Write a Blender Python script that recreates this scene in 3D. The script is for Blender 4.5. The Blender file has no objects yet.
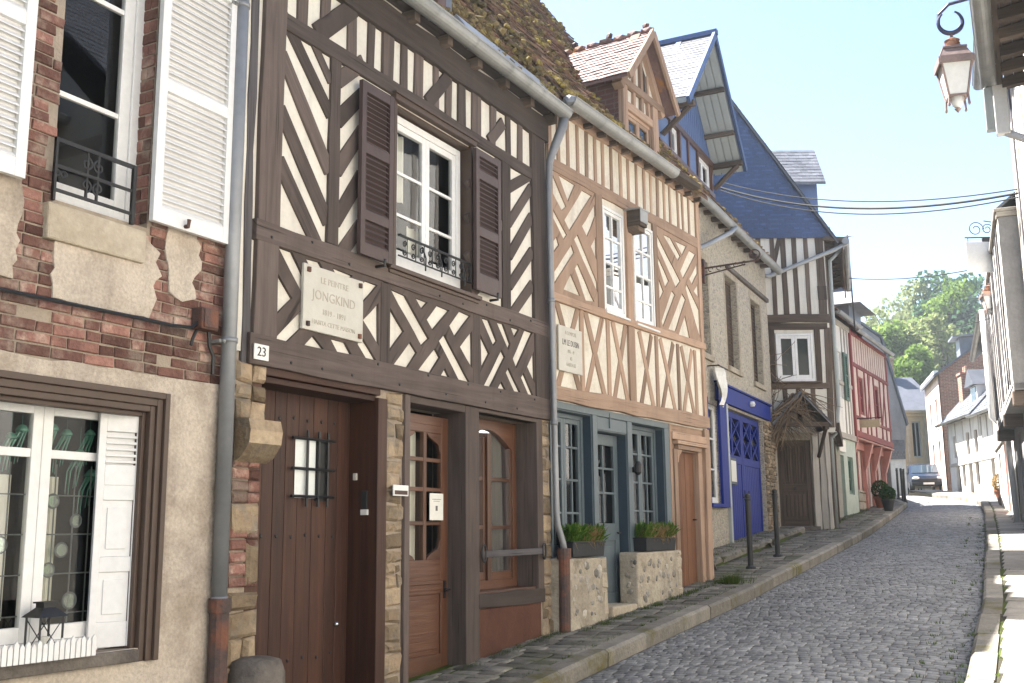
import bpy, bmesh, math, random
import numpy as np
from mathutils import Vector, Matrix
random.seed(7); RNG = np.random.default_rng(7)
R = math.radians
S = bpy.context.scene
COL = S.collection

# ------------------------------------------------------------------ camera
cam_d = bpy.data.cameras.new('camera'); cam = bpy.data.objects.new('camera', cam_d); COL.objects.link(cam)
S.camera = cam
cam_d.sensor_width = 36.0
cam_d.lens = 1059.2 / 1024 * 36
cam_d.clip_start = 0.05; cam_d.clip_end = 2000
_f, PITCH, ROLL, YAW = 1059.2, R(10.29), R(-.5696), R(28.84)
cp, sp = math.cos(PITCH), math.sin(PITCH)
_r = Vector((1, 0, 0)); _u = Vector((0, -sp, cp)); _w = Vector((0, cp, sp))
c_, s_ = math.cos(ROLL), math.sin(ROLL)
_r, _u = c_ * _r + s_ * _u, -s_ * _r + c_ * _u
Zr = Matrix.Rotation(YAW, 3, 'Z')
_r, _u, _w = Zr @ _r, Zr @ _u, Zr @ _w
M = Matrix(((_r.x, _u.x, -_w.x, 0), (_r.y, _u.y, -_w.y, 0), (_r.z, _u.z, -_w.z, 1.6), (0, 0, 0, 1)))
cam.matrix_world = M

# ------------------------------------------------------------------ light
SUN_EL, SUN_AZ = R(57), R(4)      # azimuth: 0 = from -X, positive = turned to +Y
sd = Vector((-math.cos(SUN_EL) * math.cos(SUN_AZ), math.cos(SUN_EL) * math.sin(SUN_AZ), math.sin(SUN_EL)))
sun_d = bpy.data.lights.new('sun', 'SUN'); sun = bpy.data.objects.new('sun', sun_d); COL.objects.link(sun)
sun_d.energy = 5.0; sun_d.angle = R(.55); sun_d.color = (1, .965, .915)
sun.rotation_euler = sd.to_track_quat('Z', 'Y').to_euler()
W = bpy.data.worlds.new('World'); S.world = W; W.use_nodes = True
wn = W.node_tree
bg = wn.nodes['Background']
sky = wn.nodes.new('ShaderNodeTexSky'); sky.sky_type = 'NISHITA'; sky.sun_disc = False
sky.sun_elevation = SUN_EL; sky.sun_rotation = math.atan2(sd.x, sd.y)
sky.air_density = 1.0; sky.dust_density = 1.0; sky.ozone_density = 1.0
wn.links.new(sky.outputs[0], bg.inputs[0]); bg.inputs[1].default_value = .057
S.view_settings.view_transform = 'Standard'; S.view_settings.look = 'None'
S.view_settings.exposure = 2.62; S.view_settings.gamma = 1.0; S.view_settings.use_curve_mapping = False
S.cycles.max_bounces = 8; S.cycles.diffuse_bounces = 4; S.cycles.transparent_max_bounces = 16
S.cycles.caustics_reflective = False; S.cycles.caustics_refractive = False
S.cycles.sample_clamp_indirect = 8
try: S.cycles.use_denoising = True
except Exception: pass

# ------------------------------------------------------------------ materials
def newmat(name):
    m = bpy.data.materials.new(name); m.use_nodes = True
    nt = m.node_tree; return m, nt, nt.nodes, nt.links, nt.nodes['Principled BSDF']
def col4(c): return (c[0], c[1], c[2], 1)
def node(nt, t, **kw):
    n = nt.nodes.new(t)
    for k, v in kw.items():
        if k in n.inputs.keys() if hasattr(n.inputs, 'keys') else False: n.inputs[k].default_value = v
        else: setattr(n, k, v)
    return n
def noise(nt, vec, scale, detail=4, rough=.55, dist=0.):
    n = nt.nodes.new('ShaderNodeTexNoise'); n.inputs['Scale'].default_value = scale
    n.inputs['Detail'].default_value = detail; n.inputs['Roughness'].default_value = rough
    n.inputs['Distortion'].default_value = dist
    if vec is not None: nt.links.new(vec, n.inputs['Vector'])
    return n.outputs[0]
def ramp(nt, fac, stops):
    n = nt.nodes.new('ShaderNodeValToRGB'); e = n.color_ramp.elements
    while len(e) < len(stops): e.new(.5)
    for i, (p, c) in enumerate(stops):
        e[i].position = p; e[i].color = col4(c) if not isinstance(c, (int, float)) else (c, c, c, 1)
    nt.links.new(fac, n.inputs[0]); return n.outputs[0]
def mixc(nt, fac, a, b, mode='MIX'):
    n = nt.nodes.new('ShaderNodeMix'); n.data_type = 'RGBA'; n.blend_type = mode
    for sock, val in ((n.inputs[0], fac), (n.inputs[6], a), (n.inputs[7], b)):
        if hasattr(val, 'links') or isinstance(val, bpy.types.NodeSocket): nt.links.new(val, sock)
        elif isinstance(val, (int, float)): sock.default_value = val
        else: sock.default_value = col4(val)
    return n.outputs[2]
def mathn(nt, op, a, b=None):
    n = nt.nodes.new('ShaderNodeMath'); n.operation = op
    for sock, val in ((n.inputs[0], a), (n.inputs[1], b)):
        if val is None: continue
        if isinstance(val, bpy.types.NodeSocket): nt.links.new(val, sock)
        else: sock.default_value = val
    return n.outputs[0]
def objco(nt): return nt.nodes.new('ShaderNodeTexCoord').outputs['Object']
def uvco(nt, sx, sy):
    t = nt.nodes.new('ShaderNodeTexCoord').outputs['UV']
    m = nt.nodes.new('ShaderNodeMapping'); m.inputs['Scale'].default_value = (sx, sy, 1)
    nt.links.new(t, m.inputs[0]); return m.outputs[0]
def rndmul(nt, col, amt):
    if amt <= 0: return col
    a = nt.nodes.new('ShaderNodeAttribute'); a.attribute_name = 'rnd'
    k = mathn(nt, 'ADD', mathn(nt, 'MULTIPLY', a.outputs['Fac'], 2 * amt), 1 - amt)
    h = nt.nodes.new('ShaderNodeHueSaturation'); nt.links.new(k, h.inputs['Value']); nt.links.new(col, h.inputs['Color'])
    return h.outputs[0]
def bump(nt, bsdf, h, strength, dist=.02):
    b = nt.nodes.new('ShaderNodeBump'); b.inputs['Strength'].default_value = strength; b.inputs['Distance'].default_value = dist
    nt.links.new(h, b.inputs['Height']); nt.links.new(b.outputs[0], bsdf.inputs['Normal'])
def surf(name, c1, c2, scale=3, rough=.85, bs=.3, bscale=40, rnd=0., spec=.3, lo=.35, hi=.65, fine=.25, c3=None, c3lo=.6, c3hi=.7, c3scale=1.2, metal=0.):
    m, nt, N, L, B = newmat(name); co = objco(nt)
    c = mixc(nt, ramp(nt, noise(nt, co, scale, 5, .6), [(lo, 0.), (hi, 1.)]), c1, c2)
    if c3 is not None: c = mixc(nt, ramp(nt, noise(nt, co, c3scale, 6, .65), [(c3lo, 0.), (c3hi, 1.)]), c, c3)
    fn = noise(nt, co, bscale, 4, .6)
    if fine > 0: c = mixc(nt, fine, c, ramp(nt, fn, [(.3, 0.25), (.7, 1.)]), 'MULTIPLY')
    c = rndmul(nt, c, rnd)
    L.new(c, B.inputs['Base Color']); B.inputs['Roughness'].default_value = rough
    B.inputs['Specular IOR Level'].default_value = spec; B.inputs['Metallic'].default_value = metal
    if bs > 0: bump(nt, B, fn, bs)
    return m
def stains(m, dark=.62, sx=2.2, sz=.35, lo=.50, hi=.72, amt=.6):
    '''rain streaks and grime with a shape of their own, laid over a wall colour'''
    nt = m.node_tree; B = nt.nodes['Principled BSDF']; l = B.inputs['Base Color'].links[0]; src = l.from_socket
    mp = nt.nodes.new('ShaderNodeMapping'); mp.inputs['Scale'].default_value = (sx, sx, sz); nt.links.new(objco(nt), mp.inputs[0])
    f = ramp(nt, noise(nt, mp.outputs[0], 1.6, 7, .68, .6), [(lo, 1.), (hi, dark)])
    nt.links.new(mixc(nt, amt, src, f, 'MULTIPLY'), B.inputs['Base Color'])
def wood(name, c1, c2, rough=.75, rnd=.25, crack=.5, bs=.5, spec=.25):
    m, nt, N, L, B = newmat(name)
    v = uvco(nt, 1.3, 22); g = noise(nt, v, 1.0, 6, .65, .4)
    c = mixc(nt, ramp(nt, g, [(.3, 0.), (.7, 1.)]), c1, c2)
    k = noise(nt, uvco(nt, 1.1, 60), 1.0, 3, .5)
    kk = ramp(nt, k, [(.30, 0.), (.38, 1.)])
    c = mixc(nt, crack, c, mixc(nt, 1., c, kk, 'MULTIPLY'))
    big = noise(nt, objco(nt), 1.7, 4, .6)
    c = mixc(nt, .45, c, ramp(nt, big, [(.3, .55), (.7, 1.)]), 'MULTIPLY')
    c = rndmul(nt, c, rnd)
    L.new(c, B.inputs['Base Color']); B.inputs['Roughness'].default_value = rough; B.inputs['Specular IOR Level'].default_value = spec
    h = mathn(nt, 'MULTIPLY', g, kk); bump(nt, B, h, bs, .01)
    return m
def glassmat(name, tint=(.9, .93, .92), refl=.02):
    m, nt, N, L, B = newmat(name); N.remove(B); out = N['Material Output']
    t = N.new('ShaderNodeBsdfTransparent'); t.inputs[0].default_value = col4(tint)
    g = N.new('ShaderNodeBsdfGlossy'); g.inputs['Roughness'].default_value = .02; g.inputs[0].default_value = (.95, .97, 1, 1)
    b = N.new('ShaderNodeBump'); b.inputs['Strength'].default_value = .03; b.inputs['Distance'].default_value = .02
    L.new(noise(nt, objco(nt), 3, 1, .4), b.inputs['Height']); L.new(b.outputs[0], g.inputs['Normal'])
    f = N.new('ShaderNodeFresnel'); f.inputs[0].default_value = 1.5
    a = mathn(nt, 'ADD', mathn(nt, 'MULTIPLY', f.outputs[0], .85), refl); a.node.use_clamp = True
    mx = N.new('ShaderNodeMixShader'); L.new(a, mx.inputs[0]); L.new(t.outputs[0], mx.inputs[1]); L.new(g.outputs[0], mx.inputs[2])
    L.new(mx.outputs[0], out.inputs[0]); return m
def brickmat(name, c1, c2, mortar, bw=.22, bh=.065, ms=.01, rough=.9):
    m, nt, N, L, B = newmat(name); co = objco(nt)
    sx = N.new('ShaderNodeSeparateXYZ'); L.new(co, sx.inputs[0])
    cx = N.new('ShaderNodeCombineXYZ'); L.new(mathn(nt, 'ADD', sx.outputs[0], sx.outputs[1]), cx.inputs[0]); L.new(sx.outputs[2], cx.inputs[1])
    b = N.new('ShaderNodeTexBrick'); L.new(cx.outputs[0], b.inputs['Vector']); b.inputs['Scale'].default_value = 1
    b.inputs['Brick Width'].default_value = bw; b.inputs['Row Height'].default_value = bh; b.inputs['Mortar Size'].default_value = ms
    b.inputs['Color1'].default_value = col4(c1); b.inputs['Color2'].default_value = col4(c2); b.inputs['Mortar'].default_value = col4(mortar)
    b.inputs['Mortar Smooth'].default_value = .2
    c = mixc(nt, .5, b.outputs[0], ramp(nt, noise(nt, co, 9, 5), [(.3, .35), (.7, 1.)]), 'MULTIPLY')
    L.new(c, B.inputs['Base Color']); B.inputs['Roughness'].default_value = rough
    bump(nt, B, b.outputs[1], -.6, .01); return m
def rubblemat(name, cols, mortar, scale=5, stretch=1.6, rough=.9, edge=.07):
    m, nt, N, L, B = newmat(name); co = objco(nt)
    mp = N.new('ShaderNodeMapping'); mp.inputs['Scale'].default_value = (1, 1, stretch); L.new(co, mp.inputs[0])
    w = mixc(nt, .12, mp.outputs[0], noise(nt, co, 3, 3), 'ADD')
    v = N.new('ShaderNodeTexVoronoi'); v.inputs['Scale'].default_value = scale; L.new(w, v.inputs['Vector'])
    d = N.new('ShaderNodeTexVoronoi'); d.feature = 'DISTANCE_TO_EDGE'; d.inputs['Scale'].default_value = scale; L.new(w, d.inputs['Vector'])
    s = N.new('ShaderNodeSeparateColor'); L.new(v.outputs['Color'], s.inputs[0])
    n = len(cols); c = ramp(nt, s.outputs[0], [(i / max(1, n - 1), cc) for i, cc in enumerate(cols)])
    e = ramp(nt, d.outputs['Distance'], [(edge * .5, 0.), (edge * 1.5, 1.)])
    c = mixc(nt, e, mortar, c)
    c = mixc(nt, .55, c, ramp(nt, noise(nt, co, 14, 6, .65), [(.3, .65), (.7, 1.)]), 'MULTIPLY')
    L.new(c, B.inputs['Base Color']); B.inputs['Roughness'].default_value = rough
    bump(nt, B, mathn(nt, 'ADD', e, mathn(nt, 'MULTIPLY', noise(nt, co, 40, 4), .5)), .7, .02); return m
def flat(name, c, rough=.5, spec=.4, metal=0., var=.12, bs=.08, bscale=25, rnd=0.):
    d = tuple(x * (1 - 2 * var) for x in c)
    return surf(name, c, d, 4, rough, bs, bscale, rnd, spec, .3, .75, .12, metal=metal)
def leafmat(name, c1, c2, trans=.35):
    m, nt, N, L, B = newmat(name); N.remove(B); out = N['Material Output']
    a = N.new('ShaderNodeAttribute'); a.attribute_name = 'rnd'
    c = mixc(nt, a.outputs['Fac'], c1, c2)
    d = N.new('ShaderNodeBsdfDiffuse'); t = N.new('ShaderNodeBsdfTranslucent'); L.new(c, d.inputs[0]); L.new(c, t.inputs[0])
    mx = N.new('ShaderNodeMixShader'); mx.inputs[0].default_value = trans
    L.new(d.outputs[0], mx.inputs[1]); L.new(t.outputs[0], mx.inputs[2]); L.new(mx.outputs[0], out.inputs[0]); return m

MAT = {}
MAT['plaster'] = surf('cream plaster', (.72, .68, .60), (.66, .615, .53), 2.2, .95, .25, 30, spec=.1, c3=(.52, .46, .37), c3lo=.62, c3hi=.8, c3scale=2.5, fine=.12)
MAT['plaster_warm'] = surf('warm plaster', (.74, .69, .59), (.66, .60, .50), 2.5, .95, .3, 26, spec=.1, c3=(.54, .47, .37), c3lo=.55, c3hi=.75, c3scale=3, fine=.18)
MAT['stucco'] = surf('ochre stucco', (.60, .515, .425), (.50, .42, .345), 1.6, .95, .55, 55, spec=.1, c3=(.34, .28, .215), c3lo=.48, c3hi=.70, c3scale=1.6, fine=.35)
MAT['mortar'] = surf('lime mortar', (.40, .33, .26), (.30, .25, .20), 5, .95, .6, 40, spec=.1, fine=.3)
MAT['brick'] = surf('old brick', (.26, .135, .105), (.18, .09, .075), 6, .9, .6, 50, rnd=.6, spec=.15, c3=(.42, .31, .25), c3lo=.50, c3hi=.66, c3scale=5, fine=.4)
MAT['brickwall'] = brickmat('brick masonry', (.32, .13, .08), (.24, .09, .06), (.36, .29, .22))
MAT['brickshade'] = brickmat('brick masonry with eave shade', (.13, .055, .045), (.09, .04, .035), (.13, .10, .085))  # brick darkened in colour for the shade under the dormer eaves
MAT['brickpale'] = brickmat('pale brick masonry', (.42, .27, .16), (.34, .2, .12), (.42, .36, .28))
MAT['darkwood'] = wood('dark brown timber', (.125, .096, .083), (.070, .054, .048), .85, .42, .65)
MAT['greywood'] = wood('weathered grey timber', (.13, .12, .125), (.07, .062, .065), .85, .2, .7)
MAT['tanwood'] = wood('tan timber', (.41, .285, .205), (.315, .21, .148), .88, .3, .5)
MAT['tanwood2'] = wood('grey tan timber', (.36, .235, .145), (.25, .155, .1), .85, .22, .5)
MAT['doorwood'] = wood('red brown plank', (.092, .036, .019), (.04, .017, .011), .55, .35, .5, spec=.35)
MAT['orangewood'] = wood('varnished wood', (.13, .058, .03), (.075, .03, .016), .4, .2, .3, spec=.5)
MAT['tandoor'] = wood('orange brown door wood', (.19, .09, .05), (.125, .056, .03), .6, .25, .4)
MAT['oldwood'] = wood('old grey brown timber', (.16, .12, .09), (.075, .055, .045), .9, .35, .7)
MAT['shutterbrown'] = flat('brown shutter paint', (.078, .05, .044), .5, .4)
MAT['framebrown'] = flat('brown frame paint', (.085, .055, .04), .5, .4)
MAT['plinth'] = surf('red brown plinth render', (.115, .052, .034), (.085, .037, .026), 3, .85, .35, 60, spec=.2)
MAT['white'] = flat('white paint', (.78, .77, .75), .45, .4, var=.04, bs=.04)
MAT['whiteshutter'] = flat('white shutter paint', (.74, .73, .72), .5, .4, var=.05, bs=.05)
MAT['zinc'] = surf('zinc', (.34, .34, .33), (.25, .255, .25), 2, .5, .1, 20, spec=.5, rnd=.1, metal=.35, c3=(.18, .19, .17), c3lo=.6, c3hi=.75, c3scale=5, fine=.2)
MAT['zincpipe'] = surf('painted zinc pipe', (.27, .275, .285), (.20, .205, .215), 2, .45, .06, 20, spec=.5, metal=.3, fine=.12)
MAT['castiron'] = surf('rusty cast iron', (.10, .06, .05), (.06, .045, .042), 8, .7, .3, 40, c3=(.18, .07, .04), c3lo=.5, c3hi=.65, c3scale=6)
MAT['iron'] = flat('black iron', (.011, .011, .012), .5, .5, bs=.2)
MAT['stone'] = surf('sandstone block', (.36, .28, .19), (.26, .19, .125), 4, .95, .8, 25, rnd=.4, spec=.1, c3=(.22, .19, .15), c3lo=.5, c3hi=.65, c3scale=5, fine=.35)
MAT['greystone'] = surf('grey stone', (.19, .165, .14), (.11, .095, .085), 5, .9, .7, 30, spec=.15, fine=.35)
MAT['sillstone'] = surf('limestone', (.48, .415, .325), (.38, .32, .24), 4, .95, .5, 30, spec=.1, rnd=.15, fine=.25)
MAT['flint'] = rubblemat('flint rubble wall', [(.48, .43, .34), (.42, .37, .29), (.34, .31, .265), (.52, .46, .36), (.40, .35, .28), (.29, .27, .24)], (.55, .485, .375), 13, 1.7)
MAT['nodule'] = surf('flint nodule', (.22, .205, .185), (.38, .335, .27), 9, .6, .4, 30, rnd=.5, spec=.4)
MAT['limewall'] = surf('lime rendered low wall', (.50, .44, .345), (.39, .335, .26), 4, .95, .7, 28, spec=.1, c3=(.26, .22, .16), c3lo=.55, c3hi=.7, c3scale=5, fine=.3)
MAT['bluegrey'] = flat('grey blue paint', (.115, .145, .16), .5, .4, var=.08)
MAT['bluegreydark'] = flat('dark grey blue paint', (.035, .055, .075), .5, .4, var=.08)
MAT['blue'] = flat('deep blue paint', (.012, .03, .23), .6, .2, var=.12, bs=.15)
MAT['bluesiding'] = flat('light blue siding', (.12, .175, .32), .55, .35, var=.06)
MAT['palegrey'] = flat('pale grey paint', (.40, .43, .42), .6, .3, var=.06)
MAT['slateblue'] = surf('blue slate', (.058, .10, .225), (.042, .076, .175), 1.2, .55, .3, 30, rnd=.34, spec=.5, fine=.25, c3=(.085, .115, .19), c3lo=.58, c3hi=.75, c3scale=.9)
MAT['slate'] = surf('grey slate', (.13, .135, .155), (.09, .095, .11), 3, .42, .25, 25, rnd=.25, spec=.6, fine=.2)
MAT['slatepale'] = surf('pale slate', (.20, .20, .215), (.14, .14, .155), 3, .38, .25, 25, rnd=.2, spec=.6, fine=.2)
MAT['pinktile'] = surf('weathered clay tile', (.24, .15, .135), (.17, .105, .10), 5, .75, .4, 30, rnd=.3, spec=.3, c3=(.36, .17, .05), c3lo=.58, c3hi=.68, c3scale=2.2, fine=.25)
MAT['browntile'] = surf('brown clay tile', (.23, .14, .095), (.15, .095, .07), 5, .9, .6, 30, rnd=.45, spec=.15, c3=(.17, .15, .06), c3lo=.54, c3hi=.68, c3scale=3, fine=.35)
MAT['moss'] = surf('roof moss', (.21, .155, .075), (.14, .11, .055), 8, 1, .9, 40, rnd=.5, spec=.05, c3=(.31, .24, .07), c3lo=.52, c3hi=.6, c3scale=4, fine=.4)
MAT['grass'] = leafmat('grass blades', (.06, .11, .02), (.14, .19, .04), .3)
MAT['dark'] = flat('room darkness', (.03, .027, .025), .9, .1)  # the darkness of unlit rooms, put into the colour
MAT['curtain'] = surf('cream curtain', (.78, .75, .66), (.66, .62, .54), 3, .95, .1, 10, spec=.05, fine=.05)
MAT['glass'] = glassmat('window glass')
MAT['darkglass'] = flat('dark leaded glass', (.02, .028, .026), .12, .3, var=.05, bs=.05, bscale=6)
MAT['milkglass'] = flat('frosted glass', (.72, .75, .72), .35, .5, var=.03)
MAT['marble'] = surf('pale marble plaque', (.55, .52, .46), (.48, .45, .39), 5, .6, .1, 40, spec=.3, c3=(.44, .36, .25), c3lo=.62, c3hi=.8, c3scale=4, fine=.1)
MAT['engrave'] = flat('worn engraved letters', (.47, .43, .36), .8, .1)
MAT['inkgrey'] = flat('dark letters', (.16, .15, .14), .7, .2)
MAT['ink'] = flat('black letters', (.03, .03, .03), .6, .3)
MAT['enamel'] = flat('white enamel', (.74, .73, .70), .35, .5, var=.05)
MAT['paper'] = flat('white paper', (.75, .73, .66), .9, .1, var=.03)
MAT['pinkplaster'] = surf('pink plaster', (.70, .54, .47), (.62, .46, .39), 3, .95, .2, 30, spec=.1, fine=.15)
MAT['redwood'] = wood('red painted timber', (.31, .085, .075), (.22, .06, .055), .7, .15, .3)
MAT['redpaint'] = flat('faded red paint', (.50, .23, .19), .6, .3)
MAT['greenpaint'] = flat('dull green paint', (.10, .17, .13), .55, .35)
MAT['palegreen'] = flat('pale green paint', (.42, .47, .40), .6, .3)
MAT['whitewash'] = surf('whitewashed plaster', (.79, .76, .70), (.70, .67, .61), 2.5, .95, .25, 25, spec=.1, c3=(.48, .43, .36), c3lo=.6, c3hi=.8, c3scale=2, fine=.15)
MAT['palewood'] = wood('pale grey timber', (.52, .48, .42), (.40, .36, .31), .9, .2, .4)
MAT['creamstone'] = surf('cream ashlar', (.52, .42, .28), (.44, .35, .23), 3, .9, .3, 25, spec=.1, fine=.2)
MAT['greyrender'] = surf('grey cement render', (.30, .29, .285), (.24, .235, .23), 2, .95, .3, 25, spec=.1, fine=.2)
MAT['copper'] = surf('weathered copper', (.36, .26, .23), (.28, .21, .195), 6, .5, .15, 30, spec=.5, metal=.4)
MAT['copperorange'] = surf('orange copper', (.40, .20, .12), (.30, .16, .11), 6, .45, .1, 30, spec=.5, metal=.4)
MAT['opal'] = flat('opal glass', (.80, .80, .77), .25, .5, var=.02, bs=0)
MAT['bracketblue'] = flat('dark blue iron paint', (.03, .035, .09), .45, .5)
MAT['greenglass'] = flat('green glass', (.07, .21, .15), .12, .7, var=.05)
MAT['roundel'] = glassmat('green roundel glass', (.35, .55, .30), .15)
MAT['lead'] = flat('lead came', (.11, .12, .12), .5, .4)
MAT['vine'] = wood('dry vine twigs', (.26, .185, .12), (.16, .115, .075), .95, .4, .4)
MAT['leaf'] = leafmat('planter leaves', (.05, .13, .02), (.16, .24, .05))
MAT['strawleaf'] = leafmat('straw coloured leaves', (.28, .20, .09), (.38, .26, .13))
MAT['boxwood'] = leafmat('clipped leaves', (.02, .055, .012), (.05, .10, .025))
MAT['planterblack'] = flat('black planter plastic', (.02, .022, .025), .5, .4)
MAT['terracotta'] = flat('terracotta pot', (.22, .09, .055), .85, .2)
MAT['setts'] = surf('granite sett', (.25, .245, .235), (.18, .176, .17), 3, .6, .3, 45, rnd=.34, spec=.5, fine=.35)
MAT['joint'] = surf('sett joints', (.165, .155, .135), (.13, .12, .105), 6, .95, .5, 40, spec=.1, c3=(.12, .135, .06), c3lo=.56, c3hi=.66, c3scale=.9, fine=.35)
MAT['paver'] = surf('worn paving block', (.22, .20, .165), (.15, .14, .12), 4, .75, .6, 35, rnd=.4, spec=.3, c3=(.10, .105, .05), c3lo=.55, c3hi=.68, c3scale=1.3, fine=.35)
MAT['flag'] = surf('pavement slab', (.33, .30, .255), (.26, .235, .2), 3, .8, .5, 35, rnd=.22, spec=.25, c3=(.15, .145, .09), c3lo=.6, c3hi=.75, c3scale=1.5, fine=.3)
MAT['mossjoint'] = surf('mossy joints', (.06, .055, .04), (.05, .047, .035), 5, .98, .6, 40, spec=.05, c3=(.075, .10, .022), c3lo=.46, c3hi=.58, c3scale=1.1, fine=.35)
MAT['kerbstone'] = surf('kerb stone', (.28, .255, .215), (.19, .175, .15), 4, .85, .6, 30, rnd=.3, spec=.2, c3=(.15, .13, .05), c3lo=.55, c3hi=.68, c3scale=1.4, fine=.35)
MAT['earth'] = surf('earth', (.10, .09, .06), (.08, .08, .045), .4, 1, .3, 4, spec=.05)
MAT['hill'] = surf('wooded slope', (.05, .07, .02), (.08, .10, .035), .15, 1, .3, 1, spec=.05)
MAT['bark'] = wood('bark', (.12, .09, .07), (.07, .055, .045), .95, .2, .6)
MAT['carblue'] = flat('dark blue car paint', (.012, .022, .045), .25, .6, var=.02, bs=0)
MAT['carglass'] = flat('car glass', (.03, .045, .06), .05, .8, var=.02, bs=0)
MAT['chrome'] = flat('bright metal', (.6, .6, .6), .2, .5, metal=.9, bs=0)
MAT['rubber'] = flat('rubber', (.02, .02, .02), .8, .2)
MAT['lampglass'] = flat('headlamp glass', (.7, .72, .74), .1, .6, bs=0)

for k, a in (('plaster', .5), ('plaster_warm', .6), ('stucco', .8), ('whitewash', .5), ('pinkplaster', .5), ('limewall', .7), ('darkwood', .5), ('tanwood', .5), ('bluegrey', .45), ('blue', .5), ('doorwood', .5), ('tandoor', .5), ('white', .2), ('plinth', .6), ('greyrender', .6)):
    stains(MAT[k], amt=a)
for k in ('stucco', 'limewall', 'setts', 'paver'): stains(MAT[k], .55, .9, .9, .48, .66, .55)
# ------------------------------------------------------------------ mesh builder
class MB:
    def __init__(s, xf=None):
        s.V = []; s.F = []; s.UV = []; s.R = []; s.xf = xf or (lambda p: p)
    def face(s, pts, axis=None, r=None, off=(0, 0)):
        """pts in builder space; box mapped uv in metres with the grain along axis"""
        i0 = len(s.V); s.V += [s.xf(p) for p in pts]
        s.F.append(tuple(range(i0, i0 + len(pts))))
        a = axis or (1, 0, 0)
        s.UV.append([uvp(p, a, off) for p in pts]); s.R.append(random.random() if r is None else r)
    def hexa(s, p, axis=None, r=None, skip=()):
        r = random.random() if r is None else r
        off = (random.random() * 40, random.random() * 40)
        i0 = len(s.V); s.V += [s.xf(q) for q in p]
        a = axis or (1, 0, 0)
        for k, f in enumerate(((0, 1, 2, 3), (7, 6, 5, 4), (0, 4, 5, 1), (1, 5, 6, 2), (2, 6, 7, 3), (3, 7, 4, 0))):
            if k in skip: continue
            s.F.append(tuple(i0 + j for j in f)); s.UV.append([uvp(p[j], a, off) for j in f]); s.R.append(r)
    def box(s, u0, u1, v0, v1, z0, z1, r=None, j=0., axis=None):
        def q(): return random.uniform(-j, j) if j else 0.
        p = [(u, v, z) for z in (z0, z1) for (u, v) in ((u0, v0), (u1, v0), (u1, v1), (u0, v1))]
        if j: p = [(a + q(), b + q(), c + q()) for a, b, c in p]
        d = (u1 - u0, v1 - v0, z1 - z0); k = max(range(3), key=lambda i: abs(d[i]))
        s.hexa(p, axis or tuple(1 if i == k else 0 for i in range(3)), r)
    def bar(s, p, q, w, v0, v1, j=.004, n=None, r=None, w1=None):
        """timber in the facade plane from p to q (u,z), width w, standing v0..v1"""
        p = np.array(p, float); q = np.array(q, float); d = q - p; L = np.hypot(*d); d /= L; nrm = np.array((-d[1], d[0]))
        n = n or max(1, int(L / .35)); r = random.random() if r is None else r; w1 = w if w1 is None else w1
        off = (random.random() * 40, random.random() * 40); ax = (d[0], 0, d[1]); rings = []
        for i in range(n + 1):
            c = p + d * L * i / n; ww = w + (w1 - w) * i / n
            a = c + nrm * (ww / 2 + random.uniform(-j, j)); b = c - nrm * (ww / 2 + random.uniform(-j, j)); t = v1 + random.uniform(-j, j) * .4
            rings.append([(a[0], v0, a[1]), (a[0], t, a[1]), (b[0], t, b[1]), (b[0], v0, b[1])])
        i0 = len(s.V)
        for g in rings: s.V += [s.xf(x) for x in g]
        def add(ix, pts): s.F.append(tuple(i0 + k for k in ix)); s.UV.append([uvp(x, ax, off) for x in pts]); s.R.append(r)
        for i in range(n):
            for k in range(4):
                k2 = (k + 1) % 4
                add((4 * i + k, 4 * i + k2, 4 * i + 4 + k2, 4 * i + 4 + k), (rings[i][k], rings[i][k2], rings[i + 1][k2], rings[i + 1][k]))
        add((3, 2, 1, 0), rings[0][::-1]); add((4 * n, 4 * n + 1, 4 * n + 2, 4 * n + 3), rings[n])
    def prism(s, pts, v0, v1, r=None, axis=None):
        r = random.random() if r is None else r; n = len(pts); off = (random.random() * 9, random.random() * 9); a = axis or (1, 0, 0)
        i0 = len(s.V); P = [(u, v0, z) for u, z in pts] + [(u, v1, z) for u, z in pts]; s.V += [s.xf(p) for p in P]
        fs = [tuple(range(n)), tuple(range(2 * n - 1, n - 1, -1))] + [(i, (i + 1) % n, n + (i + 1) % n, n + i) for i in range(n)]
        for f in fs: s.F.append(tuple(i0 + k for k in f)); s.UV.append([uvp(P[k], a, off) for k in f]); s.R.append(r)
    def tube(s, path, rad, n=8, caps=True, r=None):
        r = random.random() if r is None else r; path = [Vector(p) for p in path]; m = len(path)
        rads = rad if hasattr(rad, '__len__') else [rad] * m; i0 = len(s.V); acc = 0.; up = None; pts = []
        for i, p in enumerate(path):
            t = (path[min(i + 1, m - 1)] - path[max(i - 1, 0)])
            t = t.normalized() if t.length > 1e-9 else Vector((0, 0, 1))
            if up is None: up = Vector((0, 0, 1)) if abs(t.z) < .9 else Vector((1, 0, 0))
            a = t.cross(up).normalized(); b = a.cross(t).normalized(); up = b
            pts.append([p + (a * math.cos(2 * math.pi * k / n) + b * math.sin(2 * math.pi * k / n)) * rads[i] for k in range(n)])
        for g in pts: s.V += [s.xf(tuple(x)) for x in g]
        for i in range(m - 1):
            L = (path[i + 1] - path[i]).length
            for k in range(n):
                k2 = (k + 1) % n; s.F.append((i0 + i * n + k, i0 + i * n + k2, i0 + i * n + n + k2, i0 + i * n + n + k))
                s.UV.append([(acc, k * .02), (acc, k * .02 + .02), (acc + L, k * .02 + .02), (acc + L, k * .02)]); s.R.append(r)
            acc += L
        if caps:
            for base, order in ((0, range(n - 1, -1, -1)), ((m - 1) * n, range(n))):
                s.F.append(tuple(i0 + base + k for k in order)); s.UV.append([(0, 0)] * n); s.R.append(r)
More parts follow.
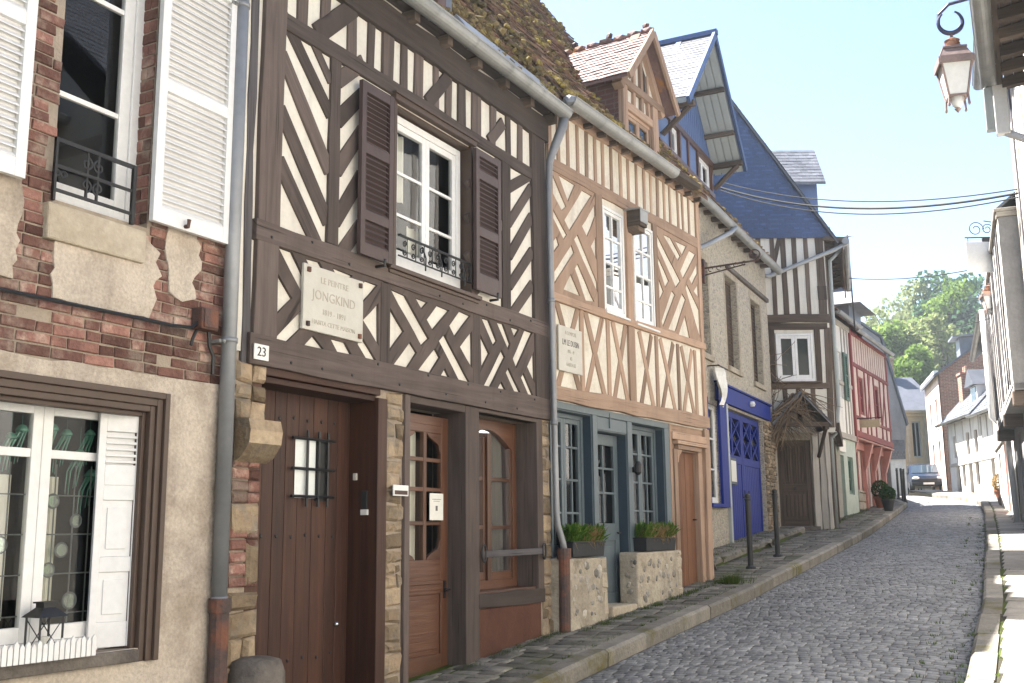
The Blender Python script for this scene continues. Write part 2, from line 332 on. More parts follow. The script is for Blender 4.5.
    def lathe(s, prof, c, n=16, r=None):
        """prof: (radius, z) list about the vertical through c=(u,v)"""
        r = random.random() if r is None else r; i0 = len(s.V)
        for rr, z in prof: s.V += [s.xf((c[0] + rr * math.cos(2 * math.pi * k / n), c[1] + rr * math.sin(2 * math.pi * k / n), z)) for k in range(n)]
        for i in range(len(prof) - 1):
            for k in range(n):
                k2 = (k + 1) % n; s.F.append((i0 + i * n + k, i0 + i * n + k2, i0 + i * n + n + k2, i0 + i * n + n + k)); s.UV.append([(k * .05, i * .05)] * 4); s.R.append(r)
        s.F.append(tuple(i0 + k for k in range(n - 1, -1, -1))); s.UV.append([(0, 0)] * n); s.R.append(r)
        s.F.append(tuple(i0 + (len(prof) - 1) * n + k for k in range(n))); s.UV.append([(0, 0)] * n); s.R.append(r)
    def blob(s, c, rad, j=.15, r=None, lev=1):
        bm = ICO[lev]; r = random.random() if r is None else r; i0 = len(s.V)
        for v in bm[0]:
            k = 1 + random.uniform(-j, j); s.V.append(s.xf((c[0] + v[0] * rad[0] * k, c[1] + v[1] * rad[1] * k, c[2] + v[2] * rad[2] * k)))
        for f in bm[1]: s.F.append(tuple(i0 + k for k in f)); s.UV.append([(0, 0)] * 3); s.R.append(r)
    def stone(s, u0, u1, z0, z1, v0, v1, r=None, j=.012, rd=.02):
        """an irregular block with a rounded face"""
        r = random.random() if r is None else r
        def q(a=j): return random.uniform(-a, a)
        a = [(u0 + q(), z0 + q()), (u1 + q(), z0 + q()), (u1 + q(), z1 + q()), (u0 + q(), z1 + q())]
        cu, cz = (u0 + u1) / 2, (z0 + z1) / 2; i0 = len(s.V); P = []
        P += [(x, v0, z) for x, z in a]
        P += [(x, v1 - rd + q(min(.006, rd * .3)), z) for x, z in a]
        fu = max(.3, 1 - 2 * rd / max(.03, (u1 - u0))); fz = max(.3, 1 - 2 * rd / max(.03, (z1 - z0)))
        P += [(cu + (x - cu) * fu, v1 + q(min(.008, rd * .4)), cz + (z - cz) * fz) for x, z in a]
        s.V += [s.xf(p) for p in P]
        for b in (0, 4):
            for k in range(4):
                k2 = (k + 1) % 4; f = (b + k, b + k2, b + 4 + k2, b + 4 + k); s.F.append(tuple(i0 + x for x in f)); s.UV.append([uvp(P[x], (1, 0, 0), (0, 0)) for x in f]); s.R.append(r)
        f = (8, 9, 10, 11); s.F.append(tuple(i0 + x for x in f)); s.UV.append([uvp(P[x], (1, 0, 0), (0, 0)) for x in f]); s.R.append(r)
    def split(s):
        '''one builder per loose piece'''
        par = list(range(len(s.V)))
        def fd(a):
            while par[a] != a: par[a] = par[par[a]]; a = par[a]
            return a
        for f in s.F:
            r0 = fd(f[0])
            for k in f[1:]: par[fd(k)] = r0
        out = {}
        for f, uv, r in zip(s.F, s.UV, s.R):
            m = out.setdefault(fd(f[0]), (MB(), {}))
            ix = []
            for k in f:
                if k not in m[1]: m[1][k] = len(m[0].V); m[0].V.append(s.V[k])
                ix.append(m[1][k])
            m[0].F.append(tuple(ix)); m[0].UV.append(uv); m[0].R.append(r)
        return [m for m, _ in out.values()]
    def build(s, name, mat, parent=None, bevel=0., smooth=False, recalc=True):
        me = bpy.data.meshes.new(name)
        me.from_pydata(s.V, [], s.F)
        uv = me.uv_layers.new(name='UVMap'); uv.data.foreach_set('uv', [c for f in s.UV for p in f for c in p])
        at = me.attributes.new('rnd', 'FLOAT', 'FACE'); at.data.foreach_set('value', s.R)
        if recalc and len(s.F) < 60000:
            bm = bmesh.new(); bm.from_mesh(me); bmesh.ops.recalc_face_normals(bm, faces=bm.faces); bm.to_mesh(me); bm.free()
        if smooth: me.polygons.foreach_set('use_smooth', [True] * len(me.polygons))
        me.materials.append(MAT[mat] if isinstance(mat, str) else mat)
        o = bpy.data.objects.new(name, me); COL.objects.link(o)
        if parent is not None: o.parent = parent
        if bevel:
            b = o.modifiers.new('bevel', 'BEVEL'); b.width = bevel; b.segments = 2; b.limit_method = 'ANGLE'; b.angle_limit = R(40)
        return o
def uvp(p, a, off):
    x = p[0] * a[0] + p[1] * a[1] + p[2] * a[2]
    q = (p[0] - x * a[0], p[1] - x * a[1], p[2] - x * a[2])
    return (x + off[0], q[0] + q[1] * 1.0 + q[2] + off[1])
ICO = {}
for lev in (1, 2):
    b = bmesh.new(); bmesh.ops.create_icosphere(b, subdivisions=lev, radius=1)
    b.verts.ensure_lookup_table(); ICO[lev] = ([tuple(v.co) for v in b.verts], [tuple(v.index for v in f.verts) for f in b.faces]); b.free()

def tag(o, label=None, cat=None, group=None, kind=None):
    if label: o['label'] = label
    if cat: o['category'] = cat
    if group: o['group'] = group
    if kind: o['kind'] = kind
    return o
def empty(name, loc, rz=0.):
    o = bpy.data.objects.new(name, None); COL.objects.link(o); o.location = loc; o.rotation_euler = (0, 0, rz); o.empty_display_size = .2
    return o
def copy_tree(o, parent=None):
    c = o.copy(); COL.objects.link(c)
    if parent is not None: c.parent = parent
    for ch in list(o.children): copy_tree(ch, c)
    return c

class Thing:
    """facade frame: u along the facade (away from the camera), v outward to the street, z up (absolute)"""
    def __init__(s, name, label, cat, p0, yaw, ub, zb, group=None, vb=0.):
        t = (math.sin(R(yaw)), math.cos(R(yaw)))
        n = (t[1], -t[0])
        s.ub, s.zb, s.vb = ub, zb, vb
        s.e = empty(name, (p0[0] + t[0] * ub + n[0] * vb, p0[1] + t[1] * ub + n[1] * vb, zb), R(90 - yaw))
        tag(s.e, label, cat, group)
        s.t, s.n, s.p0 = t, n, p0
    def xf(s, p): return (p[0] - s.ub, -(p[1] - s.vb), p[2] - s.zb)
    def mb(s): return MB(s.xf)
    def world(s, u, v, z): return (s.p0[0] + s.t[0] * u + s.n[0] * v, s.p0[1] + s.t[1] * u + s.n[1] * v, z)
    def parts(s, name, mb, mat, bevel=0., parent=None, smooth=False):
        for m in mb.split(): m.build(name, mat, parent or s.e, bevel, smooth)
    def part(s, name, mb, mat, bevel=0., parent=None, smooth=False): return mb.build(name, mat, parent or s.e, bevel, smooth)
    def box(s, name, mat, u0, u1, v0, v1, z0, z1, bevel=.004, parent=None, j=0.):
        m = s.mb(); m.box(u0, u1, v0, v1, z0, z1, j=j); return s.part(name, m, mat, bevel, parent)
    def timber(s, name, mat, p, q, w, v1=.018, j=.005, v0=-.03, parent=None):
        m = s.mb(); m.bar(p, q, w, v0, v1 + random.uniform(-.002, .002), j); return s.part(name, m, mat, .006, parent)

def wall_faces(m, u0, u1, z0, z1, ops, v=0., depth=.3, j=0.):
    us = sorted({u0, u1, *[x for o in ops for x in o[:2] if u0 < x < u1]}); zs = sorted({z0, z1, *[x for o in ops for x in o[2:4] if z0 < x < z1]})
    for a, b in zip(us, us[1:]):
        for c, d in zip(zs, zs[1:]):
            cu, cz = (a + b) / 2, (c + d) / 2
            if any(o[0] < cu < o[1] and o[2] < cz < o[3] for o in ops): continue
            m.face([(a, v, c), (b, v, c), (b, v, d), (a, v, d)], r=.5)
            m.face([(a, v - depth, c), (a, v - depth, d), (b, v - depth, d), (b, v - depth, c)], r=.5)
    for o in ops:
        a, b, c, d = o[:4]; w = v - depth
        m.face([(a, v, c), (a, v, d), (a, w, d), (a, w, c)], r=.5); m.face([(b, v, c), (b, w, c), (b, w, d), (b, v, d)], r=.5)
        m.face([(a, v, d), (b, v, d), (b, w, d), (a, w, d)], r=.5); m.face([(a, v, c), (a, w, c), (b, w, c), (b, v, c)], r=.5)
def wall(H, name, mat, u0, u1, z0, z1, ops=(), v=0., depth=.3, parent=None):
    m = H.mb(); wall_faces(m, u0, u1, z0, z1, ops, v, depth)
    return m.build(name, mat, parent or H.e, recalc=False)

def window(H, u0, u1, z0, z1, v, mat='white', leaves=2, cols=1, bars=(), fw=.05, lw=.045, mw=.025, name='window', glass='glass', curtain=None, depth=.06, bottom=None, cur='curtain'):
    """frame with leaves and glazing bars; the panes and the curtain are sub-parts"""
    m = H.mb(); bt = fw if bottom is None else bottom
    m.box(u0, u0 + fw, v - depth, v, z0, z1); m.box(u1 - fw, u1, v - depth, v, z0, z1)
    m.box(u0 + fw, u1 - fw, v - depth, v, z1 - fw, z1); m.box(u0 + fw, u1 - fw, v - depth, v + .01, z0, z0 + bt)
    iu0, iu1, iz0, iz1 = u0 + fw, u1 - fw, z0 + bt, z1 - fw
    W = (iu1 - iu0) / leaves; v1 = v - .012; v0 = v - depth + .01
    g = H.mb()
    for k in range(leaves):
        a, b = iu0 + W * k, iu0 + W * (k + 1); e = .0015
        m.box(a + e, a + lw, v0, v1, iz0 + e, iz1 - e); m.box(b - lw, b - e, v0, v1, iz0 + e, iz1 - e)
        m.box(a + lw, b - lw, v0, v1, iz1 - lw, iz1 - e); m.box(a + lw, b - lw, v0, v1, iz0 + e, iz0 + lw * 1.3)
        for c in range(1, cols):
            x = a + lw + (W - 2 * lw) * c / cols; m.box(x - mw / 2, x + mw / 2, v0 + .008, v1 - .004, iz0 + lw * 1.3, iz1 - lw)
        for z in bars: m.box(a + lw, b - lw, v0 + .006, v1 - .006, z - mw / 2, z + mw / 2)
        g.face([(a + lw * .5, v0 + .018, iz0 + .02), (b - lw * .5, v0 + .018, iz0 + .02), (b - lw * .5, v0 + .018, iz1 - .02), (a + lw * .5, v0 + .018, iz1 - .02)])
    w = H.part(name, m, mat, .004)
    g.build('pane', glass, w)
    if curtain:
        for (ca, cb, cz0, cz1) in curtain:
            k = H.mb(); n = max(8, int((cb - ca) * 40)); P = []
            for i in range(n + 1):
                x = ca + (cb - ca) * i / n; y = v - depth - .06 + .016 * math.sin(i * 1.9 + random.random()) ; P.append((x, y))
            for i in range(n): k.face([(P[i][0], P[i][1], cz0), (P[i + 1][0], P[i + 1][1], cz0), (P[i + 1][0], P[i + 1][1], cz1), (P[i][0], P[i][1], cz1)], r=.5)
            k.build('curtain', cur, w, smooth=True, recalc=False)
    return w
def interior(H, u0, u1, z0, z1, v0, v1, name='dark_room_box'):  # near-black box behind the openings, standing in for an unlit room
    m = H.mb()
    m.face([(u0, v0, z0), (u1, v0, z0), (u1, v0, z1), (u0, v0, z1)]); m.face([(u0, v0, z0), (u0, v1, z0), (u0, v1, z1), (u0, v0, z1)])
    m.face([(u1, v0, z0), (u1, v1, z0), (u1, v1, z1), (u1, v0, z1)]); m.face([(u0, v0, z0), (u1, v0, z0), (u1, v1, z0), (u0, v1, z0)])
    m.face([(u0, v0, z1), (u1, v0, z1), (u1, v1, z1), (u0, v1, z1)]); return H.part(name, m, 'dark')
def louvre(H, u0, u1, v, panels, z0, z1, mat, name='shutter', pitch=.05, st=.055, tilt=.02, vth=.035):
    m = H.mb(); m.box(u0, u0 + st, v, v + vth, z0, z1); m.box(u1 - st, u1, v, v + vth, z0, z1)
    edges = [z0] + [x for p in panels for x in p] + [z1]
    for a, b in zip(edges[::2], edges[1::2]): m.box(u0 + st, u1 - st, v + .001, v + vth - .001, a, b)
    for a, b in panels:
        n = max(2, int((b - a) / pitch))
        for i in range(n):
            z = a + (b - a) * (i + .5) / n; h = (b - a) / n * .62; t = .007
            m.hexa([(u0 + st, v + .004, z + h * .5 - t), (u1 - st, v + .004, z + h * .5 - t), (u1 - st, v + vth - .005, z - h * .5 - t), (u0 + st, v + vth - .005, z - h * .5 - t),
                    (u0 + st, v + .004, z + h * .5), (u1 - st, v + .004, z + h * .5), (u1 - st, v + vth - .005, z - h * .5), (u0 + st, v + vth - .005, z - h * .5)], r=.5)
        m.box(u0 + st, u1 - st, v - .003, v + .003, a - .01, b + .01)
    return H.part(name, m, mat, .003)
def gutter(H, u0, u1, v, z, r, z1=None, mat='zinc', seg=.55, name='gutter'):
    m = H.mb(); n = 10; z1 = z if z1 is None else z1; N = max(1, int((u1 - u0) / seg))
    def ring(u, rr, zz): return [(u, v + rr * math.cos(math.pi * (1 + k / n)), zz + rr * math.sin(math.pi * (1 + k / n))) for k in range(n + 1)]
    for i in range(N):
        ua, ub = u0 + (u1 - u0) * i / N, u0 + (u1 - u0) * (i + 1) / N; za, zb = z + (z1 - z) * i / N, z + (z1 - z) * (i + 1) / N; r_ = random.random()
        d = random.uniform(-.003, .003)
        for rr in (r, r - .006):
            A, Bq = ring(ua, rr, za + d), ring(ub, rr, zb + d)
            for k in range(n): m.face([A[k], Bq[k], Bq[k + 1], A[k + 1]], r=r_)
        A, Bq = ring(ua - .012, r + .005, za), ring(ua + .012, r + .005, za)
        for k in range(n): m.face([A[k], Bq[k], Bq[k + 1], A[k + 1]], r=r_ * .5)
    m.tube([(u0, v + r, z + .004), (u1, v + r, z1 + .004)], .010, 6)
    for u, zz in ((u0, z), (u1, z1)):
        m.face(ring(u, r, zz))
    o = m.build(name, mat, H.e, recalc=False); return o
def tiles(m, O, A, Bv, W, L, tw, ex, th=.012, j=.006, test=None, lift=.0, ov=1.35):
    """overlapping tiles on the plane O + a*A + b*B"""
    O, A, Bv = Vector(O), Vector(A).normalized(), Vector(Bv).normalized(); Nn = A.cross(Bv).normalized()
    if Nn.z < 0: Nn = -Nn
    rows = int(math.ceil(L / ex))
    for i in range(rows):
        b0 = i * ex; off = (i % 2) * tw / 2; n = int(math.ceil(W / tw)) + 1
        for k in range(n):
            a0, a1 = max(0, k * tw - off), min(W, (k + 1) * tw - off)
            if a1 - a0 < .015: continue
            b1 = min(L, b0 + ex * ov)
            if test and not test((a0 + a1) / 2, b0 + ex / 2): continue
            g = .002; jj = random.uniform(-j, j); h0 = th + lift + random.uniform(0, j); h1 = .002 + lift; sh = random.uniform(-j, j)
            def P(a, b, h): return tuple(O + A * a + Bv * b + Nn * h)
            m.hexa([P(a0 + g, b0 + sh, h0 - th), P(a1 - g, b0 + sh + jj * .6, h0 - th), P(a1 - g, b1, h1 - .001), P(a0 + g, b1, h1 - .001),
                    P(a0 + g, b0 + sh, h0), P(a1 - g, b0 + sh + jj * .6, h0 + jj * .5), P(a1 - g, b1, h1), P(a0 + g, b1, h1)], axis=tuple(Bv), skip=(0, 4))
def house_body(H, u0, u1, depth, z0, ze, rv, rz, wmat, rmat, ev=.25, front=False, tw=.17, ex=.12, j=.01, name='roof', rear=True, ends=(1, 1), over=.0, th=.014, dw=None):
    """end walls, back wall and a two slope roof with its ridge along u; rv = v of the ridge (negative)"""
    m = H.mb(); zb = ze - .1
    for u, on in ((u0, ends[0]), (u1, ends[1])):
        if on: m.face([(u, -.02, z0), (u, -depth, z0), (u, -depth, zb), (u, rv, rz - .1), (u, -.02, ze - .02)], r=.5)
    m.face([(u0, -depth, z0), (u1, -depth, z0), (u1, -depth, zb), (u0, -depth, zb)], r=.5)
    m.face([(u0, -.02, zb - .3), (u1, -.02, zb - .3), (u1, -depth, zb - .3), (u0, -depth, zb - .3)], r=.5)
    m.build('side_wall', wmat, H.e, recalc=False)
    sl = (rz - ze) / (ev - rv)
    m = H.mb(); a, b = u0 - over, u1 + over
    m.hexa([(a, ev, ze - .05), (b, ev, ze - .05), (b, rv, rz - .05), (a, rv, rz - .05), (a, ev, ze), (b, ev, ze), (b, rv, rz), (a, rv, rz)], r=.5)
    m.hexa([(a, rv, rz - .05), (b, rv, rz - .05), (b, -depth - .2, ze - .25), (a, -depth - .2, ze - .25), (a, rv, rz), (b, rv, rz), (b, -depth - .2, ze - .2), (a, -depth - .2, ze - .2)], r=.5)
    if front:
        L = math.hypot(ev - rv, rz - ze)
        tiles(m, (a, ev + .03, ze - .03), (1, 0, 0), (0, rv - ev, rz - ze), b - a, L, tw, ex, th, j, lift=.004)
        m.tube([(a + (b - a) * i / 24, rv, rz + random.uniform(0, .02)) for i in range(25)], .07, 8)
    return H.part(name, m, rmat)
def text(H, s, u, z, v, size, mat, parent, align='CENTER', ext=.0012, sx=1.0, name='lettering'):
    cu = bpy.data.curves.new('t', 'FONT'); cu.body = s; cu.size = size; cu.align_x = align; cu.align_y = 'CENTER'; cu.extrude = ext; cu.resolution_u = 3
    o = bpy.data.objects.new('t', cu); COL.objects.link(o)
    me = bpy.data.meshes.new_from_object(o.evaluated_get(bpy.context.evaluated_depsgraph_get()))
    COL.objects.unlink(o); bpy.data.objects.remove(o)
    for vt in me.vertices: vt.co = Vector(H.xf((u + vt.co.x * sx, v + vt.co.z, z + vt.co.y)))
    me.materials.clear(); me.materials.append(MAT[mat])
    q = bpy.data.objects.new(name, me); COL.objects.link(q); q.parent = parent; return q
def courses(m, u0, u1, z0, z1, v0, v1, h=(.08, .16), w=(.10, .26), gap=.012, j=.012, rd=.02):
    z = z0
    while z < z1 - .03:
        hh = min(random.uniform(*h), z1 - z); u = u0
        while u < u1 - .02:
            ww = random.uniform(*w)
            if u1 - u - ww < w[0] * .6: ww = u1 - u
            ww = min(ww, u1 - u)
            m.stone(u + gap / 2, u + ww - gap / 2, z + gap / 2, z + hh - gap / 2, v0, v1 + random.uniform(-.012, .012), j=j, rd=rd); u += ww
        z += hh
def interp(tab, y):
    if y <= tab[0][0]: return tab[0][1]
    for (a, b), (c, d) in zip(tab, tab[1:]):
        if y <= c: return b + (d - b) * (y - a) / (c - a)
    return tab[-1][1]

from mathutils.geometry import tessellate_polygon
LAT = {}
LAT['left23'] = [[(5.175, 3.319), (5.339, 3.161), (5.177, 3.013)], [(5.186, 3.476), (5.326, 3.473), (5.411, 3.376), (5.458, 3.325), (5.464, 3.185), (5.416, 3.237)], [(5.457, 3.117), (5.179, 2.862), (5.299, 2.857), (5.471, 3.002)], [(5.462, 3.467), (5.612, 3.470), (5.662, 3.424), (5.540, 3.379)], [(5.758, 3.464), (5.991, 3.456), (5.941, 3.413), (5.789, 3.426)], [(6.139, 3.447), (6.293, 3.439), (6.101, 3.268), (6.056, 3.371)], [(6.307, 3.306), (6.314, 2.980), (6.115, 3.146)], [(6.097, 3.032), (6.305, 2.855), (6.175, 2.857), (6.057, 2.961)], [(5.565, 2.947), (5.691, 2.854), (5.467, 2.859)], [(5.745, 2.951), (5.913, 2.952), (6.008, 2.851), (5.846, 2.854)]]
LAT['mid23'] = [[(6.451, 3.306), (6.641, 3.147), (6.457, 2.968)], [(6.456, 3.444), (6.660, 3.436), (6.993, 3.147), (6.885, 3.073)], [(6.789, 3.442), (6.971, 3.438), (6.882, 3.364)], [(7.114, 3.443), (7.302, 3.433), (7.049, 3.220), (6.959, 3.292)], [(7.455, 3.453), (7.641, 3.448), (7.384, 3.223), (7.296, 3.298)], [(7.655, 3.319), (7.668, 2.987), (7.468, 3.153)], [(7.221, 3.219), (7.646, 2.841), (7.453, 2.855), (7.141, 3.152)], [(6.725, 3.077), (6.824, 3.008), (6.680, 2.858), (6.494, 2.853)], [(7.081, 3.081), (7.155, 3.015), (6.988, 2.848), (6.826, 2.856)], [(7.230, 2.937), (7.329, 2.847), (7.143, 2.846)]]
LAT['right23'] = [[(7.803, 3.312), (7.960, 3.166), (7.815, 3.006)], [(7.820, 3.464), (7.957, 3.464), (8.096, 3.296), (8.032, 3.238)], [(8.083, 3.469), (8.212, 3.475), (8.346, 3.310), (8.305, 3.247)], [(8.343, 3.465), (8.512, 3.468), (8.425, 3.379)], [(8.616, 3.476), (8.793, 3.497), (8.452, 3.098), (8.387, 3.179)], [(8.806, 3.313), (8.814, 2.994), (8.659, 3.142)], [(8.175, 3.229), (8.239, 3.174), (7.965, 2.855), (7.844, 2.856)], [(8.302, 3.086), (8.548, 2.856), (8.430, 2.851), (8.252, 3.031)], [(8.588, 3.074), (8.803, 2.858), (8.704, 2.856), (8.535, 3.018)], [(8.170, 2.941), (8.272, 2.858), (8.090, 2.853)]]
LAT['left2'] = [[(0.174, 5.236), (0.532, 5.224), (0.370, 4.996)], [(0.689, 5.209), (0.911, 5.211), (0.395, 4.690), (0.286, 4.776)], [(1.033, 5.184), (1.049, 5.088), (0.785, 4.716), (0.670, 4.805)], [(0.028, 5.231), (0.330, 4.938), (0.234, 4.866), (0.004, 5.038)], [(-0.036, 4.906), (0.336, 4.628), (0.259, 4.563), (-0.004, 4.786)], [(0.003, 4.458), (0.113, 4.557), (0.165, 4.486), (-0.002, 4.329)], [(0.427, 4.546), (0.481, 4.473), (0.042, 4.049), (0.028, 4.154)], [(0.567, 4.693), (1.103, 4.140), (1.117, 4.026), (0.487, 4.617)], [(1.057, 4.840), (1.077, 4.429), (0.861, 4.627)], [(0.554, 4.376), (0.912, 4.027), (0.712, 4.010), (0.493, 4.306)], [(0.395, 4.230), (0.596, 4.036), (0.239, 4.033)]]
LAT['right2'] = [[(2.590, 5.199), (3.303, 4.736), (3.152, 4.615), (2.628, 5.031)], [(2.802, 5.228), (3.045, 5.240), (3.335, 5.065), (3.243, 4.987)], [(3.155, 5.232), (3.554, 5.243), (3.394, 5.090)], [(3.639, 5.215), (3.846, 5.202), (3.392, 4.777), (3.304, 4.862)], [(2.609, 4.927), (2.939, 4.663), (2.822, 4.551), (2.620, 4.819)], [(2.621, 4.644), (2.765, 4.496), (2.634, 4.362)], [(3.010, 4.554), (3.116, 4.518), (2.710, 4.045), (2.664, 4.107)], [(3.345, 4.584), (3.453, 4.524), (3.083, 4.048), (2.867, 4.042)], [(3.503, 4.741), (4.001, 4.388), (3.888, 4.076), (3.467, 4.665)], [(3.895, 5.093), (3.913, 4.977), (3.681, 4.764), (3.598, 4.818)], [(3.928, 4.837), (3.945, 4.603), (3.731, 4.680)], [(3.409, 4.310), (3.551, 4.014), (3.179, 4.025)]]
def brace_panel(H, key, outer, mat, v, ax=(.6, 0, .8)):
    """interlocking braces cut as one frame: the plaster shows through the openings"""
    u0, u1, z0, z1 = outer; jt = lambda a: a + random.uniform(-.004, .004)
    rings = [[(u0, z0), (u1, z0), (u1, z1), (u0, z1)]]
    for pl in LAT[key]:
        P = []
        for (a, b), (c, d) in zip(pl, pl[1:] + pl[:1]):
            n = max(1, int(math.hypot(c - a, d - b) / .12))
            for i in range(n): P.append((jt(a + (c - a) * i / n), jt(b + (d - b) * i / n)))
        rings.append([(min(max(a, u0 + .004), u1 - .004), min(max(b, z0 + .004), z1 - .004)) for a, b in P])
    flat_ = [p for r_ in rings for p in r_]
    tri = tessellate_polygon([[Vector((a, b, 0)) for a, b in r_] for r_ in rings])
    m = H.mb()
    for t in tri: m.face([(flat_[k][0], v, flat_[k][1]) for k in t], axis=ax, r=.5)
    for r_ in rings[1:]:
        for (a, b), (c, d) in zip(r_, r_[1:] + r_[:1]): m.face([(a, v, b), (c, v, d), (c, -.01, d), (a, -.01, b)], axis=ax, r=.5)
    return m.build('brace_panel', mat, H.e, recalc=False)
# ------------------------------------------------------------------ ground, road, pavements
def sw_z(y):
    return (.57 + .08 * (y - 7.6)) if y < 13 else 1.002 + .067 * (min(y, 45) - 13) + .03 * (max(0, min(y, 60) - 45))
def rd_z(y): return sw_z(y) - .12
XL = [(-10, -3.7), (9, -3.74), (12.4, -3.68), (17.3, -3.9), (22, -4.15), (29.7, -4.8), (34, -5.2), (38, -6.2), (41, -7.1), (46, -8.9), (60, -15)]
XR = [(-10, -.72), (7, -.88), (11.8, -1.15), (19.3, -1.75), (28.9, -2.6), (34, -3.15), (37.5, -4.0), (44, -6.7), (60, -13.4)]
FL = [(-10, -4.6), (9.2, -4.6), (13.1, -4.42), (13.15, -5.32), (21, -5.75), (21.3, -5.75), (22.2, -4.9), (25, -5.4), (34, -5.9), (40, -7.2), (46, -10), (60, -17)]
FR = [(-10, 1.45), (8.1, 1.45), (8.2, .27), (12., .07), (12.7, -.2), (22.4, -1.3), (31.5, -2.35), (36.8, -2.95), (44.3, -5.9), (60, -12)]
def pave_z(x, y):
    z = sw_z(y)
    if 13.2 < y < 21.0 and x < -4.78 - (y - 13.2) * .055: z += .11
    return z
def build_arrays(name, V, F, rnd, mat, kind='structure', smooth=False):
    me = bpy.data.meshes.new(name); V = np.asarray(V, np.float32).reshape(-1, 3); F = np.asarray(F, np.int32).reshape(-1, 4)
    me.vertices.add(len(V)); me.vertices.foreach_set('co', V.ravel()); me.loops.add(F.size); me.loops.foreach_set('vertex_index', F.ravel())
    me.polygons.add(len(F)); me.polygons.foreach_set('loop_start', np.arange(0, F.size, 4, dtype=np.int32)); me.polygons.foreach_set('loop_total', np.full(len(F), 4, np.int32))
    me.update(calc_edges=True); me.validate()
    at = me.attributes.new('rnd', 'FLOAT', 'FACE'); at.data.foreach_set('value', np.asarray(rnd, np.float32))
    me.materials.append(MAT[mat]); o = bpy.data.objects.new(name, me); COL.objects.link(o)
    if kind: o['kind'] = kind
    return o
def blocks(name, cells, mat, zf, h=.012, bev=.014, dome=.004, jz=.004, js=.008, ctr=False):
    """cells: list of (x0,x1,y0,y1) -> bevelled blocks following the ground zf(x,y)"""
    c = np.array(cells); n = len(c); V = np.zeros((n, 13, 3)); rs = np.random.default_rng(3)
    J = lambda: rs.uniform(-js, js, n)
    X = np.stack([c[:, 0] + J(), c[:, 1] + J(), c[:, 1] + J(), c[:, 0] + J()], 1); Y = np.stack([c[:, 2] + J(), c[:, 2] + J(), c[:, 3] + J(), c[:, 3] + J()], 1)
    mx, my = X.mean(1, keepdims=True), Y.mean(1, keepdims=True)
    bx = np.clip(1 - 2 * bev / np.abs(c[:, 1] - c[:, 0]), .3, 1)[:, None]; by = np.clip(1 - 2 * bev / np.abs(c[:, 3] - c[:, 2]), .3, 1)[:, None]
    Xi, Yi = mx + (X - mx) * bx, my + (Y - my) * by; zz = np.vectorize(zf); dz = rs.uniform(-jz, jz, (n, 1)); tl = rs.uniform(-jz, jz, (n, 4)) * .5
    if ctr: zf0 = zf; xm = dict(); zz = lambda XX, YY: np.vectorize(zf0)(np.broadcast_to(mx, XX.shape), YY)
    V[:, 0:4, 0], V[:, 0:4, 1] = X, Y; V[:, 0:4, 2] = zz(X, Y) - .03
    V[:, 4:8, 0], V[:, 4:8, 1] = X, Y; V[:, 4:8, 2] = zz(X, Y) + h * .3 + dz
    V[:, 8:12, 0], V[:, 8:12, 1] = Xi, Yi; V[:, 8:12, 2] = zz(Xi, Yi) + h + dz + tl
    V[:, 12, 0], V[:, 12, 1] = mx[:, 0], my[:, 0]; V[:, 12, 2] = zz(mx, my)[:, 0] + h + dz[:, 0] + dome
    base = np.arange(n)[:, None, None] * 13
    q = []
    for b in (0, 4):
        for k in range(4): q.append((b + k, b + (k + 1) % 4, b + 4 + (k + 1) % 4, b + 4 + k))
    q += [(8, 9, 10, 11)]
    Fq = (np.array(q)[None] + base).reshape(-1, 4)
    V2 = V.reshape(-1, 3); rnd = np.repeat(rs.random(n), len(q))
    return build_arrays(name, V2, Fq, rnd, mat)
def sheet(name, xa, xb, ys, zf, mat, nx=8, kind='structure'):
    V = []; F = []
    for y in ys:
        a, b = xa(y), xb(y)
        for i in range(nx + 1): x = a + (b - a) * i / nx; V.append((x, y, zf(x, y)))
    for j in range(len(ys) - 1):
        for i in range(nx): k = j * (nx + 1) + i; F.append((k, k + 1, k + nx + 2, k + nx + 1))
    return build_arrays(name, V, F, [.5] * len(F), mat, kind, True)
def road_zf(x, y):
    a, b = interp(XL, y), interp(XR, y); t = min(1, max(0, (x - a) / (b - a))); return rd_z(y) + .05 * (1 - (2 * t - 1) ** 2) - .01
ys = [-6 + .5 * i for i in range(133)]
sheet('road', lambda y: interp(XL, y) - .05, lambda y: interp(XR, y) + .05, ys, lambda x, y: road_zf(x, y) - .004, 'joint', 12)
cells = []; y = 1.5; j = 0
while y < 47:
    a, b = interp(XL, y) + .03, interp(XR, y) - .03; row = random.uniform(.080, .092); x = a - random.uniform(0, .08)
    while x < b - .03:
        w = random.uniform(.082, .112); x1 = min(x + w, b)
        bow = lambda xx: .06 * math.sin((xx - a) / (b - a) * math.pi) + .009 * math.sin(y * 1.3 + xx * 3)
        yy = y + bow((x + x1) / 2); cells.append((max(x, a) + .004, x1 - .004, yy + .004, yy + row - .004)); x = x1
    y += row; j += 1
blocks('road_setts', cells, 'setts', road_zf, h=.007, bev=.012, jz=.003, js=.005, dome=.002)
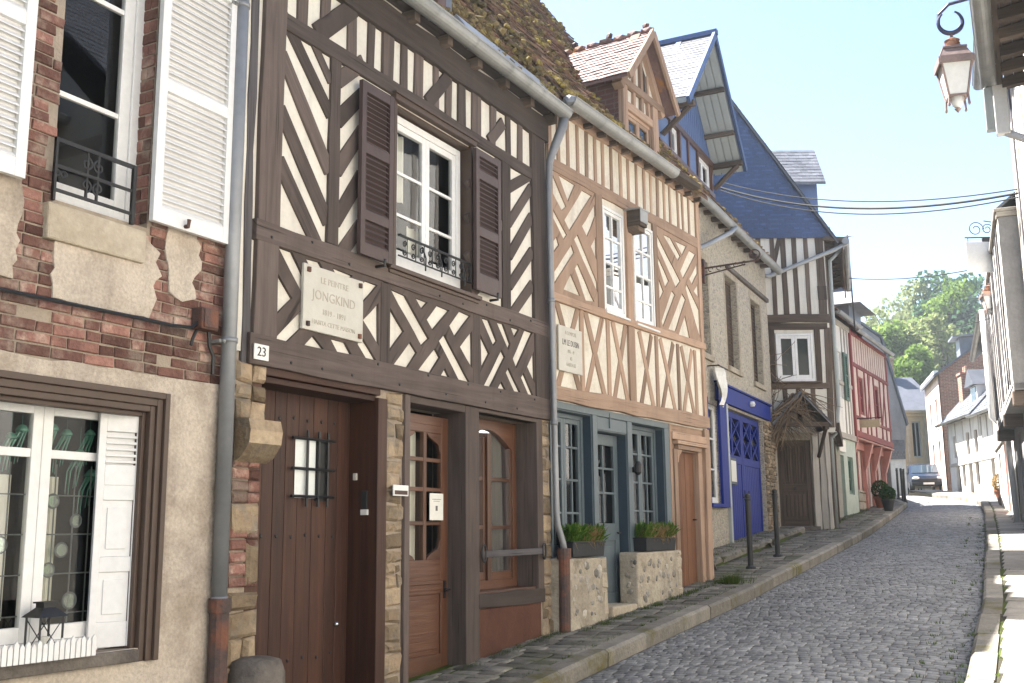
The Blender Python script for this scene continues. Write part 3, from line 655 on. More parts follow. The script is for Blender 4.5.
# the channel of longer stones beside the right kerb is part of the paving above
sheet('left_pavement_bed', lambda y: interp(FL, y) - .35, lambda y: interp(XL, y) - .1, [-6 + .25 * i for i in range(260)], lambda x, y: pave_z(x, y) - .004, 'mossjoint', 24)
sheet('right_pavement_bed', lambda y: interp(XR, y) + .1, lambda y: max(interp(FR, y), interp(XR, y) + .3) + .5, ys, lambda x, y: sw_z(y) - .006, 'mossjoint', 6)
cells = []; y = 4.
while y < 42:
    row = random.uniform(.13, .17); a, b = interp(FL, y) - .1, interp(XL, y) - .17; x = b
    while x > a:
        w = random.uniform(.18, .27); x0 = max(a, x - w)
        if x - x0 > .04: cells.append((x0 + .008, x - .008, y + .008, y + row - .008))
        x = x0
    y += row
blocks('left_pavement', cells, 'paver', pave_z, h=.006, bev=.014, jz=.006, ctr=True)
cells = []; y = 3.; rr = random.Random(5)
while y < 46:
    row = rr.uniform(.38, .62); a, b = interp(XR, y) + .19, max(interp(FR, y), interp(XR, y) + .35) + .3; x = a
    while x < b:
        w = rr.uniform(.30, .55); cells.append((x + .010, min(x + w, b) - .010, y + .010, y + row - .010)); x += w
    y += row
blocks('right_pavement', cells, 'flag', lambda x, y: sw_z(y), h=.005, bev=.008, jz=.004, js=.008)
def kerb(name, tab, side, y0, y1, mat='kerbstone', zoff=0., L=(.55, 1.0), wd=.17, drop=.2, table=None):
    m = MB(); y = y0; f = (lambda y: interp(tab, y)) if tab else table
    while y < y1:
        l = random.uniform(*L); ya, yb = y + .006, y + l - .006; r_ = random.random()
        xa, xb = f(ya), f(yb); za, zb = sw_z(ya) + zoff, sw_z(yb) + zoff; q = lambda: random.uniform(-.008, .008)
        o = -side * wd; e = q(); n = 3; ch = .022
        for i in range(n):
            t0, t1 = i / n, (i + 1) / n
            def P(t, dx, dz): return (xa + (xb - xa) * t + dx + e, ya + (yb - ya) * t, za + (zb - za) * t + dz + .008)
            prof = [(0, -drop), (side * .006, -ch * 1.1), (-side * ch, 0), (o, 0), (o, -drop)]
            for (d0, h0), (d1, h1) in zip(prof, prof[1:]): m.face([P(t0, d0, h0), P(t1, d0, h0), P(t1, d1, h1), P(t0, d1, h1)], r=r_)
        for t in (0, 1): m.face([P(t, a_, b_) for a_, b_ in prof], r=r_)
        y += l
    o = m.build(name, mat); o['kind'] = 'structure'; return o
kerb('left_kerb', XL, 1, -4, 47)
kerb('right_kerb', XR, -1, -4, 40, L=(.7, 1.2), wd=.18)
kerb('step_kerb', None, 1, 13.25, 20.9, zoff=.11, wd=.14, drop=.16, table=lambda y: -4.76 - (y - 13.2) * .055)
# the ground sheet under everything, and the wooded hill behind
V = []; F = []; gx = [-400, -200, -100, -60, -40, -25, -12, -6, 0, 6, 12, 25, 60, 120, 250, 400]; gy = [-300, -120, -50, -20, -8, 0, 8, 16, 24, 32, 40, 50, 60, 80, 120, 200, 320, 500]
def gz(x, y): return (rd_z(max(-6, min(60, y))) - .55 - (.3 if abs(x) > 8 else 0))
for yy in gy:
    for xx in gx: V.append((xx, yy, gz(xx, yy)))
n = len(gx)
for j in range(len(gy) - 1):
    for i in range(n - 1): F.append((j * n + i, j * n + i + 1, j * n + n + i + 1, j * n + n + i))
build_arrays('ground', V, F, [.5] * len(F), 'earth')
def hill_z(x, y):
    t = min(1, max(0, (y - 62) / 75)); s = t * t * (3 - 2 * t); k = min(1, max(0, (x + 75) / 60)); k = k * k * (3 - 2 * k)
    return gz(x, 60) + s * (4 + 9 * k) + .8 * math.sin(x * .11 + y * .07) * s
V = []; F = []; nx, ny = 40, 24
for j in range(ny + 1):
    for i in range(nx + 1): x = -170 + 300 * i / nx; y = 58 + 130 * j / ny; V.append((x, y, hill_z(x, y)))
for j in range(ny):
    for i in range(nx): k = j * (nx + 1) + i; F.append((k, k + 1, k + nx + 2, k + nx + 1))
build_arrays('hill', V, F, [.5] * len(F), 'hill', smooth=True)
# ------------------------------------------------------------------ 1: brick and stucco house, nearest on the left
H = Thing('brick_house', 'worn red brick and ochre stucco house with white louvred shutters, nearest on the left', 'house', (-4.615, 0), 0, 2.4, .1)
OPS1 = [(3.46, 4.09, 3.33, 5.75), (3.10, 4.20, 1.02, 2.33), (.3, 1.0, 3.33, 5.75)]
wall(H, 'wall', 'mortar', -2.0, 4.74, -.6, 6.3, OPS1, 0, .28)
m = H.mb()
z = 2.50; row = 0
while z < 6.2:
    soldier = False; hh = .055
    u = 1.0 - (row % 2) * .11
    while u < 4.73:
        bw = .072 if soldier else random.choice((.195, .195, .095)); u1 = min(u + bw, 4.735)
        mid = (u + u1) / 2; zc = z + hh / 2
        ok = not any(o[0] - .005 < mid < o[1] + .005 and o[2] - .02 < zc < o[3] for o in OPS1) and random.random() > .02
        ua, ub = u, u1
        for o in OPS1:
            if o[2] - .02 < zc < o[3]:
                if ua < o[0] < ub: ub = o[0]
                if ua < o[1] < ub: ua = o[1]
        u, u1b = ua, ub
        if ok and ub - ua > .03: m.stone(ua + .003, ub - .003, z + .002, z + hh - .002, -.01, .013 + random.uniform(-.004, .003), j=.003, rd=.004)
        u = u1 + .006
    z += hh + .006; row += 1
# reveal bricks to the right of the upper window
z = 3.36; row = 0
while z < 5.7:
    for va, vb in (((-.115, -.005),) if row % 2 else ((-.055, -.005), (-.118, -.063))): m.box(4.082, 4.0915, va, vb, z, z + .06, j=.003)
    z += .074; row += 1
H.part('brickwork', m, 'brick')
def stucco(pts, name='stucco_patch', v=.022, amp=.016):
    P = []
    for (a, b), (c, d) in zip(pts, pts[1:] + pts[:1]):
        L = math.hypot(c - a, d - b); n = max(1, int(L / .045))
        for i in range(n):
            k = 0 if i == 0 else amp; P.append((a + (c - a) * i / n + random.uniform(-k, k), b + (d - b) * i / n + random.uniform(-k, k)))
    m = H.mb(); m.prism(P, -.02, v, r=.5); return H.part(name, m, 'stucco', .003)
stucco([(.9, 2.90), (3.26, 2.86), (3.28, 3.3), (3.22, 4.0), (3.24, 6.2), (1.05, 6.2), (1.05, 3.3), (.9, 3.3)])
stucco([(3.49, 2.81), (3.8, 2.79), (4.12, 2.81), (4.17, 2.93), (4.14, 3.0), (4.20, 3.07), (4.15, 3.14), (4.18, 3.2), (4.06, 3.28), (3.50, 3.26), (3.48, 3.02)])
stucco([(4.26, 2.99), (4.36, 2.95), (4.47, 2.99), (4.43, 3.08), (4.50, 3.17), (4.46, 3.4), (4.24, 3.4), (4.22, 3.2)])
m = H.mb(); low = [(2.35, 4.20, 1.02, 2.30)]
us = [-2.0, 2.35, 4.20, 4.725]
m.prism([(-2., -.6), (3.10, -.6), (3.10, 2.5), (-2., 2.5)], -.02, .03, r=.5)
e = [(4.715 + random.uniform(-.02, .01), 2.5 - i * .1) for i in range(32)]
m.prism([(4.2, 2.49), *e, (4.2, -.6)], -.02, .03, r=.5)
m.prism([(3.10, 2.33), (4.2, 2.33), *[(4.2 - i * .1, 2.50 + random.uniform(-.02, .012)) for i in range(12)]], -.02, .029, r=.5)
m.prism([(3.10, -.6), (4.2, -.6), (4.2, 1.02), (3.10, 1.02)], -.02, .029, r=.5)
H.part('stucco_wall', m, 'stucco')
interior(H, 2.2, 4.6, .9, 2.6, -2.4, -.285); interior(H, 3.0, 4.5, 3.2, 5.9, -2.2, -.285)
# upper window
w = window(H, 3.30, 4.09, 3.33, 5.75, -.11, 'white', 1, 1, (3.98, 4.62, 5.2), fw=.06, lw=.075, mw=.03, curtain=[(3.36, 3.62, 3.4, 4.05)], bottom=.05)
m = H.mb(); m.box(3.41, 4.05, -.1, .05, 3.11, 3.30, j=.008); H.part('window_sill', m, 'sillstone', .012)
m = H.mb()
for z in (3.64, 3.50, 3.37): m.bar((3.43, z), (3.955, z), .022 if z > 3.6 else .015, .03, .045, j=0)
m.box(3.935, 3.958, .028, .048, 3.31, 3.65); m.box(3.43, 3.445, .028, .048, 3.31, 3.65)
def scroll(m, cu, cz, r, v, flip=1, turn=1.25, rad=.006, a0=0.):
    m.tube([(cu + flip * r * (1 - t * .75) * math.cos(a0 + turn * 2 * math.pi * t), v, cz + r * (1 - t * .75) * math.sin(a0 + turn * 2 * math.pi * t)) for t in [i / 22 for i in range(23)]], rad, 6)
for fx in (1, -1):
    for fz in (1, -1): scroll(m, 3.67 + fx * .037, 3.505 + fz * .06, .037, .037, fx, 1.3 * fz, .006, fz * math.pi / 2)
for fx in (1, -1): scroll(m, 3.47 + fx * .02, 3.46, .022, .037, fx)
m.box(3.63, 3.642, .03, .042, 3.37, 3.64); m.box(3.698, 3.71, .03, .042, 3.37, 3.64)
H.part('balcony_rail', m, 'iron')
louvre(H, 4.05, 4.655, .055, [(3.45, 4.15), (4.22, 4.92), (5.0, 5.6)], 3.355, 5.75, 'whiteshutter', pitch=.043, st=.06)
louvre(H, 2.63, 3.235, .055, [(3.45, 4.15), (4.22, 4.92), (5.0, 5.6)], 3.355, 5.75, 'whiteshutter', pitch=.043, st=.06)
louvre(H, 1.03, 1.62, .055, [(3.47, 4.20), (4.27, 5.0), (5.07, 5.6)], 3.385, 5.75, 'whiteshutter', pitch=.043, st=.06)
window(H, .3, 1.0, 3.33, 5.75, -.11, 'white', 1, 1, (3.98, 4.62, 5.2), fw=.06, lw=.075, mw=.03)
m = H.mb(); m.tube([(4.29, .02, 3.38), (4.29, .115, 3.375), (4.29, .12, 3.415)], .013, 6); H.part('shutter_catch', m, 'castiron')
# shop window: brown moulding, white casement, leaded panes
m = H.mb()
for k, (a, b, vv) in enumerate(((0, .035, .07), (.035, .075, .05), (.075, .11, .035), (.11, .135, .0))):
    m.box(4.265 - b, 4.265 - a - .001, -.06, vv, .95, 2.395 - a); m.box(3.03 + a, 3.03 + b, -.06, vv, .95, 2.395 - a)
    m.box(3.03 + b, 4.265 - b, -.06, vv - .002, 2.395 - b, 2.395 - a)
H.part('window_surround', m, 'framebrown', .004)
m = H.mb(); m.box(3.0, 4.13, -.25, .07, .955, 1.018); H.part('window_ledge', m, 'greystone', .006)
w = window(H, 3.11, 4.10, 1.02, 2.335, -.12, 'white', 2, 1, (2.03,), fw=.045, lw=.06, mw=.045, bottom=.07)
m = H.mb(); vg = -.158
for u in (3.30, 3.45, 3.72, 3.84, 3.94): m.tube([(u, vg, 1.12), (u, vg, 1.98)], .004, 5)
for z in (1.22, 1.42, 1.62, 1.82): m.tube([(3.2, vg, z), (4.03, vg, z)], .004, 5)
RND = [(3.71, 1.79, .035), (3.86, 1.69, .032), (3.78, 1.54, .035), (3.71, 1.44, .034), (3.85, 1.28, .04), (3.42, 1.57, .04), (3.41, 1.22, .04), (3.36, 1.78, .035)]
for u, z, r_ in RND: m.tube([(u + r_ * math.cos(a), vg, z + r_ * math.sin(a)) for a in [i * math.pi / 10 for i in range(21)]], .006, 5, caps=False)
m.build('lead_came', 'lead', w)
m = H.mb()
for u, z, r_ in RND:
    m.prism([(u + r_ * math.cos(i * math.pi / 9), z + r_ * math.sin(i * math.pi / 9)) for i in range(18)], vg - .004, vg + .003)
H.parts('roundel', m, 'roundel', 0, w)
for ca, cb in ((3.18, 3.52), (3.68, 3.80)):
    k = H.mb(); n = 14
    for i in range(n): k.face([(ca + (cb - ca) * i / n, -.23 + .012 * math.sin(i * 1.7), 1.2), (ca + (cb - ca) * (i + 1) / n, -.23 + .012 * math.sin(i * 1.7 + 1.7), 1.2), (ca + (cb - ca) * (i + 1) / n, -.23 + .012 * math.sin(i * 1.7 + 1.7), 1.92), (ca + (cb - ca) * i / n, -.23 + .012 * math.sin(i * 1.7), 1.92)], r=.5)
    k.build('curtain', 'curtain', w, smooth=True, recalc=False)
# folded white shutter leaf standing in the opening, hinged at the right jamb
m = H.mb(); A, Bq = (3.935, -.12), (4.175, -.045)
def onleaf(t, d, z): return (A[0] + (Bq[0] - A[0]) * t - d * .33, A[1] + (Bq[1] - A[1]) * t + d * .94, z)
def leafbox(t0, t1, d0, d1, z0, z1): m.hexa([onleaf(t0, d0, z0), onleaf(t1, d0, z0), onleaf(t1, d1, z0), onleaf(t0, d1, z0), onleaf(t0, d0, z1), onleaf(t1, d0, z1), onleaf(t1, d1, z1), onleaf(t0, d1, z1)], r=.5)
leafbox(0, .16, 0, .03, 1.03, 2.31); leafbox(.84, 1, 0, .03, 1.03, 2.31); leafbox(.16, .84, 0, .022, 1.03, 1.16)
for a, b, d in ((1.16, 1.42, .014), (1.42, 1.50, .026), (1.50, 1.80, .014), (1.80, 1.88, .026), (1.88, 1.99, .028), (2.17, 2.31, .028)): leafbox(.16, .84, 0, d, a, b)
for i in range(5):
    z = 2.0 + i * .034; leafbox(.16, .84, .0, .03 if i % 1 == 0 else .01, z, z + .015)
leafbox(.16, .84, 0, .006, 1.99, 2.17)
for a, b in ((1.2, 1.38), (1.54, 1.76)): leafbox(.28, .72, .012, .022, a, b)
leafbox(1.0, 1.28, -.01, .028, 1.03, 2.31)
H.part('folding_shutter', m, 'whiteshutter', .003)
# drainpipe at the party wall
m = H.mb(); m.tube([(4.685, .085, 6.3), (4.685, .085, 1.22)], .046, 14); m.tube([(4.685, .085, 4.96), (4.685, .085, 4.93)], .052, 14); m.tube([(4.685, .085, 2.78), (4.685, .085, 2.75)], .053, 14); m.tube([(4.685, .085, 1.26), (4.685, .085, 1.22)], .05, 14); H.part('drainpipe', m, 'zincpipe', smooth=True)
m = H.mb(); m.tube([(4.69, .085, 1.24), (4.69, .085, -.1)], .058, 12); m.tube([(4.69, .085, 1.25), (4.69, .085, 1.17)], .066, 12); H.part('drainpipe_foot', m, 'castiron')
m = H.mb()
for z in (4.93, 2.75): m.box(4.59, 4.64, .0, .10, z - .01, z + .01); m.blob((4.615, .11, z), (.014, .014, .014))
H.parts('pipe_bracket', m, 'zinc')
house_body(H, -2.0, 4.74, 6, -.6, 6.3, -2.9, 9.9, 'greyrender', 'browntile', .3, False)
gutter(H, -2., 4.7, .37, 6.28, .075)
# things on or in the brick house
m = MB(lambda p: (-4.6 + p[1], p[0], p[2]))
P = [(-1.5, .042, 2.80)] + [(u, .042, 2.785 - .012 * math.sin(u * 2.1) * math.sin(u * .9)) for u in np.arange(0, 4.4, .25)] + [(4.40, .05, 2.80), (4.47, .05, 2.86)]
m.tube(P, .011, 6)
tag(m.build('wall_cable', 'iron'), 'black electric cable clipped along the brick band of the nearest house', 'cable')
T = Thing('junction_box', 'small rusty brown junction box on the brick corner beside the drainpipe', 'junction box', (-4.6, 0), 0, 4.5, 2.84)
T.box('case', 'castiron', 4.44, 4.575, .0, .09, 2.80, 2.93, .008); T.box('lid', 'castiron', 4.452, 4.563, .09, .1, 2.81, 2.92, .004)
m = T.mb(); m.tube([(4.555, .03, 2.8), (4.565, .03, 2.72), (4.60, .03, 2.66), (4.60, .03, 2.55)], .012, 6); m.tube([(4.46, .03, 2.80), (4.43, .03, 2.74), (4.42, .03, 2.7)], .010, 6); T.part('conduit', m, 'iron')
T = Thing('lantern', 'small black metal garden lantern standing behind the shop window of the brick house', 'lantern', (-4.6, 0), 0, 3.60, 1.04, vb=-.03)
m = T.mb(); cu, cv = 3.60, -.03; sl = .065
for a in (-1, 1):
    for b in (-1, 1): m.tube([(cu + a * sl, cv + b * sl * .8, 1.03), (cu + a * sl, cv + b * sl * .8, 1.22)], .006, 5)
m.box(cu - sl - .01, cu + sl + .01, cv - sl, cv + sl, 1.02, 1.035)
for a in (-1, 1):
    m.tube([(cu - sl, cv + sl * .8 * a, 1.04), (cu + sl, cv + sl * .8 * a, 1.21)], .003, 4); m.tube([(cu + sl, cv + sl * .8 * a, 1.04), (cu - sl, cv + sl * .8 * a, 1.21)], .003, 4)
T.part('frame', m, 'iron')
m = T.mb(); b0 = [(cu - .085, cv - .07, 1.22), (cu + .085, cv - .07, 1.22), (cu + .085, cv + .07, 1.22), (cu - .085, cv + .07, 1.22), (cu - .035, cv - .03, 1.265), (cu + .035, cv - .03, 1.265), (cu + .035, cv + .03, 1.265), (cu - .035, cv + .03, 1.265)]
m.hexa(b0); m.box(cu - .035, cu + .035, cv - .03, cv + .03, 1.265, 1.285); m.box(cu - .045, cu + .045, cv - .04, cv + .04, 1.285, 1.293); T.part('roof', m, 'iron')
m = T.mb(); m.lathe([(.025, 1.036), (.025, 1.12), (.02, 1.125)], (cu, cv), 12); T.part('candle', m, 'curtain')
T = Thing('picket_planter', 'low white picket fence ornament along the sill of the shop window', 'picket ornament', (-4.6, 0), 0, 3.4, 1.02, vb=.09)
m = T.mb()
for i in range(34):
    u = 2.75 + i * .0315; h = 1.095 + (.012 if i % 2 else 0) + random.uniform(-.004, .004)
    m.prism([(u, 1.02), (u + .024, 1.02), (u + .024, h), (u + .012, h + .016), (u, h)], .085, .094)
T.part('picket', m, 'white'); T.box('rail', 'white', 2.74, 3.83, .074, .084, 1.045, 1.06, .002)
JF = [(3.88, 2.03, .038), (3.79, 2.14, .032), (3.70, 2.16, .034), (3.965, 1.93, .038), (3.52, 2.14, .034), (3.46, 2.10, .03), (3.94, 2.15, .03)]
jl = ['largest', 'palest', 'leftmost']
def jelly(u, z, r_):
    T = Thing('glass_jellyfish', 'blown green glass jellyfish ornament hanging behind the upper panes of the shop window', 'ornament', (-4.6, 0), 0, u, z, 'glass jellyfish hanging in the shop window', vb=-.2)
    m = T.mb(); m.lathe([(r_ * .05, z + r_ * 1.1), (r_ * .6, z + r_ * .85), (r_ * .95, z + r_ * .3), (r_, z), (r_ * .8, z - r_ * .15)], (u, -.2), 12); T.part('bell', m, 'greenglass', smooth=True)
    m = T.mb()
    for k in range(7):
        a = k * .9; x0 = u + r_ * .6 * math.cos(a); y0 = -.2 + r_ * .6 * math.sin(a)
        m.tube([(x0, y0, z), (x0 - .02 - .006 * k, y0, z - .08), (x0 - .035 - .004 * k, y0, z - .15 - .01 * k)], [.006, .004, .002], 5)
    m.tube([(u, -.2, z + r_), (u, -.2, z + r_ + .12)], .0015, 4); T.part('tentacle', m, 'greenglass')
for a in JF: jelly(*a)
# ------------------------------------------------------------------ 2: dark timbered house with the marble plaque
H = Thing('timber_house', 'half timbered house with dark brown beams on cream plaster and brown louvred shutters', 'house', (-4.63, 0), 0, 7.0, .4)
UP = [(6.50, 7.66, 3.63, 4.98)]
wall(H, 'wall', 'plaster', 4.84, 9.14, 2.74, 5.95, UP, 0, .22)
GR = [(5.10, 6.34, -.2, 2.62), (6.74, 7.55, .42, 2.61), (7.77, 8.84, 1.09, 2.63)]
wall(H, 'ground_wall', 'mortar', 4.84, 9.14, -.5, 2.74, GR, -.012, .3)
TB = lambda n, p, q, w, v=.02, j=.006, mat='darkwood': H.timber(n, mat, p, q, w, v, j)
# posts
TB('post', (5.075, 2.86), (5.085, 5.5), .215, .034); TB('post', (4.925, 2.6), (4.90, 5.9), .07, .012, .012, 'greywood'); TB('post', (4.845, 2.4), (4.835, 6.1), .05, -.03, .01, 'greywood')
TB('post', (8.965, 2.86), (8.935, 5.6), .285, .034); TB('post', (6.39, 2.86), (6.39, 3.48), .13, .026); TB('post', (7.74, 2.86), (7.74, 3.48), .12, .026)
TB('post', (5.745, 3.63), (5.755, 5.05), .115, .024); TB('post', (8.28, 3.62), (8.295, 5.03), .15, .024); TB('post', (6.385, 5.14), (6.40, 5.5), .14, .026)
# horizontal members
TB('beam', (4.93, 2.762), (9.14, 2.772), .20, .045, .006); TB('beam', (4.955, 3.55), (9.12, 3.55), .135, .04, .008); TB('rail', (5.19, 5.09), (8.80, 5.08), .115, .03, .008)
TB('beam', (4.93, 5.62), (9.13, 5.62), .24, .05, .01)
# top studs
for a, b in ((5.32, 5.43), (5.57, 5.67), (5.89, 6.0), (6.13, 6.22), (6.58, 6.67), (6.77, 6.89), (7.06, 7.14), (7.25, 7.34), (7.45, 7.57), (7.68, 7.84), (8.01, 8.11), (8.31, 8.40), (8.54, 8.63)):
    TB('stud', ((a + b) / 2, 5.13), ((a + b) / 2 + random.uniform(-.01, .01), 5.52), b - a, .019)
for p, q, w in (((5.53, 5.14), (5.95, 5.53), .15), ((6.96, 5.14), (7.30, 5.50), .125), ((7.99, 5.14), (8.26, 5.41), .115)): TB('brace', p, q, w, .025)
# left bay: chevrons between the corner post and the inner post
def seg(p, q, w, v=.016): TB('brace', p, q, w, v)
for z0, z1 in ((5.12, 4.64), (4.825, 4.215), (4.43, 3.84), (4.06, 3.52)):
    seg((5.17, z0 + .02), (5.71, z1 - .06), .125 if z0 < 5.1 else .11)
seg((5.47, 5.10), (5.71, 4.84), .075)
for z0, z1 in ((4.88, 5.13), (4.575, 4.87), (4.195, 4.58), (3.81, 4.22), (3.5, 3.84)):
    seg((5.79, z0), (6.09, z1 + .02), .12)
# bay right of the window
for z0, z1 in ((4.80, 5.06), (4.455, 4.92), (4.145, 4.625), (3.86, 4.28), (3.55, 3.95)):
    seg((8.35, z0), (8.81, z1 + .01), .105)
for z0, z1 in ((4.86, 5.06), (4.55, 4.75), (4.2, 4.42), (3.84, 4.08)): seg((7.62, z0 - .25), (8.23, z1), .09, .012)
# lower band: three lattice panels
def lattice(u0, u1, z0, z1, D, E, w=.095):
    for a, b in D: seg((u0 + (u1 - u0) * a, z1 + .01), (u0 + (u1 - u0) * b, z0 - .01), w, .020)
    for a, b in E: seg((u0 + (u1 - u0) * a, z0 - .01), (u0 + (u1 - u0) * b, z1 + .01), w, .015)
brace_panel(H, 'left23', (5.12, 6.36, 2.82, 3.52), 'darkwood', .021)
brace_panel(H, 'mid23', (6.42, 7.70, 2.82, 3.52), 'darkwood', .021)
brace_panel(H, 'right23', (7.77, 8.86, 2.82, 3.52), 'darkwood', .021)
m = H.mb()
for u in np.arange(5.05, 9.05, .31): m.blob((u + random.uniform(-.05, .05), .046, random.choice((2.84, 2.72))), (.012, .008, .012), .1)
for u in np.arange(5.1, 9.0, .4): m.blob((u + random.uniform(-.05, .05), .042, random.choice((3.52, 3.585))), (.012, .008, .012), .1)
H.parts('peg', m, 'ink')
# first floor window
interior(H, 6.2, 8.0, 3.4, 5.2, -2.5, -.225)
window(H, 6.56, 7.62, 3.68, 4.94, -.07, 'white', 2, 1, (4.12, 4.47), fw=.06, lw=.055, mw=.026, bottom=.075, curtain=[(6.62, 6.90, 4.28, 4.85), (6.95, 7.3, 3.85, 4.1)])
m = H.mb()
m.box(6.46, 7.70, -.05, .055, 4.985, 5.03); m.box(6.44, 7.72, -.05, .07, 5.03, 5.045); m.box(6.502, 7.658, -.2, .0, 4.955, 4.977); m.box(6.475, 6.515, -.2, .03, 3.64, 4.985); m.box(7.645, 7.69, -.2, .03, 3.64, 4.985)
H.part('window_surround', m, 'bluegreydark' if False else 'framebrown', .004)
m = H.mb(); m.box(6.38, 7.75, -.1, .075, 3.595, 3.63); m.box(6.40, 7.73, -.05, .055, 3.565, 3.595); H.part('window_sill', m, 'framebrown', .006)
louvre(H, 5.975, 6.38, .06, [(4.47, 4.87), (3.95, 4.39), (3.70, 3.88)][::-1], 3.61, 4.95, 'shutterbrown', pitch=.04, st=.055)
louvre(H, 7.62, 8.06, .06, [(4.76, 4.89), (4.24, 4.68), (3.82, 4.16)][::-1], 3.67, 4.95, 'shutterbrown', pitch=.042, st=.055)
m = H.mb(); m.tube([(7.92, .05, 3.63), (7.92, .13, 3.63), (7.92, .135, 3.69)], .013, 6); m.tube([(6.24, .04, 3.57), (6.24, .12, 3.57), (6.24, .125, 3.62)], .012, 6); H.parts('shutter_catch', m, 'iron')
m = H.mb(); z0, z1, vv = 3.72, 3.90, .025
m.tube([(6.55, vv, z1), (7.63, vv, z1)], .011, 6); m.tube([(6.55, vv, z0 + .015), (7.63, vv, z0 + .015)], .007, 6)
for i in range(9):
    u = 6.61 + i * .12
    scroll(m, u + .025, 3.84, .03, vv, 1, 1.2, .0055); scroll(m, u + .025, 3.775, .025, vv, -1, -1.2, .0055); m.tube([(u + .06, vv, z0 + .015), (u + .06, vv, z1)], .005, 5)
    if i in (2, 4, 7): m.tube([(u, vv + .02, 3.87), (u + .04, vv + .03, 3.78), (u + .05, vv + .02, 3.68)], .007, 5)
H.part('balcony_rail', m, 'iron')
# ground floor: stone strips
m = H.mb()
courses(m, 4.845, 5.12, 2.30, 2.68, -.05, .03, (.08, .17), (.09, .2)); H.part('stonework', m, 'stone'); m = H.mb(); courses(m, 4.845, 5.10, .25, 1.28, -.05, .025, (.1, .2), (.12, .27))
H.part('stonework', m, 'stone'); m = H.mb(); m.stone(4.86, 5.08, 1.62, 1.80, -.05, .03); m.stone(5.0, 5.09, 1.30, 1.56, -.05, .03); H.part('stonework', m, 'stone')
m = H.mb(); courses(m, 6.46, 6.665, .5, 2.67, -.05, .012, (.075, .15), (.08, .21)); H.part('stonework', m, 'stone')
m = H.mb(); courses(m, 8.95, 9.13, .55, 2.69, -.05, .012, (.09, .17), (.09, .18)); H.part('stonework', m, 'stone')
m = H.mb(); P = [(.02, 2.32), (.13, 2.31), (.15, 2.24), (.14, 2.16), (.08, 2.08), (.02, 2.05)]
for (a, b) in ((4.845, 5.135),):
    pts = [(v, z) for v, z in P]
    F0 = [(a, v, z) for v, z in pts]; F1 = [(b, v, z) for v, z in pts]
    m.face(F0); m.face(F1[::-1])
    for i in range(len(pts)): k = (i + 1) % len(pts); m.face([F0[i], F0[k], F1[k], F1[i]])
H.part('corbel', m, 'stone', .035)
m = H.mb(); z = 1.30
while z < 2.05:
    if not 1.60 < z < 1.80: m.stone(4.85, 4.99, z, z + .062, -.05, .02, j=.004, rd=.01); m.stone(5.0, 5.09, z, z + .062, -.05, .018, j=.004, rd=.01)
    z += .072
H.parts('brick', m, 'brick')
# plank door
interior(H, 4.9, 6.6, -.2, 2.66, -2.2, -.31)
m = H.mb(); u = 5.12
while u < 6.34:
    w = random.uniform(.11, .16); u1 = min(6.345, u + w); m.box(u + .002, u1 - .002, -.28, -.25 + random.uniform(-.002, .002), .0, 2.58); u = u1
d = H.part('plank_door', m, 'doorwood', .003)
m = H.mb()
for z in (2.40, 1.60, .78):
    for u in np.arange(5.25, 6.3, .15): m.blob((u, -.247, z + random.uniform(-.01, .01)), (.014, .008, .014), .1)
H.parts('nail', m, 'iron', 0, d)
m = H.mb(); m.face([(5.72, -.245, 1.86), (5.94, -.245, 1.86), (5.94, -.245, 2.27), (5.72, -.245, 2.27)]); m.build('pane', 'milkglass', d)
m = H.mb(); m.box(5.94, 6.07, -.25, -.243, 1.84, 2.28); m.build('grille_plate', 'ink', d)
m = H.mb()
for u in (5.83, 5.955, 6.055): m.tube([(u, -.225, 1.80), (u, -.225, 2.33)], .011, 6)
for z in (1.87, 2.06, 2.27): m.tube([(5.66, -.218, z), (6.12, -.218, z)], .011, 6)
m.build('grille', 'iron', d)
m = H.mb(); m.blob((6.20, -.235, .98), (.02, .02, .02), 0, lev=2); m.build('knob', 'chrome', d, smooth=True)
m = H.mb(); m.box(5.01, 5.105, -.28, -.008, -.2, 2.6); m.box(6.335, 6.45, -.28, .012, -.2, 2.60); m.box(5.10, 6.345, -.28, -.02, 2.575, 2.615); m.box(5.10, 6.36, -.28, .012, 2.618, 2.675)
H.part('door_frame', m, 'doorwood', .005)
m = H.mb(); m.box(5.1, 6.34, -.32, .1, -.3, .10); H.part('threshold', m, 'greystone', .02)
# glazed door
m = H.mb(); m.box(6.675, 6.745, -.28, .018, .40, 2.665); m.box(6.745, 7.555, -.2, .018, 2.605, 2.66); m.box(7.548, 7.77, -.30, .024, .38, 2.662); m.box(7.77, 8.85, -.1, .020, 2.63, 2.664); m.box(8.832, 8.95, -.28, .022, .98, 2.664)
H.part('door_frame', m, 'darkwood', .006)
interior(H, 6.66, 8.95, .3, 2.66, -2.4, -.312)
m = H.mb(); va, vb = -.19, -.15
m.box(6.75, 6.86, va, vb, .47, 2.56); m.box(7.44, 7.548, va, vb, .47, 2.56); m.box(6.86, 7.44, va, vb, 2.42, 2.56); m.box(6.86, 7.44, va, vb, .47, .66); m.box(6.86, 7.44, va, vb, 1.13, 1.40)
m.box(6.86, 7.44, va + .012, vb - .016, .66, 1.13); m.box(6.90, 7.40, va + .012, vb - .006, .70, 1.09); m.box(7.18, 7.225, va, vb, 1.40, 2.42)
for z in (1.69, 1.96, 2.2): m.box(6.86, 7.44, va + .006, vb - .004, z - .016, z + .016)
m.box(6.86, 7.44, vb, vb + .018, 1.21, 1.24); m.box(6.86, 7.44, vb, vb + .012, 1.16, 1.18)
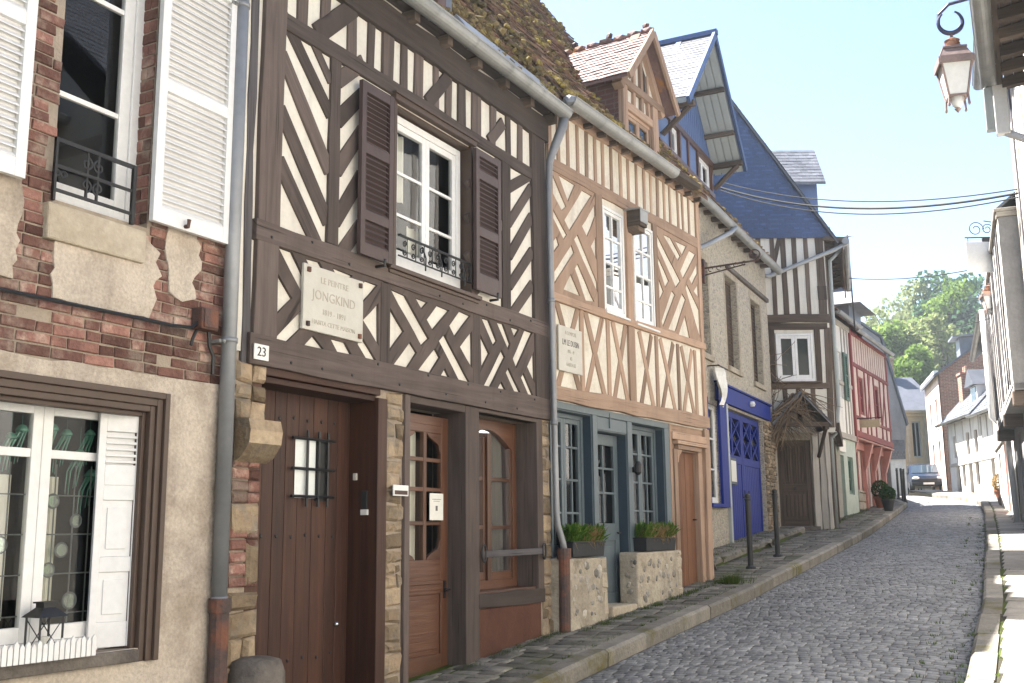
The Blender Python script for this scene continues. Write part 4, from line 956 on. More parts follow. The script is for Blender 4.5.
for cu, cz, sx, sz in ((7.44, 2.42, -1, -1), (6.86, 2.42, 1, -1), (7.44, 1.40, -1, 1), (6.86, 1.40, 1, 1)):
    pts = [(cu, cz), (cu + sx * .21, cz)] + [(cu + sx * (.21 - .19 * math.sin(t)), cz + sz * (.15 - .13 * math.cos(t)) * 1.0 + sz * .02 * math.sin(3 * t)) for t in [i * math.pi / 16 for i in range(1, 9)]] + [(cu, cz + sz * .17)]
    m.prism(pts, va + .004, vb - .003)
d = H.part('glazed_door', m, 'orangewood', .004)
m = H.mb(); m.face([(6.86, va + .02, 1.38), (7.44, va + .02, 1.38), (7.44, va + .02, 2.44), (6.86, va + .02, 2.44)]); m.build('pane', 'glass', d)
m = H.mb(); m.tube([(7.49, vb, 1.16), (7.49, vb + .05, 1.16), (7.43, vb + .055, 1.155)], .010, 6); m.box(7.475, 7.505, vb, vb + .006, 1.09, 1.23); m.build('handle', 'iron', d)
k = H.mb(); n = 26
for i in range(n): k.face([(6.86 + .32 * i / n, -.24 + .015 * math.sin(i * 1.3), 1.4), (6.86 + .32 * (i + 1) / n, -.24 + .015 * math.sin(i * 1.3 + 1.3), 1.4), (6.86 + .32 * (i + 1) / n, -.24 + .015 * math.sin(i * 1.3 + 1.3), 2.42), (6.86 + .32 * i / n, -.24 + .015 * math.sin(i * 1.3), 2.42)], r=.5)
k.build('curtain', 'curtain', d, smooth=True, recalc=False)
m = H.mb(); m.box(6.68, 7.60, -.3, .12, .2, .465); H.part('threshold', m, 'greystone', .015)
# window with arched leaves, sill, bar and plinth
m = H.mb(); va, vb = -.25, -.20
m.box(7.775, 7.845, va, vb, 1.10, 2.62); m.box(8.76, 8.83, va, vb, 1.10, 2.62); m.box(7.845, 8.76, va, vb, 1.10, 1.20); m.box(8.265, 8.335, va, vb + .015, 1.20, 2.5)
for (a, b) in ((7.845, 8.265), (8.335, 8.76)):
    pass
arc = [(7.845 + (8.76 - 7.845) * i / 20, 2.36 + .17 * math.sin(math.pi * i / 20)) for i in range(21)]
m.prism([(7.845, 2.62), *arc, (8.76, 2.62)], va, vb)
for (a, b) in ((7.845, 8.265), (8.335, 8.76)):
    m.box(a, a + .04, va + .005, vb - .008, 1.20, 2.46); m.box(b - .04, b, va + .005, vb - .008, 1.20, 2.46); m.box(a + .04, b - .04, va + .005, vb - .008, 1.20, 1.27)
    for z in (1.66, 2.09): m.box(a + .04, b - .04, va + .008, vb - .012, z - .016, z + .016)
w = H.part('window', m, 'orangewood', .004)
m = H.mb(); m.face([(7.84, va + .02, 1.2), (8.76, va + .02, 1.2), (8.76, va + .02, 2.55), (7.84, va + .02, 2.55)]); m.build('pane', 'glass', w)
for ca, cb in ((7.95, 8.28), (8.44, 8.72)):
    k = H.mb(); n = 18
    for i in range(n): k.face([(ca + (cb - ca) * i / n, -.285 + .015 * math.sin(i * 1.4), 1.2), (ca + (cb - ca) * (i + 1) / n, -.285 + .015 * math.sin(i * 1.4 + 1.4), 1.2), (ca + (cb - ca) * (i + 1) / n - .03, -.285 + .015 * math.sin(i * 1.4 + 1.4), 2.5), (ca + (cb - ca) * i / n - .03, -.285 + .015 * math.sin(i * 1.4), 2.5)], r=.5)
    k.build('curtain', 'curtain', w, smooth=True, recalc=False)
m = H.mb(); m.bar((7.75, 1.05), (8.95, 1.04), .125, -.2, .03, .006); H.part('window_sill', m, 'darkwood', .008)
H.box('inner_sill', 'orangewood', 7.775, 8.838, -.2, -.005, 1.092, 1.125, .005)
m = H.mb(); m.box(7.555, 8.9, -.03, .012, -.2, .985); H.part('plinth', m, 'plinth', .01)
m = H.mb(); m.bar((7.79, 1.435), (8.91, 1.44), .055, .03, .05, .003); q = H.part('window_bar', m, 'greywood', .006)
m = H.mb()
for u in (7.80, 8.90): m.tube([(u + .03 * math.cos(a), .05, 1.44 + .07 * math.sin(a)) for a in [i * math.pi / 8 for i in range(17)]], .010, 6, caps=False)
H.parts('bar_hook', m, 'iron', 0, q)
# roof: mossy old tiles, zinc apron, gutter
house_body(H, 4.84, 9.16, 6, -.4, 5.84, -2.8, 9.95, 'greyrender', 'browntile', .14, True, .17, .115, .022, th=.02)
m = H.mb(); L = Vector((0, -2.94, 4.11)).normalized(); Nn = Vector((0, 4.11, 2.94)).normalized()
for i in range(5200):
    u = random.uniform(4.9, 9.15); b = 5.23 * random.random() ** .9; p = Vector((u, .14, 5.84)) + L * b + Nn * random.uniform(.01, .045)
    if math.sin(u * 3.1 + b * 2.2) + math.sin(u * 7.3 - b * 5.1) + random.uniform(-1.2, 1.2) < -.1: continue
    r_ = random.uniform(.015, .055); m.blob(tuple(p), (r_ * 1.3, r_, r_ * .8), .35)
o = H.part('roof_moss', m, 'moss'); o['kind'] = 'stuff'
m = H.mb()
m.hexa([(7.45, .17, 5.84), (9.16, .17, 5.84), (9.16, -.04, 6.14), (7.45, -.04, 6.14), (7.45, .20, 5.87), (9.16, .20, 5.87), (9.16, -.01, 6.165), (7.45, -.01, 6.165)]); H.part('roof_flashing', m, 'zinc')
gutter(H, 4.86, 9.16, .235, 5.79, .078)
for i in range(9): H.box('rafter_end', 'oldwood', 5.1 + i * .5, 5.18 + i * .5, -.02, .13, 5.70, 5.79)
H.box('eaves_board', 'darkwood', 4.86, 9.15, -.02, .14, 5.795, 5.815)
# dormer, mostly above the picture
m = H.mb(); m.box(6.35, 6.50, -.3, -.04, 6.0, 7.5); m.box(7.20, 7.34, -.3, -.04, 6.0, 7.5); m.box(6.5, 7.2, -.3, -.06, 5.98, 6.12); m.box(6.5, 7.2, -.3, -.06, 7.3, 7.5)
dm = H.part('dormer', m, 'orangewood', .006)
m = H.mb(); m.box(7.34, 7.46, -2.0, -.06, 5.95, 7.45); m.box(6.26, 6.35, -2.0, -.06, 5.95, 7.45); m.build('dormer_cheek', 'slate', dm)
m = H.mb(); m.prism([(6.15, 7.42), (7.55, 7.42), (6.85, 8.5)], -2.4, .08); m.build('dormer_roof', 'browntile', dm)
w = window(H, 6.5, 7.2, 6.12, 7.3, -.1, 'white', 2, 1, (6.5, 6.9), fw=.05, lw=.045); w.parent = dm
# things fixed to the house
T = Thing('marble_plaque', 'square pale marble plaque with faint engraved lettering on the dark timber house', 'plaque', (-4.65, 0), 0, 5.76, 2.97, vb=.05)
m = T.mb(); m.box(5.425, 6.09, .038, .062, 2.97, 3.425); b = T.part('slab', m, 'marble', .004)
for s_, z, sz in (('LE PEINTRE', 3.335, .062), ('JONGKIND', 3.225, .095), ('1819 - 1891', 3.115, .055), ('HABITA CETTE MAISON', 3.035, .045)): text(T, s_, 5.757, z, .063, sz, 'engrave', b)
m = T.mb()
for u in (5.47, 6.045):
    for z in (3.01, 3.385): m.lathe([(.016, z - .016), (.016, z + .016)], (u, .068), 8)
T.parts('stud', m, 'castiron')
T = Thing('number_plate', 'white enamel house number 23 on the corner beam of the dark timber house', 'house number', (-4.63, 0), 0, 5.02, 2.69, vb=.06)
b = T.box('plate', 'enamel', 4.95, 5.085, .050, .060, 2.695, 2.795, .003); text(T, '23', 5.017, 2.745, .0615, .085, 'ink', b)
T = Thing('intercom', 'small intercom with a white label in the recess of the plank door', 'intercom', (-4.6, 0), 0, 6.32, 1.75, vb=-.12)
T.box('case', 'ink', 6.315, 6.335, -.15, -.10, 1.79, 1.92, .004); T.box('label', 'enamel', 6.313, 6.335, -.155, -.095, 1.745, 1.785, .002); T.box('switch', 'strawpaint' if 'strawpaint' in MAT else 'marble', 6.315, 6.335, -.23, -.20, 2.0, 2.05, .003)
T = Thing('wall_label', 'small white nameplate on the stone strip between the two doors', 'nameplate', (-4.6, 0), 0, 6.56, 1.89, vb=.03)
b = T.box('plate', 'enamel', 6.465, 6.66, .022, .032, 1.885, 1.965, .003); T.box('panel', 'castiron', 6.48, 6.645, .0325, .034, 1.895, 1.925, 0)
T = Thing('paper_notice', 'white paper notice taped inside the glazed brown door', 'notice', (-4.6, 0), 0, 7.33, 1.71, vb=-.155)
b = T.box('sheet', 'paper', 7.235, 7.435, -.158, -.155, 1.715, 1.93, 0)
m = T.mb(); m.box(7.32, 7.35, -.1545, -.1535, 1.79, 1.83); m.box(7.27, 7.40, -.1545, -.1535, 1.88, 1.884); m.box(7.29, 7.38, -.1545, -.1535, 1.865, 1.868); T.part('print', m, 'inkgrey')
T = Thing('guard_stone', 'dark worn guard stone at the foot of the plank door', 'guard stone', (-4.6, 0), 0, 5.02, .2, vb=.1)
m = T.mb(); m.lathe([(.19, .1), (.185, .5), (.175, .8), (.15, .87), (.08, .89)], (5.02, .06), 14); T.part('stone', m, 'greystone', smooth=True)
# ------------------------------------------------------------------ 3: tan timbered house with the grey blue shop front
H = Thing('timber_house', 'half timbered house with pale tan beams over a grey blue wooden shop front', 'house', (-4.62, 9.2), 3, 2.0, .7)
UP = [(1.16, 1.67, 3.97, 5.17), (1.93, 2.48, 3.96, 5.19)]
wall(H, 'wall', 'plaster_warm', -.04, 4.03, 2.88, 6.0, UP, 0, .2)
GR = [(.00, .81, 1.37, 2.80), (.93, 1.63, .5, 2.66), (1.77, 2.63, 1.39, 2.81), (2.97, 3.66, .6, 2.57)]
wall(H, 'shop_front', 'bluegrey', -.04, 2.77, .2, 2.885, GR[:3], -.01, .13)
wall(H, 'side_panel', 'tanwood', 2.77, 4.03, .2, 2.885, GR[3:], -.012, .16)
TB = lambda n, p, q, w, v=.016, j=.005, mat='tanwood': H.timber(n, mat, p, q, w, v, j)
TB('rail', (-.02, 5.305), (4.02, 5.37), .13, .028, .008); TB('beam', (-.02, 3.915), (4.02, 3.985), .085, .04, .008); TB('beam', (-.03, 2.955), (4.02, 2.985), .15, .05, .012)
TB('beam', (-.02, 5.98), (4.03, 6.0), .14, .03, .01)
sx = [.20, .405, .62, .82, 1.025, 1.21, 1.415, 1.66, 1.87, 2.09, 2.29, 2.495, 2.69, 2.89, 3.08, 3.33, 3.48, 3.685]
for u in sx: TB('stud', (u, 5.33 + u * .012), (u + random.uniform(-.012, .012), 5.95), random.uniform(.05, .068), .014)
TB('post', (3.955, 3.0), (3.945, 5.95), .105, .03); TB('post', (1.80, 3.0), (1.795, 3.9), .16, .03); TB('post', (1.795, 3.95), (1.80, 5.30), .15, .03); TB('post', (.02, 3.0), (.0, 5.95), .08, .02)
TB('post', (1.07, 3.92), (1.06, 5.28), .15, .026); TB('post', (2.545, 3.95), (2.535, 5.32), .11, .026)
for u in (.615, 1.23, 2.50, 3.14, 3.70): TB('stud', (u, 3.01), (u + random.uniform(-.01, .01), 3.9), .075, .018)
for a, b in ((.09, .565), (.70, 1.12), (1.34, 1.69), (2.02, 2.38), (2.61, 3.02), (3.25, 3.62)):
    TB('brace', (a + .01, 3.89), (b, 3.02), .085, .014); TB('brace', (b - .01, 3.89), (a + .01, 3.02), .085, .010)
def seg(p, q, w, v=.014): TB('brace', p, q, w, v)
brace_panel(H, 'left2', (-.03, 1.08, 3.95, 5.27), 'tanwood', .015)
brace_panel(H, 'right2', (2.56, 3.94, 3.97, 5.34), 'tanwood', .015)
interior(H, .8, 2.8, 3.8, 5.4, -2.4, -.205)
window(H, 1.15, 1.67, 3.97, 5.17, .02, 'white', 1, 2, (4.27, 4.55, 4.83), fw=.03, lw=.04, mw=.028, curtain=[(1.18, 1.64, 4.0, 5.14)], bottom=.045)
window(H, 1.93, 2.48, 3.96, 5.19, .02, 'white', 1, 2, (4.26, 4.56, 4.86), fw=.03, lw=.04, mw=.028, curtain=[(1.96, 2.46, 4.0, 5.16)], bottom=.045)
m = H.mb(); m.box(1.12, 1.71, -.02, .06, 3.945, 3.968); m.box(1.90, 2.52, -.02, .06, 3.935, 3.958); H.parts('window_sill', m, 'white', .004)
m = H.mb(); m.box(1.735, 1.93, -.02, .20, 5.06, 5.25); m.prism([(1.77, 5.0), (1.93, 5.0), (1.93, 5.06), (1.735, 5.06)], -.02, .17); b = H.part('beam_end', m, 'oldwood', .01)
m = H.mb(); m.hexa([(1.715, -.02, 5.25), (1.95, -.02, 5.25), (1.95, .215, 5.245), (1.715, .215, 5.245), (1.715, -.02, 5.27), (1.95, -.02, 5.27), (1.95, .215, 5.262), (1.715, .215, 5.262)]); m.box(1.735, 1.932, .201, .209, 5.10, 5.245); m.build('beam_cap', 'zinc', b)
# shop front joinery
interior(H, -.03, 2.8, .3, 2.86, -2.2, -.18)
m = H.mb()
m.box(-.04, 2.77, -.01, .012, 2.81, 2.88); m.box(.82, .92, -.01, .01, 1.37, 2.81); m.box(1.64, 1.76, -.01, .01, 1.39, 2.81); m.box(2.64, 2.77, -.01, .012, .5, 2.81); m.box(.93, 1.63, -.01, .004, 2.67, 2.80)
m.box(1.20, 1.22, -.01, .02, 2.70, 2.86)
H.part('front_trim', m, 'bluegrey', .004)
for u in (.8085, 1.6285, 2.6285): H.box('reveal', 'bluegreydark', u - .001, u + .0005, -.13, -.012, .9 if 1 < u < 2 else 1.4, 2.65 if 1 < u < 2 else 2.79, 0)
window(H, .002, .805, 1.375, 2.795, -.10, 'bluegrey', 2, 2, (1.80, 2.13, 2.46), fw=.045, lw=.05, mw=.022, curtain=None)
window(H, 1.775, 2.625, 1.395, 2.805, -.10, 'bluegrey', 2, 2, (1.84, 2.16, 2.48), fw=.045, lw=.05, mw=.022)
m = H.mb(); va, vb = -.15, -.115
m.box(.935, 1.03, va, vb, .86, 2.65); m.box(1.53, 1.625, va, vb, .86, 2.65); m.box(1.03, 1.53, va, vb, 2.53, 2.65); m.box(1.03, 1.53, va, vb, .86, .98); m.box(1.03, 1.53, va, vb, 1.52, 1.70)
m.box(1.03, 1.53, va + .01, vb - .014, .98, 1.52); m.box(1.09, 1.47, va, vb - .004, 1.04, 1.46); m.box(1.268, 1.292, va, vb - .003, 1.70, 2.53)
for z in (1.80, 2.02, 2.28)[1:]: m.box(1.03, 1.53, va, vb - .003, z - .012, z + .012)
d = H.part('glazed_door', m, 'bluegrey', .004)
m = H.mb(); m.face([(1.03, va + .015, 1.7), (1.53, va + .015, 1.7), (1.53, va + .015, 2.54), (1.03, va + .015, 2.54)]); m.build('pane', 'glass', d)
m = H.mb(); m.tube([(1.57, vb, 1.60), (1.57, vb + .045, 1.60), (1.50, vb + .05, 1.595)], .009, 6); m.build('handle', 'iron', d)
m = H.mb(); m.box(.86, 1.44, -.2, .17, .5, .87); H.part('door_step', m, 'sillstone', .02)
# low flint walls under the windows
for nm, a, b, zt, zb in (('low_wall', -.09, .765, 1.365, .3), ('low_wall', 1.455, 2.655, 1.395, .35)):
    m = H.mb(); m.box(a, b, -.05, .165, zb, zt, j=.008); w = H.part(nm, m, 'limewall', .02)
    m = H.mb()
    for i in range(int((b - a) * 30)):
        u, z = random.uniform(a + .06, b - .14), random.uniform(zb + .5, zt - .07); r_ = random.uniform(.018, .05); m.blob((u, .165, z), (r_ * 1.2, .014, r_), .2)
    if a > 1:
        for i in range(9): v, z = random.uniform(.03, .14), random.uniform(.95, 1.33); r_ = random.uniform(.015, .03); m.blob((a, v, z), (.012, r_, r_), .2)
    H.parts('flint', m, 'nodule', 0, w)
    m = H.mb(); zz = zb + .5
    while zz < zt - .05: h = random.uniform(.12, .26); m.stone(b - random.uniform(.1, .16), b - .004, zz, min(zz + h, zt - .01), -.02, .172, j=.008); zz += h + .01
    m.build('quoin', 'sillstone', w)
# tan door on the right
m = H.mb(); m.box(2.955, 3.69, -.02, .05, 2.585, 2.64); m.box(2.90, 3.86, -.02, .07, 2.645, 2.69); m.box(2.82, 3.9, -.02, .04, 2.70, 2.79); m.box(2.865, 2.968, -.15, .03, .6, 2.585); m.box(3.655, 3.76, -.15, .015, .6, 2.585)
m.prism([(2.97, 2.585), (2.97, 2.42), (2.995, 2.43), (3.03, 2.51), (3.10, 2.56), (3.12, 2.585)], -.06, .03)
H.part('door_frame', m, 'tanwood', .006)
TB('post', (3.90, .55), (3.95, 2.9), .16, .03, .01); TB('post', (2.80, .55), (2.805, 2.88), .07, .02)
m = H.mb()
for i in range(5): m.box(2.97 + i * .137, 2.97 + (i + 1) * .137 - .004, -.12, -.06 + .002 * (i % 2), .86, 2.58)
d = H.part('plank_door', m, 'tandoor', .003)
m = H.mb(); m.tube([(3.58, -.06, 1.75), (3.58, -.01, 1.75), (3.54, -.01, 1.75)], .010, 6); m.build('handle', 'iron', d)
m = H.mb(); m.box(2.93, 3.72, -.25, .12, .4, .90); H.part('door_step', m, 'greystone', .02)
# roof, gutter, drainpipe
house_body(H, -.03, 4.05, 6, 0, 6.02, -2.8, 10.1, 'greyrender', 'browntile', .14, True, .17, .115, .018, th=.018)
m = H.mb(); L = Vector((0, -2.94, 4.08)).normalized(); Nn = Vector((0, 4.08, 2.94)).normalized()
for i in range(2600):
    u = random.uniform(0, 4.0); b = 5.0 * random.random(); p = Vector((u, .14, 6.02)) + L * b + Nn * random.uniform(.01, .04)
    if math.sin(u * 3.1 + b * 2.2) + math.sin(u * 7.3 - b * 5.1) + random.uniform(-1.2, 1.2) < .3: continue
    r_ = random.uniform(.015, .05); m.blob(tuple(p), (r_ * 1.3, r_, r_ * .8), .35)
for i in range(70):
    u = random.uniform(.1, 1.6); p = Vector((u, .16, 6.04)) + L * random.uniform(0, .25) + Nn * .03; r_ = random.uniform(.02, .05); m.blob(tuple(p), (r_ * 1.6, r_, r_ * .8), .35)
o = H.part('roof_moss', m, 'moss'); o['kind'] = 'stuff'
m = H.mb(); m.hexa([(-.10, .12, 5.72), (.0, .12, 5.72), (.0, -2.8, 9.75), (-.10, -2.8, 9.75), (-.10, .13, 6.02), (.0, .13, 6.02), (.0, -2.8, 10.11), (-.10, -2.8, 10.11)], axis=(0, -.6, .8)); H.part('roof_verge', m, 'browntile', .03)
m = H.mb()
for i in range(620): p = Vector((random.uniform(-.14, .02), .13, 5.75 + random.uniform(.0, .3))) + L * random.uniform(0, 5); r_ = random.uniform(.02, .06); m.blob(tuple(p), (r_, r_, r_ * .8), .35)
o = H.part('verge_moss', m, 'moss'); o['kind'] = 'stuff'
gutter(H, .06, 2.72, .225, 5.97, .08); m = H.mb(); m.blob((.05, .225, 5.95), (.05, .085, .07), .1); H.part('gutter_end', m, 'zincpipe')
m = H.mb(); m.hexa([(2.72, .14, 5.92), (3.45, .14, 5.94), (3.45, .28, 5.94), (2.72, .28, 5.92), (2.72, .14, 5.99), (3.45, .14, 6.01), (3.45, .28, 6.01), (2.72, .28, 5.99)]); H.part('eaves_board', m, 'oldwood', .006)
for i in range(13): H.box('rafter_end', 'oldwood', .1 + i * .31, .16 + i * .31, -.02, .12, 5.92, 5.97)
m = H.mb(); pts = [(-.06, .22, 5.74), (-.08, .21, 5.62), (-.13, .15, 5.42), (-.16, .10, 5.25), (-.165, .09, 4.9), (-.14, .085, 3.7), (-.11, .085, 1.80), (-.10, .09, 1.68), (-.06, .12, 1.52), (-.04, .125, 1.42)]
m.tube(pts, [.05, .05, .045, .036, .031, .030, .030, .030, .030, .030], 12); m.tube([(-.144, .085, 3.86), (-.144, .085, 3.82)], .037, 12); m.tube([(-.125, .085, 2.66), (-.125, .085, 2.62)], .037, 12); H.part('drainpipe', m, 'zincpipe', smooth=True)
m = H.mb(); m.tube([(-.05, .125, 1.42), (-.06, .125, .3)], .055, 12); m.tube([(-.05, .125, 1.46), (-.05, .125, 1.36)], .068, 12); H.part('drainpipe_foot', m, 'castiron')
# dormer
def gable_dormer_frame():
    m = H.mb(); v = .0
    for a, b in ((1.78, 1.90), (2.62, 2.78)): m.box(a, b, v - .12, v + .02, 6.0, 6.92)
    m.box(1.90, 2.62, v - .12, v + .015, 6.56, 6.66); m.box(1.90, 2.62, v - .12, v + .01, 6.02, 6.10)
    m.bar((1.74, 6.80), (2.34, 7.66), .10, v - .1, v + .03, .004); m.bar((2.94, 6.80), (2.34, 7.66), .10, v - .1, v + .03, .004)
    m.bar((2.34, 6.66), (2.34, 7.5), .07, v - .1, v + .012, .004); m.bar((2.12, 6.66), (2.15, 7.2), .06, v - .1, v + .008, .004); m.bar((2.54, 6.66), (2.52, 7.2), .06, v - .1, v + .008, .004)
    m.box(1.72, 2.96, v - .1, v + .035, 6.84, 6.93)
    return m
dm = H.part('dormer', gable_dormer_frame(), 'tanwood', .008)
m = H.mb(); m.prism([(1.9, 6.66), (2.62, 6.66), (2.78, 6.92), (2.34, 7.6), (1.78, 6.92)], -.12, -.03); m.prism([(1.80, 6.0), (1.91, 6.0), (1.91, 6.6), (1.80, 6.6)], -.1, -.02); m.build('dormer_panel', 'plaster_warm', dm)
m = H.mb(); m.prism([(2.40, 6.98), (2.56, 6.98), (2.56, 7.15), (2.40, 7.38)], -.05, -.024); m.build('dormer_hatch', 'ink', dm)
w = window(H, 1.91, 2.62, 6.10, 6.56, -.02, 'tanwood', 2, 1, (6.33,), fw=.04, lw=.045, mw=.025); w.parent = dm; w.name = 'dormer_window'
interior(H, 1.88, 2.66, 6.0, 6.62, -1., -.125).parent = dm
m = H.mb(); m.box(1.78, 1.84, -2.4, -.05, 5.98, 7.05); m.box(2.72, 2.78, -2.4, -.05, 5.98, 7.05); H.parts('dormer_cheek', m, 'brickshade', 0, dm)
m = H.mb()
for sgn, ue in ((-1, 1.62), (1, 3.03)):
    A = (0, -1, 0); up = Vector((2.34 - ue, 0, 7.70 - 6.89)); L = up.length
    deck = [(ue, .16, 6.87), (2.34, .16, 7.68), (2.34, -2.7, 7.68), (ue, -2.7, 6.87)]
    m.hexa([(p[0], p[1], p[2] - .035) for p in deck] + deck, r=.4)
    tiles(m, (ue, .19, 6.875), A, up, 2.85, L + .01, .105, .085, .012, .006, lift=.004)
for i in range(15): m.blob((2.34, (.1 - i * .19), 7.71 + .005 * (i % 2)), (.055, .11, .05), .12)
m.build('dormer_roof', 'pinktile', dm)
m = H.mb()
for i in range(5): m.blob((2.34, (.08 - i * .5), 7.78), (.035, .05, .05), .25)
H.parts('ridge_crest', m, 'castiron', 0, dm)
m = H.mb()
m.bar((1.60, 6.83), (2.34, 7.67), .09, .165, .20, .004); m.bar((3.05, 6.83), (2.34, 7.67), .09, .165, .20, .004); H.parts('bargeboard', m, 'tanwood', 0, dm)
# plaque and planters
T = Thing('stone_plaque', 'tall cream commemorative plaque lettered in grey on the tan timbered house', 'plaque', (-4.63, 9.2), 3, .335, 3.19, vb=.04)
m = T.mb(); m.box(.09, .58, .024, .042, 3.19, 3.65); b = T.part('slab', m, 'marble', .004)
for s_, z, sz, mt in (('A COMPOSE', 3.585, .06, 'engrave'), ('LM LE DUSIN', 3.485, .085, 'inkgrey'), ('1911 - 19', 3.40, .05, 'engrave'), ('ICI', 3.33, .05, 'engrave'), ('HABITA ICI', 3.265, .055, 'engrave')): text(T, s_, .335, z, .043, sz, mt, b, sx=.72)
def flower_box(u0, u1, z0, lab, straw, p0=(-4.6, 9.2), yaw=3, dens=1.6, wid=.12):
    T = Thing('flower_box', lab, 'flower box', p0, yaw, (u0 + u1) / 2, z0, 'black flower boxes on the low walls', vb=.08)
    m = T.mb(); v0, v1, h = -.02, .15, .145
    m.hexa([(u0 + .015, v0 + .01, z0), (u1 - .015, v0 + .01, z0), (u1 - .015, v1 - .01, z0), (u0 + .015, v1 - .01, z0), (u0, v0, z0 + h), (u1, v0, z0 + h), (u1, v1, z0 + h), (u0, v1, z0 + h)])
    m.box(u0 - .006, u1 + .006, v0 - .006, v1 + .006, z0 + h - .016, z0 + h + .002); T.part('trough', m, 'planterblack', .006)
    L = T.mb(); Sx = T.mb()
    for i in range(int(900 * dens)):
        u = random.uniform(u0 + .02, u1 - .02); v = random.uniform(v0, v1); st = math.exp(-((u - straw) / wid) ** 2)
        isS = random.random() < st * .9 + .06; a = random.uniform(0, 6.28); ln = random.uniform(.08, .2) if isS else random.uniform(.04, .13); lean = random.uniform(.1, 1.); wd = .004 if isS else random.uniform(.008, .02)
        bz = z0 + h - .02 + random.random() * (.04 if isS else .11)
        tip = (u + math.cos(a) * ln * lean, v + math.sin(a) * ln * lean + .02, bz + ln * (1 - lean * .4) - (.14 if isS and random.random() < .35 else 0))
        mid = ((u + tip[0]) / 2, (v + tip[1]) / 2 + .01, max(bz, (bz + tip[2]) / 2 + .02)); s_, c_ = math.sin(a) * wd, math.cos(a) * wd
        (Sx if isS else L).face([(u, v, bz), (mid[0] - s_, mid[1] + c_, mid[2]), tip, (mid[0] + s_, mid[1] - c_, mid[2])])
    L.build('foliage', 'leaf', T.e, recalc=False); Sx.build('dry_grass', 'strawleaf', T.e, recalc=False)
flower_box(.05, .72, 1.375, 'black flower box of green leaves and straw grass on the left low wall', .48)
flower_box(1.70, 2.50, 1.40, 'black flower box of spiky pale grass on the right low wall', 2.12, wid=.26)
T = Thing('wall_lamp', 'small dark lamp fixed on the post between the grey blue door and window', 'lamp', (-4.6, 9.2), 3, 1.70, 2.3, vb=.05)
m = T.mb(); m.box(1.685, 1.715, .01, .05, 2.25, 2.31); m.lathe([(.015, 2.22), (.04, 2.25), (.04, 2.34), (.02, 2.37)], (1.70, .075), 10); T.part('body', m, 'iron')
# ------------------------------------------------------------------ 4: flint house with the blue doors and the blue gabled dormer
P3 = (-5.5, 17.5)
H = Thing('flint_house', 'flint rubble house with deep blue double doors and a big blue slate gabled dormer', 'house', P3, -3, 0, 1.3)
UP = [(-1.28, -.75, 4.46, 6.05), (.36, 1.20, 4.46, 6.11), (2.26, 3.08, 4.42, 6.04)]
wall(H, 'wall', 'flint', -4.3, 3.75, 3.75, 7.15, UP, 0, .3)
wall(H, 'ground_wall', 'flint', -4.3, 3.75, .3, 3.75, [(-1.16, -.52, 2.05, 3.66), (0, 2.80, .9, 3.70)], -.004, .3)
m = H.mb()
for a, b, c, d in UP: m = H.mb(); m.box(a - .05, b + .05, -.1, .05, c - .10, c - .005); m.box(a - .10, a - .005, -.02, .008, c, d); m.box(b + .005, b + .10, -.02, .008, c, d); m.box(a - .1, b + .1, -.02, .009, d + .004, d + .13); H.part('window_surround', m, 'limewall', .01)
m = H.mb(); m.box(.45, 3.70, -.02, .06, 6.22, 6.30); H.part('string_course', m, 'greystone', .01)
for a, b, c, d in UP: louvre(H, a + .005, b - .005, -.14, [(c + .05, d - .06)], c, d - .005, 'oldwood', pitch=.07, st=.04)
m = H.mb(); m.box(-.62, 3.30, -.03, .06, 3.745, 4.03); m.box(-.66, 3.34, -.03, .09, 4.035, 4.07); fa = H.part('fascia', m, 'blue', .006)
m = H.mb(); m.lathe([(.05, 3.86), (.07, 3.90), (.05, 3.95)], (1.62, .08), 10); m.build('fascia_lamp', 'enamel', fa)
window(H, -1.16, -.52, 2.06, 3.66, -.05, 'white', 1, 2, (2.6, 3.1), fw=.03, lw=.045, mw=.03); interior(H, -1.4, -.3, 1.8, 3.8, -2, -.31)
m = H.mb(); m.box(-.52, -.02, -.03, .045, 2.0, 3.74); m.box(-1.26, -.4, -.03, .07, 1.985, 2.045); m.box(-1.28, -1.17, -.03, .03, 2.05, 3.74); H.part('window_frame', m, 'blue', .006)
m = H.mb(); m.box(-.10, .0, -.05, .05, 1.2, 3.74); H.part('door_post', m, 'palegrey', .006)
interior(H, -.1, 2.9, .9, 3.74, -2, -.31)
